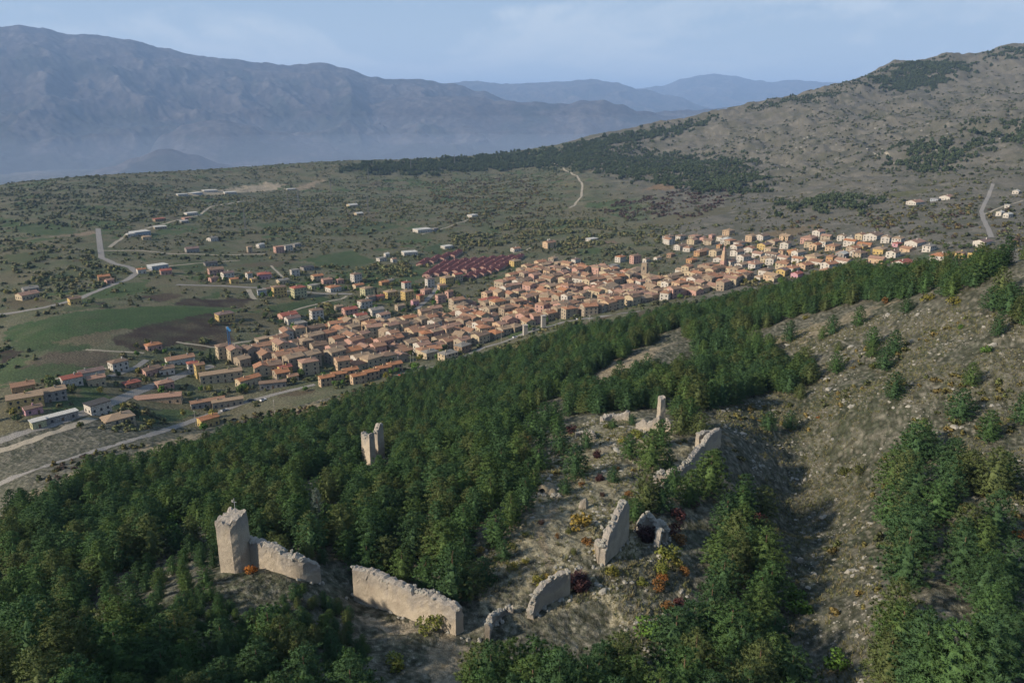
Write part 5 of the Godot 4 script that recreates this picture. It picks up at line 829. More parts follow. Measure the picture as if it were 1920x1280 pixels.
const PINES := [
	[2.1,0.55,[-57,-112.3,-50.7,-106.3,-45.7,-102.4,-43.1,-102.3,-40.7,-102.6,-35.8,-104,-31.3,-107.3,-28.7,-106.8,-25.9,-105.8,-23.1,-98.5,-20.6,-91.4,-19.2,-86.5,-18,-81.9,-23.2,-83.5,-28.3,-84.3,-33.5,-85.4,-39,-86.9,-42.8,-89.4,-47.3,-92.7,-51.6,-101.3]],
	[4.19,1.01,[-243.5,-284,-159.6,-197.4,-126.4,-166.3,-121,-165,-118,-166.9,-117.5,-175.9,-122.1,-194.2,-123,-207.8,-122.6,-221,-124.1,-239.7,-132.4,-275.2,-133.5,-308.2,-130.3,-337.9,-117,-340.7,-103,-341.9,-95.1,-362.2,-85.2,-380.2,-74.9,-411.1,-62.8,-446.9,-45.1,-453.5,-26.7,-454.5,-13.3,-453.3,0,-450,16.5,-451.6,33,-454.4,48.2,-442.8,63,-435.2,77.5,-437.9,93,-445.3,94.9,-417.9,96.3,-392.6,76.2,-361.9,58.1,-331.5,45.6,-310.8,34.8,-295,24.8,-279.1,15.6,-261.7,7.3,-242.9,0,-221.7,2.8,-186.5,5.2,-170.7,4,-160.8,2.9,-152.3,1.1,-142.7,-0.5,-134.7,-3.1,-130.3,-5.5,-126.6,-4.3,-119.8,-3.2,-114.1,-5.1,-110.8,-7,-107.5,-7.8,-106.3,-8.6,-105.1,-13.4,-110.4,-18.8,-116.9,-23.1,-119.8,-27.2,-121.5,-28.3,-117.1,-28.9,-111.7,-26.8,-106.2,-24.7,-100,-18.9,-79.6,-14.7,-64.5,-36.4,-62,-61.3,-64.9,-141.3,-157.1]],
	[7.06,0.88,[-145.7,-193.2,-139,-191.1,-138.6,-197.6,-139.3,-210.1,-141.2,-226,-149.8,-255,-160.4,-291.1,-133.4,-241.4,-122.6,-221,-123,-207.8,-122.1,-194.2,-117.5,-175.9,-118,-166.9,-121,-165,-126.4,-166.3,-132.5,-175]],
	[4.09,1.01,[86.2,-426.8,110.7,-427.4,194.2,-615.6,243.4,-655.8,290.4,-681.3,164.8,-346.4,167.4,-318.8,165.7,-297.6,158.8,-269.9,156.5,-252.8,152.1,-234,142.3,-217.6,136.5,-207.4,134.8,-213.9,134.1,-222.6,135.8,-234.1,138.2,-247.7,136,-258.3,134,-270.8,131.6,-284.2,127.5,-295.5,120.7,-298.9,113.2,-301,106.7,-306.9,99.6,-312.1,90.4,-319.1,80,-323.3,82.4,-366.6]],
	[4.46,1.06,[85,-315.8,90.7,-299.9,95.8,-285.6,98.6,-264.1,99.7,-242,97,-232.5,93.9,-222.3,87.7,-227.1,80,-228.9,69.9,-217.8,59.4,-203.3,55.3,-202.5,51.5,-202.2,47.5,-195,44,-188.9,39.1,-196.7,34.3,-208.2,26.6,-208.7,19.1,-212.4,19.5,-237.5,19.5,-261.6,25.6,-255.3,31.7,-250.4,44.4,-266.8,58,-281.6,70.8,-297.7]],
	[4.65,1.11,[47.6,-143.7,51.6,-148.1,56.8,-155.2,52.1,-137.8,50.1,-128.4,48.3,-118.6,46.3,-109,37.2,-84.6,28,-61.5,20.7,-63.1,13,-64.4,16.9,-76.2,22.1,-91.3,26.7,-98.1,31.9,-105.5,35.1,-114.6,38.7,-125.1,42.9,-133.7]],
	[4.36,1.11,[-6.2,-82,-1.7,-82.3,2.8,-83.1,5,-84,7.2,-84.8,9.3,-88.4,11.5,-91.5,14.4,-90.9,17.3,-90.1,14.9,-75.7,13,-64.4,4,-64.9,-5.1,-64.7,-5.6,-72.8]],
	[6.44,1.15,[87.9,-164.4,91.7,-160.7,96,-158.1,91.4,-145.9,86.3,-133.3,82.5,-122.5,79.7,-113.6,81.2,-109.7,83.1,-106.6,63.1,-77.3,47.6,-55.6,41.1,-56.6,35,-58.9,42.9,-72.6,55.3,-94,62.5,-111.3,69.4,-129.5,79.4,-148.3]],
	[8.15,1.04,[100,-170.9,107.8,-161.5,117.3,-156.4,99.1,-128.4,84.9,-106.7,82,-109.6,79.7,-113.6,82.2,-122.7,85.7,-134,95,-155.3]],
	[9.78,0.88,[98.7,-324.4,113.8,-309,125.8,-291.1,124.1,-268.8,123.3,-250.7,117,-225.7,108.5,-198.9,109.7,-213.1,109.6,-226.2,106.7,-242.8,103.6,-262.4,100.5,-287.8]],
	[7.6,0.99,[167.2,-281.2,153.3,-230.9,493.2,-673.8,137.5,-182.5,123.2,-158.6,120.4,-163.5,117.8,-169.2,121.2,-179.9,126.2,-193.4,134.8,-216.3]],
	[17.38,0.83,[85.9,-241.7,104.1,-231.9,116.9,-216.1,115.9,-193,118.6,-179.6,118.6,-168.7,119.4,-159.8,107.8,-161.5,98,-166.7,92.3,-172,86.7,-178.7,82.4,-189.2,75,-194.4,77.9,-210.2]]]
const CLEARINGS := [
	[32.2,-271.6,45.3,-286.2,60,-303.4,65.1,-310.1,70.6,-317.4,70.6,-309.6,70.9,-303.2,61.4,-288.7,52.9,-275.8,42.9,-263.7,33.5,-250.7,32.9,-261],
	[97.4,-312,110.7,-309.2,122.6,-303.8,131.3,-294.9,137.9,-283.4,132.7,-268,129.5,-257.2,121.5,-266.7,111.1,-273.1,102.1,-280.3,92.1,-286.6,94.4,-298.1],
	[29.3,-139.7,31.8,-144.5,34.6,-149.5,42.1,-160.8,50.3,-172.3,51.7,-170.8,53.3,-169.7,51.2,-162.4,49.1,-155.2,43.9,-151.8,39.3,-149.9,35.9,-144.6,32.8,-139.6,31,-139.6],
	[-49.8,-220.6,-44.3,-225,-37.9,-225.9,-32.5,-195.9,-29.4,-179.7,-32.8,-176.4,-36,-172.3,-39.6,-178.4,-43.7,-185.6,-46.3,-200.8],
	[-49.6,-111.3,-50.8,-115.2,-52.2,-119.3,-49.1,-118.6,-46.3,-118.6,-38.5,-114.7,-32.5,-115.9,-31.3,-113.6,-30.2,-111.5,-32.2,-108.3,-34.3,-105.9,-37.4,-103.9,-40.7,-102.6,-43.2,-103,-45.8,-103.8,-47.5,-107.1],
	[-30.3,-117.9,-28.9,-120.4,-27.4,-122.5,-26.3,-121.5,-25.1,-120.4,-25.7,-115.9,-26,-110.3,-27.4,-110.7,-28.7,-110.8,-29.5,-114.4],
	[-5.5,-127.6,-2.9,-134.3,0,-143.2,2.4,-152.6,5,-162.2,9.3,-175.7,14.7,-194.6,21.9,-201.5,30.1,-211.4,36.4,-206.9,42.8,-204.1,46.7,-188.3,51.6,-179.7,49.1,-170.2,47.5,-163.7,38.9,-153.5,31.1,-143.7,30.9,-136.8,30.8,-130.7,29.2,-122.9,27.8,-116.1,23.6,-110.6,19.8,-106.4,15.9,-105.9,12,-105.7,7.7,-104.3,3.4,-102.5,-0.6,-100,-4.4,-97.6,-5.7,-102.6,-7,-107.5,-5.1,-110.8,-3.2,-114.1,-4.3,-120.2],
	[-27.4,-108.9,-26.9,-112.8,-26.2,-116.2,-16.6,-107.4,-8.2,-99.5,-4.7,-79.4,-2.3,-64.8,-8.8,-64.6,-15.2,-64.5,-17.6,-78.3,-20.9,-97.1,-24.2,-103.7],
	[-59.6,-193.2,-55.8,-201.4,-52,-211.9,-46.3,-190.9,-41.9,-174.8,-42.3,-162.6,-42.7,-151.8,-45.1,-151.9,-47.5,-152.2,-53.1,-171.2]]
const LONE_PINES := [12.47,-207.17,1,17.35,-218.26,0.95,23.29,-229.09,1,28.43,-215.9,0.9,38.45,-232.5,1,-0.2,-127.88,0.9,2.62,-134.37,0.8,9.32,-199.5,1,5.78,-191.29,1,17.92,-168.3,0.6,21.42,-146.17,0.55,10.97,-141.6,0.5,35.58,-167.22,0.9,26.83,-159.71,0.7,35.05,-154.93,0.6,-2.92,-122.87,0.9,-1.4,-117.43,0.5,11.94,-185.81,0.85,7.33,-175.29,0.9,33.16,-141.48,0.85,35.82,-138.46,0.95,23.26,-128.97,0.7,45.13,-180.29,1,46.24,-173.66,0.9,32.78,-219.36,1,24.52,-215.42,0.9,39.55,-216.15,1,3.06,-159.48,0.9,4.44,-143.17,0.7,-4,-83.19,1.07,-0.34,-81.26,1.11,3.13,-82.21,0.97,5.94,-80.33,1.11,-5.18,-78.02,0.83,13.65,-150.3,1.07,30.7,-153.93,1.15,41.88,-146.09,1.39,11.49,-167.54,0.83,-4.25,-136.07,0.97,-9.04,-127.1,1.11,0,-131.05,0.65,26.05,-133.41,1.07,21.58,-131.44,0.56,29.36,-134.27,0.97,-9.67,-108.18,1.2,-26.05,-120.29,1.07,-19.49,-118.23,0.92,-14.73,-114.13,0.92,70.77,-195.34,0.78,109.07,-243.74,0.56,41.94,-176.23,0.92,41.41,-131.34,1.11,45.79,-131.73,1.02,47.55,-141.59,0.92,3.48,-150.3,0.92,-2.4,-155.87,1.11,130.6,-245.35,0.74,132.37,-204.68,1.02,132.07,-197.21,1.11,87.1,-225.49,1.07,82.79,-251.57,0.83,97.88,-237.1,0.88,6.05,-157.88,0.74,46.32,-158.93,0.74,45.33,-120.1,1.2,30.74,-101.04,1.11,-46.68,-166.96,0.92,-47.17,-191.33,0.92,26.52,-185.25,0.41,31.73,-187.35,0.46]
const FAR_PINES := [
	[9,0.9,[1242,-2763,1291,-2840,1353,-2940,1400,-2984,1448,-3028,1485,-3003,1526,-2987,1584,-2950,1642,-2916,1614,-2871,1586,-2825,1524,-2782,1465,-2744,1400,-2736,1332,-2724,1287,-2743]],
	[11,1,[-501,-2306,-351,-2405,-192,-2578,-63,-2668,72,-2671,180,-2665,287,-2667,365,-2713,441,-2738,553,-2754,662,-2753,661,-2708,661,-2668,557,-2632,453,-2588,362,-2554,271,-2504,217,-2460,164,-2420,82,-2423,0,-2415,-128,-2353,-248,-2278,-321,-2246,-393,-2221,-446,-2262]],
	[13,0.9,[51,-2501,185,-2487,322,-2507,407,-2457,482,-2374,562,-2242,627,-2101,571,-1863,506,-1608,449,-1579,395,-1552,356,-1706,308,-1876,251,-2043,182,-2226,120,-2362]],
	[12,1,[478,-1285,516,-1280,553,-1276,521,-1200,494,-1134,471,-1145,448,-1156,462,-1216]],
	[12,1,[855,-1757,888,-1675,931,-1623,890,-1546,843,-1459,805,-1489,768,-1525,811,-1638]],
	[10,1.1,[1075,-1727,1106,-1735,1139,-1745,1057,-1612,997,-1515,981,-1525,965,-1535,1011,-1617]],
	[12,0.9,[1041,-1784,1074,-1781,1110,-1783,1079,-1740,1050,-1701,1044,-1739]],
	[12,0.7,[804,-2746,964,-2796,1117,-2815,1198,-2836,1280,-2857,1174,-2773,1054,-2648,943,-2627,844,-2638,830,-2712]],
	[12,1,[1726,-2971,1802,-2965,1842,-2900,1807,-2839,1777,-2787,1744,-2830,1708,-2870,1725,-2935]],
	[14,1,[461,-1776,495,-1745,527,-1713,495,-1589,468,-1481,439,-1503,408,-1522,432,-1638]],
	[14,1,[941,-2306,964,-2307,988,-2309,976,-2279,964,-2249,953,-2278]]]
const SCRUB := [
	[4.2,"castle",0.75,[-6,-126,-2,-139,4,-159,12,-177,23,-206,32,-191,40,-183,43,-171,47,-166,38,-153,31,-141,31,-134,31,-127,29,-118,27,-110,22,-105,18,-102,11,-103,3,-104,0,-105,-3,-107,-5,-115]],
	[4.6,"castle",0.95,[53,-185,76,-222,96,-241,112,-238,124,-231,130,-210,140,-199,116,-157,87,-112,78,-115,72,-123,54,-97,43,-80,41,-84,37,-85,44,-102,49,-118,52,-149]],
	[11,"purple",2.6,[224,-1551,318,-1598,419,-1654,435,-1566,448,-1483,365,-1355,293,-1243,249,-1279,200,-1312,181,-1378,160,-1447,191,-1499]],
	[9,"olive",3.2,[-102,-1221,-53,-1277,0,-1335,66,-1355,132,-1362,161,-1254,185,-1154,154,-1099,125,-1047,98,-1037,72,-1026,38,-1078,0,-1128,-39,-1109,-76,-1088,-89,-1151]],
	[10,"olive",3.0,[209,-1255,230,-1226,250,-1195,221,-1092,198,-1007,182,-1017,166,-1026,185,-1128]],
	[13,"mixed",2.6,[347,-1084,408,-1109,470,-1131,534,-1104,594,-1076,662,-1084,737,-1101,591,-872,484,-706,469,-746,462,-805,460,-879,455,-961,419,-986,379,-1006,364,-1045]],
	[14,"olive",3,[-717,-1067,-608,-997,-530,-968,-459,-871,-396,-785,-410,-742,-425,-707,-460,-715,-497,-724,-584,-859]],
	[16,"olive",3,[-781,-1575,-656,-1802,-456,-1958,-317,-1843,-185,-1676,-205,-1410,-221,-1219,-337,-1208,-443,-1174,-593,-1357]],
	[17,"dark",3,[-1133,-1724,-974,-1758,-848,-1879,-725,-1633,-607,-1392,-615,-1275,-617,-1165,-698,-1166,-797,-1192,-948,-1430]],
	[15,"mixed",2.8,[-233,-2137,-89,-2185,60,-2188,84,-1737,100,-1442,48,-1392,0,-1335,-65,-1338,-130,-1337,-178,-1725]],
	[9,"olive",3,[-281,-550,-272,-562,-263,-574,-251,-580,-239,-586,-228,-546,-220,-513,-233,-525,-248,-537,-257,-536,-266,-535,-273,-542]],
	[9,"olive",2.6,[-256,-447,-236,-441,-214,-433,-206,-444,-196,-453,-193,-443,-189,-432,-198,-411,-196,-369,-214,-376,-233,-382,-245,-415]],
	[8,"mixed",1.6,[-228,-309,-207,-306,-201,-326,-188,-357,-186,-427,-184,-420,-180,-412,-173,-341,-179,-309,-181,-272,-204,-273,-215,-289]],
	[8,"mixed",1.8,[-175,-432,-157,-448,-138,-463,-113,-477,-89,-501,-82,-484,-76,-465,-92,-427,-106,-394,-133,-402,-159,-407,-169,-423]],
	[8,"olive",2.2,[-24,-540,-4,-566,17,-578,34,-522,51,-502,48,-476,46,-457,27,-456,7,-459,-7,-493]],
	[22,"dark",3.4,[254,-1956,510,-2395,729,-2472,954,-2424,1229,-2500,1471,-2593,1641,-2553,1086,-1659,794,-1190,735,-1332,673,-1540,565,-1529,453,-1498,372,-1723]],
	[48,"dark",3.2,[811,-2769,1074,-2899,1322,-2957,1584,-2921,1807,-2839,1641,-2553,1312,-2022,1119,-2074,934,-2177,884,-2452]],
	[10,"olive",3.2,[-261,-924,-230,-932,-199,-939,-171,-966,-140,-994,-126,-938,-113,-887,-138,-882,-162,-876,-181,-879,-200,-883,-230,-903]],
	[12,"olive",3.4,[-196,-760,-178,-731,-162,-705,-161,-677,-160,-650,-170,-654,-181,-658,-188,-706]],
	[12,"dark",3.4,[122,-1092,143,-1071,162,-1049,180,-1028,198,-1007,191,-972,185,-936,155,-954,123,-969,123,-1027]],
	[10,"olive",3,[255,-928,273,-936,292,-943,270,-869,249,-798,236,-792,223,-786,239,-855]]]
const STONY := [[95.5,-298.2,115.4,-284.7,127.8,-261.1,133.2,-223.5,139.7,-199.2,115.5,-157.1,86.8,-112.3,86.9,-122.9,89.1,-138.3,89.4,-152.6,87.3,-165.8,79.5,-149.6,69.4,-129.5,54.8,-95.9,43.2,-71,42.8,-81.6,37.2,-84.6,43.7,-101.9,49.5,-117.9,52.5,-139.2,56.4,-167,54.7,-175.8,55.9,-196.1,78.7,-259.8],[-6,-125.8,-1.6,-139.1,3.7,-159.1,12.1,-176.9,23.2,-206.3,31.6,-190.8,40,-183.2,34.9,-160.5,31.1,-143.7,24,-121.2,19,-106.4,11.1,-105.3,3.4,-103.7,0,-105,-3.5,-106.8,-4.6,-115.2],[12.5,-111.4,19.6,-113.9,27.5,-119,29,-115.1,30.6,-111.5,25.2,-97,19.9,-81.4,17.7,-82.3,15.4,-83,16.1,-94.4,16,-103.1,14.3,-107.2],[807.3,-2222.8,1013.6,-2195.8,1247.3,-2231.5,1280.3,-2120.2,1311.7,-2021.8,1068.3,-1630.7,926.1,-1399.6,868.8,-1493,810.9,-1614.7,786.7,-1730.4,750.3,-1842.7,781.9,-2030.5],[311.9,-2423.6,612.1,-2292.5,823.8,-2035.2,750.3,-1842.7,652.4,-1592.6,544,-1693.7,408,-1754.4,383.3,-2125.3]]
const RANGES := [
	["far left massif",15000,9800,9000,[-50.63,677.59,-43.4,1145.8,-36.89,1277.2,-31.82,1398.17,-30.72,1435.38,-29.78,1408.23,-28.56,1327.47,-26.82,1329.4,-25.05,1280.74,-23.26,1162.09,-20.75,1033.46,-19.11,1016.08,-17.44,962.37,-15.21,926.51,-13.26,968.81,-11.85,891.52,-9.71,731.4,-8.25,687.32,-7.13,707.15,-4.15,616.37,-2.27,485.53,0,315.37,1.91,105.54,3.83,-86.24]],
	["pale range",24000,19000,6000,[-9.84,-24.58,-6.04,729.65,-3.02,941.9,-0.38,867.93,1.89,897.57,3.4,926.66,5.64,984.03,7.14,907.42,9.01,711.15,11.24,529.83,13.83,201.73]],
	["pale peak",32000,26000,8000,[1.53,100.51,5.3,606.24,8.64,882.21,10.47,996.96,12.08,1266.22,13.14,1378.16,14.02,1431.65,15.09,1348.9,16.86,1167.09,17.91,1104.56,18.91,1174.88,21.59,1065.32,24.14,1122.19,27.52,1007.54,34.42,1033.57,41.5,807]],
	["dark foothills",13200,10500,2500,[-18.04,-613.48,-15.44,-307.11,-12.81,-4.78,-10.18,242.25,-7.55,358.57,-3.03,376.38,-1.14,309.86,1.52,276.4,3.8,251.2,4.93,301.15,6.44,309.19,7.57,250.86,9.09,142.84,11.32,68.79,13.9,-28.57,17.19,-245.12,20.13,-603.31]],
	["round hill",11200,9600,1500,[-31.7,-768.33,-28.93,-617.97,-26.67,-461.91,-24.99,-297.51,-23.6,-142.26,-22.39,-18.07,-20.52,46.59,-18.51,-16.8,-16.46,-130.32,-13.63,-233.81,-11.47,-381.14,-8.51,-591.38,-5.47,-820.1]],
	["low hill",9300,8200,1000,[-35.13,-707.39,-32.88,-651.89,-30.8,-573.96,-28.94,-490.04,-27.35,-412.15,-25.71,-320.94,-23.71,-228.46,-22.11,-290.19,-20.16,-412.15,-18.13,-525.71,-15.32,-656.91,-12.04,-804.42]],
	["hazy hill",12600,10900,1500,[-22.23,-703.16,-19.4,-483.97,-16.48,-202.94,-14.64,-72.43,-12.07,27.7,-9.12,-5.92,-6.13,-136.61,-3.08,-301.45,0,-566.69,2.73,-774.58]],
	["right foothill",14500,12500,2000,[-0.39,-644.02,2.31,-311.41,4.59,-95.04,8.35,72.93,12.03,146.85,16.32,201.03,23.09,158.51,32.1,83.34]]]
const RUINS := {"tower": [-46.44,-112.6], "curtain": [-44.74,-114.24,-39.33,-111.51,-35.42,-110.14,-32.38,-111.7], "long": [-26.6,-112.44,-23.53,-111.36,-17.43,-106.76,-12.23,-102.77,-8.04,-99.51],
	"fragment": [9.27,-108.05,6.94,-106.97,4.99,-105.82,3.39,-103.94,2.86,-102.75], "curved": [0.17,-103.75,-1.52,-103.4,-2.68,-102.02,-3.45,-99.75,-3.69,-96.88], "tall": [20.51,-122.53,18.96,-119.68,17.18,-116.78,15.31,-114.13], "stub": [15.34,-114.4,14.88,-117.02],
	"round": [23.12,-124.24,24.84,-125.05,26.24,-124,26.4,-121.62,25.6,-119.36], "round2": [26.94,-124.58,28.36,-123.65], "east": [33.32,-147.92,35.56,-149.83,39.19,-154.62,43.2,-160.44,46.54,-165.04,49.82,-169.87], "east2": [43.47,-164.97,45.99,-167.07,48.58,-169.13], "stub2": [29.81,-146.28,32.12,-145.87],
	"keep": [37.75,-179.99], "mound": [32.59,-184.04,34.68,-180.29,37.29,-178.98], "mound2": [38.28,-179.95,40.2,-178.71], "ridge": [24.44,-193.48,27.82,-194.97,32.01,-193.7], "forest": [-47.06,-223.7,-43.5,-218.61], "forest2": [-44.24,-227.99,-42.58,-230.56], "vault": [6.13,-141.17], "vault2": [4.31,-138.72,8.02,-148.53], "stone": [14.01,-134.13], "low": [16.34,-179.9,19.12,-180.69,19.98,-173.4] }
const POLES := [-187.5,-419.7,-139.7,-418.6,-81.6,-520.1,47.6,-453.4,-8.8,-603.8,9,-619.4,41.5,-638.3,-73.7,-527.2,-73.3,-538.9,-43.4,-483.3,-241.8,-515.2,-44.4,-608.2]
const PYLONS := [-296.7,-2297.4,-177.6,-2423.1,-390.9,-2121.4,-436.3,-1579.2,-278.8,-1491.3,-450.5,-1552.4,-431.7,-1239.3,-439.2,-1880.7]
const CYPRESSES := [11.2,-704.7,9,-733.8,18.5,-737.9,1.1,-745.4,52.4,-1065.4,43,-1055.4,60.2,-1071.5,266.8,-961.8,339.1,-948.7,337,-847.9,-143.1,-784.9,-222.2,-535.9,-216,-526.2,63.2,-1045.5]
const SPOTS := {"crane": Vector2(-212.4, -549.9), "church": Vector2(139.2, -853), "bell": Vector2(146.9, -834.3), "church2": Vector2(54, -1099.1), "steptower": Vector2(237.3, -847.5), "solar": Vector2(97.8, -769.3), "pier1": Vector2(11.1, -612.7), "pier2": Vector2(26.4, -619.1)}
const SHEDS := [-250.3,-389.5,21.2,-254.6,-380.5,6.8]
const CARS := [-162.7,-467.4,-156,-476.8,-171.2,-468.7,-163.2,-476.8,-42.9,-508.4,-36.1,-547.2,2.2,-609.4,11.2,-618.9,18.9,-622.2,31.9,-629.5,-75.5,-492.2,-67.3,-507.5,-183.3,-453.4,-178.9,-460.5,57.1,-633.4,68.4,-632.8]
const HUTS := [-102.3,-889.8,-85.1,-988,-92.2,-899.1,-73.4,-995.9,-81.8,-908.3,-61.6,-1003.6,-71.2,-917.3,-49.5,-1010.8,-60.4,-926.1,-37.3,-1017.3,-49.3,-934.9,-24.9,-1023.1,-38.1,-943.3,-12.3,-1028.3,-26.6,-951.3,0.4,-1033.1,-14.9,-958.8,13.1,-1037.3,-117.9,-958.7,-111.4,-999.8,-106.8,-982.5,-99.6,-1024.8,-95.1,-1006.8,-87.1,-1049.6,-82.8,-1031.3,-74,-1073.7,-54.9,-877.3,-47.6,-906.7,-46.8,-890.2,-39.1,-920.8,-38.5,-903.5,-30.5,-935.2,-29.9,-917.3,-21.5,-949.6,-21.1,-931.3,-12.3,-963.9]
const BUSHES := [
	[12.7,-126.7,3.2,"yellow","big golden yellow bush below the upright stone"],
	[27.1,-117.4,3.0,"lime","big yellow green bush right of the round broken tower"],
	[25.4,-113.1,2.2,"lime","yellow green bush below the round broken tower"],
	[11,-109.3,3.0,"plum","big dark purple leafless bush right of the curved wall fragment"],
	[24.5,-123.1,2.6,"plum","big dark purple leafless bush below the round broken tower"],
	[19.4,-122.9,2.4,"bare","dark brown leafless bush behind the tall leaning wall fragment"],
	[3.5,-182.5,2.6,"rust","big rust brown bush left of the vault opening"],
	[15.4,-185.2,2.2,"crimson","dark crimson bush right of the vault opening"],
	[50.8,-140.9,2.6,"crimson","big dark crimson bush right of the eastern wall"],
	[32.3,-133.2,2.4,"crimson","dark crimson bush right of the round broken tower, second from left"],
	[30.5,-126.9,2.2,"crimson","dark crimson bush right of the round broken tower, first from left"],
	[31.3,-124.6,2.0,"rust","rust brown bush right of the round broken tower, second from left"],
	[36.8,-138.8,2.0,"crimson","dark crimson bush below the eastern wall"],
	[53.4,-79.7,2.6,"orangeleaf","big bright orange bush left of the lower right pines"],
	[40.4,-116.5,1.8,"orangeleaf","bright orange bush in the shady gully, first from left"],
	[37,-93.2,1.8,"orangeleaf","bright orange bush in the shady gully, second from left"],
	[-12.7,-99.7,2.6,"lime","big yellow green bush right of the long curtain wall"],
	[-16,-88.8,2.6,"lime","big yellow green bush below the long curtain wall"],
	[-3,-88.4,2.4,"yellowgreen","olive yellow bush left of the curved wall fragment, first from left"],
	[31.1,-174.8,2.4,"lime","yellow green bush left of the castle keep stump"],
	[27.1,-170.4,1.8,"yellowgreen","olive yellow bush left of the castle keep stump"],
	[25.2,-185.7,1.8,"olive","olive green bush left of the castle keep stump"],
	[0,-114.2,1.6,"yellowgreen","olive yellow bush left of the curved wall fragment, second from left"],
	[6.2,-110.8,1.6,"yellow","golden yellow bush behind the curved wall fragment, first from left"],
	[4.4,-110.4,1.8,"yellowgreen","olive yellow bush behind the curved wall fragment"],
	[8.3,-111.6,1.4,"yellow","golden yellow bush behind the curved wall fragment, second from left"],
	[14.8,-116.1,1.5,"yellow","golden yellow bush below the tall leaning wall fragment"],
	[-5.8,-121.2,1.4,"yellow","golden yellow bush left of the curved wall fragment"],
	[13.3,-119.9,1.6,"rust","rust brown bush left of the tall leaning wall fragment"],
	[-40.3,-144.9,3,"bare","big dark brown leafless bush left of the tower in the wood"],
	[-42.7,-151.8,1.4,"yellow","golden yellow bush left of the tower in the wood"],
	[-39.9,-152.7,1.2,"yellow","small golden yellow bush left of the tower in the wood"],
	[-20.1,-142.3,1.8,"rust","rust brown bush behind the long curtain wall"],
	[-43.4,-110.4,1.5,"rustgrass","rusty orange bush right of the corner tower"],
	[-3,-126.7,1.8,"bare","dark brown leafless bush left of the vault opening"],
	[2.3,-145.6,1.6,"crimson","dark crimson bush left of the vault opening"],
	[18.8,-147.8,1.5,"plum","dark purple leafless bush right of the upright stone, second from left"],
	[19.8,-162.5,1.6,"plum","dark purple leafless bush right of the upright stone, first from left"],
	[4.6,-149.8,1.2,"crimson","small dark crimson bush behind the vault opening"],
	[23.9,-139.9,1.4,"rust","rust brown bush left of the round broken tower"],
	[24.3,-109.5,1.8,"rust","rust brown bush below the round broken tower"],
	[25.1,-111.7,1.6,"orangeleaf","bright orange bush below the round broken tower"],
	[17,-111.7,1.8,"yellowgreen","olive yellow bush below the tall leaning wall fragment"],
	[21.7,-110.3,1.3,"lime","small yellow green bush below the round broken tower"],
	[27.2,-106.4,1.4,"crimson","dark crimson bush right of the round broken tower, third from left"],
	[25.1,-104.5,1.6,"rust","rust brown bush right of the round broken tower, first from left"],
	[146.1,-359.4,1.0,"olive","small olive green bush right of the ridge track"],
	[135.6,-242.8,3,"yellowgreen","big olive yellow bush left of the crest of the ridge"],
	[134.1,-225.4,3,"yellowgreen","big olive yellow bush below the crest of the ridge"],
	[133.7,-266.5,2.2,"rust","rust brown bush left of the crest of the ridge"],
	[119.1,-300.1,2,"yellowgreen","olive yellow bush behind the ridge track"],
	[117.7,-333.5,2.2,"yellowgreen","olive yellow bush left of the ridge track"],
	[47.8,-108.5,3,"greenleaf","big fresh green leafy bush in the shady gully, first from left"],
	[49.1,-114.3,2.4,"greenleaf","fresh green leafy bush in the shady gully, second from left"],
	[20.3,-96.3,3,"greenleaf","big fresh green leafy bush right of the curved wall fragment"],
	[86.3,-199.9,0.9,"orangeleaf","small bright orange bush on the rocky slope"],
	[80.9,-169.8,2.6,"olive","big olive green bush on the rocky slope"],
	[82.7,-165.5,2.2,"olive","olive green bush on the rocky slope"],
	[39.8,-93.4,2.2,"greenleaf","fresh green leafy bush in the shady gully, first from left"],
	[45.4,-88.7,2.6,"greenleaf","big fresh green leafy bush in the shady gully, second from left"],
	[83.3,-111,2,"rust","rust brown bush right of the lower right pines"],
	[33.7,-102.3,2,"rust","rust brown bush in the shady gully"],
	[31.5,-104.1,2.4,"olive","olive green bush right of the round broken tower"],
	[39.3,-95.1,1.5,"yellowgreen","olive yellow bush in the shady gully"],
	[28.9,-116.5,2.0,"yellowgreen","olive yellow bush right of the round broken tower"],
	[29.9,-114.7,1.6,"rust","rust brown bush right of the round broken tower, third from left"],
	[-68.7,-137.9,3.2,"greenleaf","big fresh green leafy bush in the dense left wood, second from left"],
	[-78.7,-156.5,3.0,"greenleaf","big fresh green leafy bush in the dense left wood, first from left"],
	[120.3,-184.9,2,"greenleaf","fresh green leafy bush right of the crest of the ridge"],
	[108.8,-217.5,2.4,"olive","olive green bush right of the ridge track"],
	[82.7,-213,1.8,"olive","olive green bush below the ridge track"],
	[124.7,-204.8,1.6,"greenleaf","fresh green leafy bush below the crest of the ridge"],
	[16.6,-154.5,1.0,"olive","small olive green bush behind the upright stone"],
	[10.3,-124,1.0,"olive","small olive green bush left of the upright stone"],
	[2.4,-123.3,1.1,"olive","small olive green bush left of the vault opening"],
	[5.5,-127.6,0.9,"bare","small dark brown leafless bush below the vault opening"],
	[0,-120.4,1.3,"olive","small olive green bush left of the curved wall fragment, second from left"],
	[-2.8,-117.8,1.2,"olive","small olive green bush left of the curved wall fragment, first from left"],
	[2.3,-115.2,1.1,"yellowgreen","small olive yellow bush left of the curved wall fragment"],
	[10.7,-116.9,1,"olive","small olive green bush left of the tall leaning wall fragment"],
	[8.2,-122.3,0.8,"rust","small rust brown bush left of the upright stone"],
	[23.5,-153.4,1,"rust","small rust brown bush right of the upright stone"],
	[18.4,-139.6,0.9,"bare","small dark brown leafless bush right of the upright stone"],
	[14.6,-145.4,1.1,"rust","small rust brown bush behind the upright stone"]]

const EYE := Vector3(0, 200, 0)
const BEARING0 := -47.0
const BEARING1 := 47.0
const NC := 700
const NR := 900
const LR0 := 3.55
const LR1 := 9.0

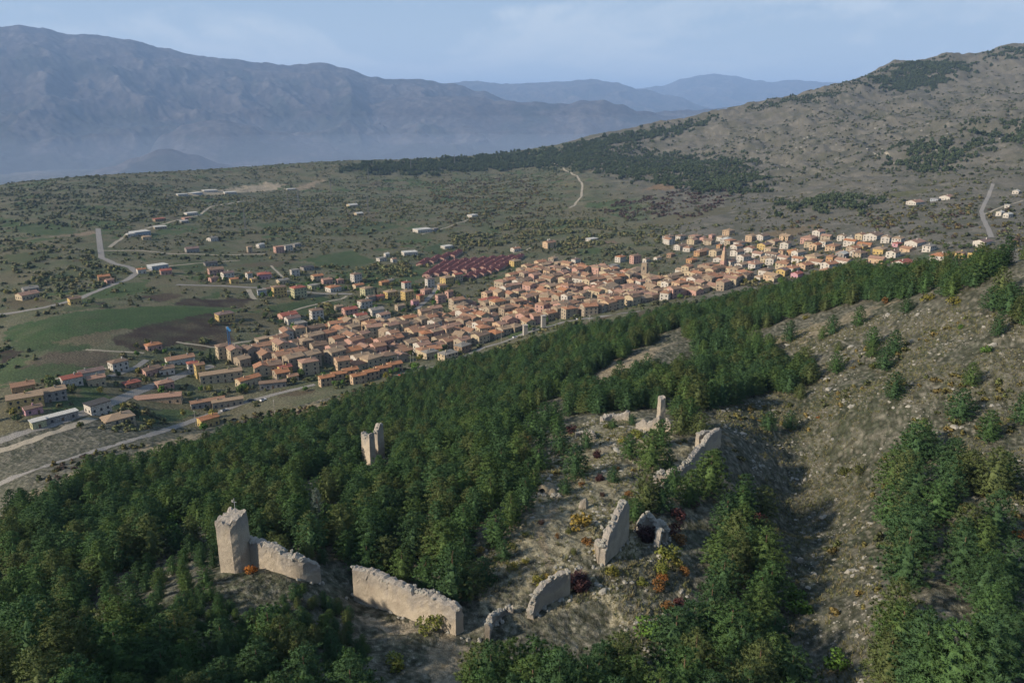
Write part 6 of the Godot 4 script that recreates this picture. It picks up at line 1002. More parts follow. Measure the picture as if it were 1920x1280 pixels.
var ground_h := PackedFloat32Array()
var taken := {}
var mats := {}
var rng := RandomNumberGenerator.new()
var rough := FastNoiseLite.new()
var patch := FastNoiseLite.new()
var fine := FastNoiseLite.new()
var parcels := FastNoiseLite.new()
var footprints := {}


func _ready() -> void:
	rng.seed = 11
	set_view()
	set_noise()
	set_materials()
	build_terrain()
	build_ranges()
	build_roads()
	build_ruins()
	build_town()
	build_landmarks()
	for q in BUSHES:
		footprint(Vector2(q[0], q[1]), q[2] * 0.7 + 0.8)
		footprint(Vector2(q[0], q[1]) * 0.965, q[2] * 0.5 + 1.0)
	build_pines()
	build_bushes()
	build_far_growth()
	build_stones()


func set_view() -> void:
	var cam := Camera3D.new()
	cam.name = "camera"
	cam.fov = 48.012
	cam.near = 0.5
	cam.far = 90000.0
	cam.position = EYE
	cam.rotation_degrees = Vector3(-17.02, 0, 0)
	add_child(cam)
	cam.current = true
	var env := Environment.new()
	env.background_mode = Environment.BG_SKY
	var sky := Sky.new()
	var pano := PanoramaSkyMaterial.new()
	pano.panorama = ImageTexture.create_from_image(sky_image())
	sky.sky_material = pano
	env.sky = sky
	env.background_energy_multiplier = 1.02
	env.tonemap_mode = Environment.TONE_MAPPER_LINEAR
	env.tonemap_exposure = 2.2
	env.fog_enabled = true
	env.fog_density = 0.000046
	env.fog_light_color = Color(0.63, 0.78, 0.98)
	env.volumetric_fog_enabled = true
	env.volumetric_fog_density = 0.0
	env.sdfgi_enabled = true
	env.ssao_enabled = true
	env.ssil_enabled = true
	var we := WorldEnvironment.new()
	we.name = "surroundings"
	we.environment = env
	add_child(we)
	var sun := DirectionalLight3D.new()
	sun.name = "sun"
	sun.light_energy = 1.24
	sun.light_color = Color(1.0, 0.92, 0.82)
	sun.light_angular_distance = 3.0
	sun.shadow_enabled = true
	add_child(sun)
	sun.look_at_from_position(Vector3.ZERO, -Vector3(-0.80, 0.47, 0.36), Vector3.UP)


func sky_image() -> Image:
	var w := 2048
	var h := 1024
	var im := Image.create_empty(w, h, false, Image.FORMAT_RGBF)
	var n := FastNoiseLite.new()
	n.seed = 4
	n.frequency = 1.0
	n.fractal_octaves = 5
	n.domain_warp_enabled = true
	n.domain_warp_amplitude = 0.6
	n.domain_warp_frequency = 0.8
	for y in h:
		var up := PI * (0.5 - (y + 0.5) / h)
		if up < -0.01:
			break
		var s := maxf(sin(up), 0.0)
		var base := Color(0.285, 0.338, 0.388).lerp(Color(0.155, 0.222, 0.308), clampf(pow(s / 0.16, 0.85), 0.0, 1.0)).lerp(Color(0.145, 0.205, 0.305), clampf((s - 0.12) / 0.7, 0.0, 1.0))
		var lift := 1.0 / (s + 0.09)   # thin high cloud lies on a plane overhead
		for x in w:
			var a := TAU * (x + 0.5) / w
			var veil := n.get_noise_3d(cos(a) * lift * 0.30, sin(a) * lift * 0.55, 3.0) * 1.7 + 0.2
			veil = clampf(veil, 0.0, 0.8) * clampf(s / 0.02, 0.2, 1.0)
			im.set_pixel(x, y, base.lerp(Color(0.29, 0.335, 0.385), veil))
	im.fill_rect(Rect2i(0, 516, w, h - 516), Color(0.12, 0.13, 0.13))
	return im


func set_noise() -> void:
	rough.seed = 1
	rough.frequency = 0.02
	rough.fractal_octaves = 4
	patch.seed = 2
	patch.frequency = 0.012
	patch.fractal_octaves = 4
	fine.seed = 3
	fine.frequency = 0.16
	fine.fractal_octaves = 3
	parcels.seed = 6
	parcels.noise_type = FastNoiseLite.TYPE_CELLULAR
	parcels.frequency = 0.011
	parcels.cellular_return_type = FastNoiseLite.RETURN_CELL_VALUE
	parcels.domain_warp_enabled = true
	parcels.domain_warp_amplitude = 12.0
	parcels.domain_warp_frequency = 0.02


# ---------- materials ----------

func noise_tex(seed_: int, freq: float, lo: Color, hi: Color, octaves := 5, mid = null) -> NoiseTexture2D:
	var n := FastNoiseLite.new()
	n.seed = seed_
	n.frequency = freq
	n.fractal_octaves = octaves
	n.fractal_gain = 0.6
	var t := NoiseTexture2D.new()
	t.width = 512
	t.height = 512
	t.seamless = true
	t.noise = n
	var g := Gradient.new()
	g.offsets = PackedFloat32Array([0.25, 0.5, 0.78])
	g.colors = PackedColorArray([lo, mid if mid != null else lo.lerp(hi, 0.5), hi])
	t.color_ramp = g
	return t


func mat(key: String, c: Color, roughness := 0.9, tex: Texture2D = null, scale := 0.2, bump: Texture2D = null, bump_cm := 3.0) -> StandardMaterial3D:
	var m := StandardMaterial3D.new()
	m.resource_name = key
	m.albedo_color = c.linear_to_srgb()
	m.roughness = roughness
	m.metallic_specular = 0.25
	if tex:
		m.albedo_texture = tex
		m.uv1_triplanar = true
		m.uv1_world_triplanar = true
		m.uv1_scale = Vector3.ONE * scale
	if bump:
		m.heightmap_enabled = true
		m.heightmap_texture = bump
		m.heightmap_scale = bump_cm
	mats[key] = m
	return m


func set_materials() -> void:
	var grain := noise_tex(21, 0.02, Color(0.62, 0.62, 0.60), Color(1, 1, 1), 6)
	var speck := noise_tex(22, 0.045, Color(0.42, 0.42, 0.40), Color(1, 0.99, 0.96), 6, Color(0.80, 0.80, 0.77))
	var relief := noise_tex(23, 0.03, Color.BLACK, Color.WHITE, 6)
	var g := mat("ground", Color.WHITE, 0.95, grain, 0.045, relief, 22.0)
	g.vertex_color_use_as_albedo = true
	g.detail_enabled = true
	g.detail_albedo = speck
	g.detail_blend_mode = BaseMaterial3D.BLEND_MODE_MUL
	g.detail_uv_layer = BaseMaterial3D.DETAIL_UV_2
	g.uv2_triplanar = true
	g.uv2_world_triplanar = true
	g.uv2_scale = Vector3.ONE * 0.21
	var f := mat("range", Color.WHITE, 0.95, grain, 0.0009, null)
	f.vertex_color_use_as_albedo = true
	var st := mat("masonry", Color.WHITE, 0.9, noise_tex(24, 0.03, Color(0.66, 0.65, 0.63), Color.WHITE, 6, Color(0.92, 0.91, 0.89)), 0.45, relief, 16.0)
	st.vertex_color_use_as_albedo = true
	var rock := mat("limestone", Color(0.49, 0.49, 0.475), 0.9, speck, 0.5, relief, 5.0)
	rock.vertex_color_use_as_albedo = true
	mat("bank", Color(0.36, 0.32, 0.25), 0.95, speck, 0.3, relief, 12.0)
	mat("asphalt", Color(0.25, 0.245, 0.235), 0.9, grain, 0.12)
	mat("gravel", Color(0.40, 0.37, 0.32), 0.95, speck, 0.2)
	mat("path", Color(0.33, 0.29, 0.22), 0.95, speck, 0.2)
	for k in wall_colors:
		mat("wall_" + k, wall_colors[k] * 0.92, 0.9, grain, 0.11)
	for k in roof_colors:
		mat("roof_" + k, roof_colors[k] * 1.15, 0.85, speck, 0.23)
	mat("glass", Color(0.035, 0.04, 0.045), 0.25)
	mat("wood", Color(0.10, 0.065, 0.04), 0.7)
	mat("metal", Color(0.30, 0.31, 0.32), 0.5)
	mat("crane_blue", Color(0.03, 0.16, 0.36), 0.5)
	mat("concrete", Color(0.44, 0.42, 0.39), 0.9, grain, 0.2)
	mat("panel_blue", Color(0.06, 0.12, 0.30), 0.25)
	mat("pylon_steel", Color(0.13, 0.135, 0.14), 0.6)
	mat("teal", Color(0.10, 0.33, 0.30), 0.6)
	mat("car_white", Color(0.7, 0.7, 0.7), 0.3)
	mat("car_dark grey", Color(0.05, 0.055, 0.06), 0.3)
	mat("car_silver", Color(0.38, 0.39, 0.40), 0.3)
	mat("car_red", Color(0.35, 0.03, 0.03), 0.3)
	mat("car_tyre", Color(0.02, 0.02, 0.02), 0.9)
	mat("bark", Color(0.12, 0.085, 0.06), 0.95)
	for i in 5:
		var c: Color = NEEDLES[i]
		leaf("needles_%d" % i, c)
	leaf("needles_pale", Color(0.13, 0.17, 0.15))
	leaf("needles_tint", Color.WHITE)
	for k in LEAF:
		leaf("leaf_" + k, LEAF[k])

const NEEDLES := [Color(0.054, 0.108, 0.038), Color(0.046, 0.094, 0.040), Color(0.070, 0.118, 0.038), Color(0.042, 0.086, 0.037), Color(0.082, 0.110, 0.042)]
const LEAF := {"yellow": Color(0.22, 0.165, 0.04), "lime": Color(0.13, 0.15, 0.034), "plum": Color(0.055, 0.028, 0.03), "bare": Color(0.06, 0.042, 0.036), "rust": Color(0.16, 0.085, 0.03), "crimson": Color(0.068, 0.028, 0.028), "orangeleaf": Color(0.23, 0.10, 0.032), "yellowgreen": Color(0.15, 0.145, 0.035), "olive": Color(0.085, 0.098, 0.032), "rustgrass": Color(0.34, 0.13, 0.03), "greenleaf": Color(0.075, 0.145, 0.028), "cypress": Color(0.022, 0.040, 0.018), "treeleaf": Color(0.062, 0.092, 0.034)}


func leaf(key: String, c: Color) -> void:
	var m := mat(key, c, 0.75)
	m.vertex_color_use_as_albedo = true
	m.backlight_enabled = true
	m.backlight = Color(0.42, 0.48, 0.26)
	m.cull_mode = BaseMaterial3D.CULL_DISABLED


# ---------- naming ----------

func numbered(called: String) -> String:
	var n: int = taken.get(called, 0)
	taken[called] = n + 1
	return called if n == 0 else "%s_%03d" % [called, n]


func tag(o: Node, label: String, category: String, group := "", kind := "") -> void:
	o.set_meta("label", label)
	if category:
		o.set_meta("category", category)
	if group:
		o.set_meta("group", group)
	if kind:
		o.set_meta("kind", kind)


func thing(called: String, at: Vector3, turn := 0.0) -> Node3D:
	var o := Node3D.new()
	o.name = numbered(called)
	o.position = at
	o.rotation.y = turn
	add_child(o)
	return o


func part(called: String, mesh: Mesh, m: Material, parent: Node, at := Transform3D()) -> MeshInstance3D:
	var o := MeshInstance3D.new()
	o.name = called if parent != self else numbered(called)
	o.mesh = mesh
	o.material_override = m
	o.transform = at
	parent.add_child(o, true)
	return o


func many(called: String, mesh: Mesh, m: Material, where: Array, tints: Array, label: String, category: String) -> MultiMeshInstance3D:
	var mm := MultiMesh.new()
	mm.transform_format = MultiMesh.TRANSFORM_3D
	mm.use_colors = not tints.is_empty()
	mm.mesh = mesh
	mm.instance_count = where.size()
	for i in where.size():
		mm.set_instance_transform(i, where[i])
		if mm.use_colors:
			mm.set_instance_color(i, tints[i])
	var o := MultiMeshInstance3D.new()
	o.name = numbered(called)
	o.multimesh = mm
	o.material_override = m
	add_child(o)
	tag(o, label, category, "", "stuff")
	return o


# ---------- ground ----------

func spline(a: float, b: float, c: float, d: float, t: float) -> float:
	return b + 0.5 * t * (c - a + t * (2.0 * a - 5.0 * b + 4.0 * c - d + t * (3.0 * (b - c) + d - a)))


func pts2(flat: Array) -> PackedVector2Array:
	var out := PackedVector2Array()
	for i in range(0, flat.size() - 1, 2):
		out.append(Vector2(flat[i], flat[i + 1]))
	return out


func build_terrain() -> void:
	# survey table, first along bearing, then along distance
	var across := PackedFloat32Array()
	across.resize(NLR * NC)
	for j in NLR:
		var row: int = j * NPH
		for i in NC:
			var u := clampf((lerpf(BEARING0, BEARING1, i / float(NC - 1)) - P0) / DP, 0.0, NPH - 1.001)
			var k := int(u)
			across[j * NC + i] = 0.1 * spline(TABLE[row + maxi(k - 1, 0)], TABLE[row + k], TABLE[row + k + 1], TABLE[row + mini(k + 2, NPH - 1)], u - k)
	var v := PackedVector3Array()
	var col := PackedColorArray()
	v.resize(NC * NR)
	col.resize(NC * NR)
	ground_h.resize(NC * NR)
	var dirs := PackedVector2Array()
	for i in NC:
		var a := deg_to_rad(lerpf(BEARING0, BEARING1, i / float(NC - 1)))
		dirs.append(Vector2(sin(a), -cos(a)))
	for j in NR:
		var lr := lerpf(LR0, LR1, j / float(NR - 1))
		var r := exp(lr)
		var q := clampf((lr - L0) / DL, 0.0, NLR - 1.001)
		var k := int(q)
		var fq := q - k
		var k0 := maxi(k - 1, 0) * NC
		var k1 := k * NC
		var k2 := (k + 1) * NC
		var k3 := mini(k + 2, NLR - 1) * NC
		var wild := clampf((r - 1100.0) / 900.0, 0.0, 1.0)
		for i in NC:
			var x := dirs[i].x * r
			var z := dirs[i].y * r
			var y := spline(across[k0 + i], across[k1 + i], across[k2 + i], across[k3 + i], fq)
			var right := clampf((rad_to_deg(atan2(x, -z)) - 2.0) / 14.0, 0.0, 1.0)
			if r < 460.0:
				y += fine.get_noise_2d(x, z) * 0.38 + rough.get_noise_2d(x * 2.0, z * 2.0) * 0.8
			elif r < 4200.0:
				y += rough.get_noise_2d(x, z) * lerpf(1.0, 3.5 + 4.5 * right, wild) + patch.get_noise_2d(x * 0.35, z * 0.35) * 26.0 * wild * right
			if r > 1500.0 and r < 6000.0:
				y -= 17.0 * smoothstep(1500.0, 2300.0, r) * smoothstep(6000.0, 3500.0, r) * smoothstep(0.35, 0.0, right)
			v[j * NC + i] = Vector3(x, y, z)
			ground_h[j * NC + i] = y
			col[j * NC + i] = ground_color(x, z, y, r, right)
	for p in PAINTS:
		paint(v, col, pts2(p[2]), p[0] * 1.3, p[1])
	for q in ROADS:
		if q[0] == "path":
			wear(v, col, pts2(q[2]), q[1])
	var nrm := PackedVector3Array()
	nrm.resize(NC * NR)
	for j in NR:
		for i in NC:
			var a := v[j * NC + mini(i + 1, NC - 1)] - v[j * NC + maxi(i - 1, 0)]
			var b := v[mini(j + 1, NR - 1) * NC + i] - v[maxi(j - 1, 0) * NC + i]
			nrm[j * NC + i] = a.cross(b).normalized()
	part("terrain", grid_mesh(v, nrm, col, NC, NR), mats.ground, self).set_meta("kind", "structure")


func grid_mesh(v: PackedVector3Array, nrm: PackedVector3Array, col: PackedColorArray, nc: int, nr: int) -> ArrayMesh:
	var idx := PackedInt32Array()
	idx.resize((nc - 1) * (nr - 1) * 6)
	var n := 0
	for j in nr - 1:
		for i in nc - 1:
			var a := j * nc + i
			idx[n] = a
			idx[n + 1] = a + nc
			idx[n + 2] = a + 1
			idx[n + 3] = a + 1
			idx[n + 4] = a + nc
			idx[n + 5] = a + nc + 1
			n += 6
	var arr := []
	arr.resize(Mesh.ARRAY_MAX)
	arr[Mesh.ARRAY_VERTEX] = v
	arr[Mesh.ARRAY_NORMAL] = nrm
	arr[Mesh.ARRAY_COLOR] = col
	arr[Mesh.ARRAY_INDEX] = idx
	var m := ArrayMesh.new()
	m.add_surface_from_arrays(Mesh.PRIMITIVE_TRIANGLES, arr)
	return m


func ground_color(x: float, z: float, y: float, r: float, right: float) -> Color:
	var p := patch.get_noise_2d(x, z)
	var f := fine.get_noise_2d(x, z)
	var c: Color
	if r < 460.0:
		c = Color(0.180, 0.188, 0.160).lerp(Color(0.108, 0.130, 0.088), clampf(0.5 + p * 1.3 + f * 0.8, 0.0, 1.0))
		var grit := fine.get_noise_2d(x * 5.0 + 70.0, z * 5.0)
		c = c.lerp(Color(0.062, 0.075, 0.045), clampf(grit * 1.6 - f, 0.0, 0.75))
		c = c.lerp(Color(0.40, 0.385, 0.345), clampf(-grit * 2.0 - 0.16, 0.0, 0.8))
		var bare := clampf((f - 0.12 + rough.get_noise_2d(x * 3.0, z * 3.0) * 0.5) * 4.0, 0.0, 1.0)
		return c.lerp(Color(0.31, 0.30, 0.268), bare * 0.55)
	if r > 4300.0:
		return Color(0.10, 0.11, 0.075).lerp(Color(0.17, 0.15, 0.11), clampf(0.5 + p, 0.0, 1.0))
	var cell := parcels.get_noise_2d(x, z)
	var plain := Color(0.245, 0.245, 0.172).lerp(Color(0.155, 0.192, 0.105), clampf(0.5 + p * 1.4, 0.0, 1.0))
	if cell > 0.45:
		plain = plain.lerp(Color(0.105, 0.180, 0.066), 0.8)
	elif cell < -0.66:
		plain = plain.lerp(Color(0.16, 0.12, 0.085), 0.7)
	elif cell > 0.1:
		plain = plain.lerp(Color(0.25, 0.23, 0.15), 0.6)
	var slope := Color(0.262, 0.255, 0.232).lerp(Color(0.180, 0.186, 0.148), clampf(0.35 + p * 1.5 + f * 0.3, 0.0, 1.0))
	var stony := clampf(rough.get_noise_2d(x * 1.7 + 300.0, z * 1.7) * 3.0 - 0.6 + f, 0.0, 1.0)
	slope = slope.lerp(Color(0.40, 0.385, 0.36), stony * 0.7)
	var up := clampf((right * 1500.0 + r - 1500.0 - 900.0 * (1.0 - right) + p * 350.0) / 700.0, 0.0, 1.0)
	return plain.lerp(slope, up * clampf(right * 3.0, 0.0, 1.0))


func paint(v: PackedVector3Array, col: PackedColorArray, poly: PackedVector2Array, c: Color, wander: float) -> void:
	var i0 := NC
	var i1 := 0
	var j0 := NR
	var j1 := 0
	for p in poly:
		var g := grid_place(p.x, p.y)
		i0 = mini(i0, int(g.x) - 3)
		i1 = maxi(i1, int(g.x) + 4)
		j0 = mini(j0, int(g.y) - 3)
		j1 = maxi(j1, int(g.y) + 4)
	for j in range(maxi(j0, 0), mini(j1, NR)):
		for i in range(maxi(i0, 0), mini(i1, NC)):
			var q := v[j * NC + i]
			var at := Vector2(q.x + fine.get_noise_2d(q.x * 0.7, q.z * 0.7) * wander * 3.0, q.z + fine.get_noise_2d(q.z * 0.7, q.x * 0.7) * wander * 3.0)
			if Geometry2D.is_point_in_polygon(at, poly):
				col[j * NC + i] = col[j * NC + i].lerp(c, clampf((0.62 if wander >= 9.0 else 0.86) + 0.5 * patch.get_noise_2d(q.x * 3.0, q.z * 3.0), 0.0, 1.0))


# a trodden line where the grass is worn to pale soil
func wear(v: PackedVector3Array, col: PackedColorArray, line: PackedVector2Array, wide: float) -> void:
	for s in line.size() - 1:
		var a := line[s]
		var b := line[s + 1]
		var ga := grid_place(a.x, a.y)
		var gb := grid_place(b.x, b.y)
		for j in range(maxi(int(minf(ga.y, gb.y)) - 6, 0), mini(int(maxf(ga.y, gb.y)) + 7, NR)):
			for i in range(maxi(int(minf(ga.x, gb.x)) - 12, 0), mini(int(maxf(ga.x, gb.x)) + 13, NC)):
				var p := Vector2(v[j * NC + i].x, v[j * NC + i].z)
				var w := wide * (0.45 + 0.5 * fine.get_noise_2d(p.x, p.y))
				if Geometry2D.get_closest_point_to_segment(p, a, b).distance_to(p) < w:
					col[j * NC + i] = Color(0.36, 0.325, 0.26)


func grid_place(x: float, z: float) -> Vector2:
	return Vector2((rad_to_deg(atan2(x, -z)) - BEARING0) / (BEARING1 - BEARING0) * (NC - 1), (log(maxf(sqrt(x * x + z * z), 1.0)) - LR0) / (LR1 - LR0) * (NR - 1))


func height(x: float, z: float) -> float:
	var g := grid_place(x, z)
	var i := clampi(int(g.x), 0, NC - 2)
	var j := clampi(int(g.y), 0, NR - 2)
	var u := clampf(g.x - i, 0.0, 1.0)
	var w := clampf(g.y - j, 0.0, 1.0)
	var a := ground_h[j * NC + i]
	var b := ground_h[j * NC + i + 1]
	var c := ground_h[(j + 1) * NC + i]
	var d := ground_h[(j + 1) * NC + i + 1]
	if u + w <= 1.0:
		return a + (b - a) * u + (c - a) * w
	return d + (c - d) * (1.0 - u) + (b - d) * (1.0 - w)


func on_ground(p: Vector2, sink := 0.0) -> Vector3:
	return Vector3(p.x, height(p.x, p.y) - sink, p.y)


func build_ranges() -> void:
	# valley floor
	var nc := 160
	var nr := 90
	var v := PackedVector3Array()
	var col := PackedColorArray()
	for j in nr:
		var r := lerpf(5200.0, 46000.0, pow(j / float(nr - 1), 1.7))
		for i in nc:
			var a := deg_to_rad(lerpf(-60.0, 60.0, i / float(nc - 1)))
			var p := Vector2(sin(a), -cos(a)) * r
			v.append(Vector3(p.x, -470.0 + rough.get_noise_2d(p.x * 0.05, p.y * 0.05) * 50.0, p.y))
			var k := patch.get_noise_2d(p.x * 0.12, p.y * 0.12)
			col.append(Color(0.12, 0.115, 0.10).lerp(Color(0.06, 0.07, 0.055), clampf(0.5 + k * 2.0, 0.0, 1.0)))
	part("valley_floor", grid_mesh(v, normals_of(v, nc, nr), col, nc, nr), mats.range, self).set_meta("kind", "structure")
	# a low bank of autumn mist over the valley floor
	for k in [[Vector3(70000, 1300, 16000), Vector3(-2000, -560, -13500), 0.000035], [Vector3(50000, 760, 9000), Vector3(-3000, -520, -9800), 0.00005]]:
		var mist := FogVolume.new()
		mist.name = numbered("valley_mist")
		mist.shape = RenderingServer.FOG_VOLUME_SHAPE_ELLIPSOID
		mist.size = k[0]
		mist.position = k[1]
		var fm := FogMaterial.new()
		fm.density = k[2]
		fm.albedo = Color(0.80, 0.88, 1.0)
		mist.material = fm
		add_child(mist)
		tag(mist, "pale blue mist lying low over the valley floor", "mist", "mist over the valley", "stuff")
	var ridged := FastNoiseLite.new()
	ridged.seed = 9
	ridged.fractal_type = FastNoiseLite.FRACTAL_RIDGED
	ridged.frequency = 0.0005
	ridged.fractal_octaves = 5
	for q in RANGES:
		var crest := pts2(q[4])
		var rc: float = q[1]
		var rf: float = q[2]
		var back: float = q[3]
		v = PackedVector3Array()
		col = PackedColorArray()
		nc = int((crest[-1].x - crest[0].x) / 0.09) + 2
		nr = 64
		for j in nr:
			var t := j / float(nr - 1)
			var seg := 0
			for i in nc:
				var b := lerpf(crest[0].x, crest[-1].x, i / float(nc - 1))
				while seg < crest.size() - 2 and b > crest[seg + 1].x:
					seg += 1
				var top := lerpf(crest[seg].y, crest[seg + 1].y, smoothstep(crest[seg].x, crest[seg + 1].x, b))
				var up: float
				var r: float
				if t < 0.8:
					up = t / 0.8
					r = lerpf(rf, rc, up)
				else:
					up = 1.0 - (t - 0.8) / 0.2
					r = rc + back * (1.0 - up)
				var a := deg_to_rad(b)
				var p := Vector2(sin(a), -cos(a)) * r
				var rn := ridged.get_noise_2d(p.x, p.y)
				var rise := pow(up, 1.35) * 0.75 + smoothstep(0.0, 1.0, up) * 0.25
				var y := -520.0 + (top + 520.0) * rise
				y += (rn - 0.1) * minf((top + 520.0) * (0.16 if rc > 14000.0 else 0.07), 190.0) * 4.0 * up * (1.0 - up) + rough.get_noise_2d(p.x * 0.16, p.y * 0.16) * 26.0 * (0.3 + 0.7 * up) * clampf(rc / 15000.0, 0.2, 1.0)
				v.append(Vector3(p.x, y, p.y))
				var wood := clampf((patch.get_noise_2d(p.x * 0.07, p.y * 0.07) * 1.6 + 0.55 - up * 1.1) * 3.0, 0.0, 1.0)
				var bare := Color(0.052, 0.049, 0.052).lerp(Color(0.115, 0.106, 0.104), clampf(rn * 0.9 + patch.get_noise_2d(p.x * 0.3, p.y * 0.3), 0.0, 1.0))
				col.append(bare.lerp(Color(0.028, 0.036, 0.034), wood * 0.85))
		part("mountain_range" if rc > 14000.0 else "hill", grid_mesh(v, normals_of(v, nc, nr), col, nc, nr), mats.range, self).set_meta("kind", "structure")


func normals_of(v: PackedVector3Array, nc: int, nr: int) -> PackedVector3Array:
	var out := PackedVector3Array()
	out.resize(v.size())
	for j in nr:
		for i in nc:
			var a := v[j * nc + mini(i + 1, nc - 1)] - v[j * nc + maxi(i - 1, 0)]
			var b := v[mini(j + 1, nr - 1) * nc + i] - v[maxi(j - 1, 0) * nc + i]
			out[j * nc + i] = a.cross(b).normalized()
	return out


func build_roads() -> void:
	for q in ROADS:
		var kind: String = q[0]
		if kind == "path":
			continue
		var half: float = q[1] * 0.5
		var curve := Curve2D.new()
		var flat := pts2(q[2])
		for i in flat.size():
			var t := (flat[mini(i + 1, flat.size() - 1)] - flat[maxi(i - 1, 0)]) / 6.0
			curve.add_point(flat[i], -t, t)
		curve.bake_interval = 2.0 if flat[0].length() < 900.0 else 4.0
		var line := curve.get_baked_points()
		var v := PackedVector3Array()
		var across := 4
		for i in line.size():
			var d := (line[mini(i + 1, line.size() - 1)] - line[maxi(i - 1, 0)]).normalized()
			var side := Vector2(-d.y, d.x)
			var wide := half * (1.0 + 0.12 * fine.get_noise_2d(line[i].x, line[i].y) * (0.3 if kind == "asphalt" else 1.6))
			for k in across + 1:
				var p := line[i] + side * wide * (k / float(across) * 2.0 - 1.0)
				v.append(on_ground(p, -0.06 - 0.00012 * p.length()))
			footprint(line[i], half + 1.0)
		var col := PackedColorArray()
		col.resize(v.size())
		col.fill(Color.WHITE)
		var m := grid_mesh(v, normals_of(v, across + 1, line.size()), col, across + 1, line.size())
		part("road" if kind == "asphalt" else "track" if kind == "gravel" else "footpath", m, mats[kind], self).set_meta("kind", "structure")


func footprint(p: Vector2, r: float) -> void:
	var k := Vector2i(floori(p.x / 20.0), floori(p.y / 20.0))
	for a in range(-1, 2):
		for b in range(-1, 2):
			var c := k + Vector2i(a, b)
			if not footprints.has(c):
				footprints[c] = []
			footprints[c].append(Vector3(p.x, p.y, r))


func free_at(p: Vector2, r: float) -> bool:
	for f in footprints.get(Vector2i(floori(p.x / 20.0), floori(p.y / 20.0)), []):
		if Vector2(f.x, f.y).distance_squared_to(p) < (f.z + r) * (f.z + r):
			return false
	return true


# ---------- ruins ----------

func tri(st: SurfaceTool, a: Vector3, b: Vector3, c: Vector3) -> void:
	st.add_vertex(a)
	st.add_vertex(b)
	st.add_vertex(c)


func stone_color(p: Vector3, below_top: float) -> Color:
	var n := fine.get_noise_3d(p.x * 2.2, p.y * 2.2, p.z * 2.2)
	var old := smoothstep(2.6, 0.7, below_top + n * 2.4)   # lichen-grey weathered courses towards the broken top
	var warm := Color(0.61, 0.56, 0.47).lerp(Color(0.50, 0.46, 0.39), clampf(0.5 + n * 1.5, 0.0, 1.0))
	var stain := clampf(rough.get_noise_3d(p.x * 9.0, p.y * 4.0 + 50.0, p.z * 9.0) * 3.0 - 0.3, 0.0, 1.0)
	warm = warm.lerp(Color(0.36, 0.32, 0.27), stain * 0.7)
	return warm.lerp(Color(0.40, 0.385, 0.36), old)


# a broken rubble wall along a line on the ground; tops are heights over the ground at the points of the line
func ruin_wall(flat: Array, thick: float, tops: Array, jag := 0.5) -> ArrayMesh:
	var pts := pts2(flat)
	var curve := Curve2D.new()
	for i in pts.size():
		var t := (pts[mini(i + 1, pts.size() - 1)] - pts[maxi(i - 1, 0)]) / 6.0
		curve.add_point(pts[i], -t, t)
	var total := curve.get_baked_length()
	var n := maxi(int(total / 0.38), 4)
	var hi := 0.0
	for t in tops:
		hi = maxf(hi, t)
	var m := maxi(int(hi / 0.45), 4)
	var kk := maxi(int(thick / 0.4), 2)
	var ring := 2 * m + kk + 1
	var v := []
	var col := []
	for i in n + 1:
		var s := total * i / n
		var p := curve.sample_baked(s, true)
		var d := (curve.sample_baked(minf(s + 0.4, total), true) - curve.sample_baked(maxf(s - 0.4, 0.0), true)).normalized()
		var side := Vector2(-d.y, d.x)
		var along := s / total * (tops.size() - 1)
		var ti := mini(int(along), tops.size() - 2)
		var top: float = height(p.x, p.y) + lerpf(tops[ti], tops[ti + 1], along - ti) + jag * (rough.get_noise_2d(p.x * 14.0, p.y * 14.0) * 1.3 + fine.get_noise_2d(p.x * 7.0, p.y * 7.0) * 0.6)
		for j in ring:
			var u: float
			var y: float
			var out := 0.0
			if j < m:
				u = -1.0
				y = j / float(m)
				out = -1.0
			elif j > m + kk:
				u = 1.0
				y = (ring - 1 - j) / float(m)
				out = 1.0
			else:
				u = (j - m) / float(kk) * 2.0 - 1.0
				y = 1.0
			var q := p + side * u * thick * 0.5 * (1.08 - 0.14 * y)
			var foot := height(q.x, q.y) - 0.7
			var yy := lerpf(foot, top, y)
			var bulge := fine.get_noise_3d(q.x * 4.0, yy * 4.0, q.y * 4.0) * 0.22
			if y >= 1.0:
				yy += fine.get_noise_2d(q.x * 14.0, q.y * 14.0) * jag * 0.8 + (1.0 - u * u) * 0.25
			q += side * out * bulge * (0.45 if top - yy > 1.5 else 1.0) + d * bulge * 0.4
			v.append(Vector3(q.x, yy, q.y))
			col.append(stone_color(v[-1], top - yy))
	var st := SurfaceTool.new()
	st.begin(Mesh.PRIMITIVE_TRIANGLES)
	st.set_smooth_group(-1)
	for i in n:
		for j in ring - 1:
			var a := i * ring + j
			for k in [a, a + ring, a + 1, a + 1, a + ring, a + ring + 1]:
				st.set_color(col[k])
				st.add_vertex(v[k])
	for e in [0, n]:
		for j in ring / 2:
			var a: int = e * ring + j
			var b: int = e * ring + ring - 1 - j
			var four := [a, a + 1, b, a + 1, b - 1, b] if e == 0 else [a, b, a + 1, a + 1, b, b - 1]
			for k in four:
				st.set_color(col[k])
				st.add_vertex(v[k])
	st.generate_normals()
	for p in pts:
		footprint(p, thick * 0.5 + 1.2)
	return st.commit()


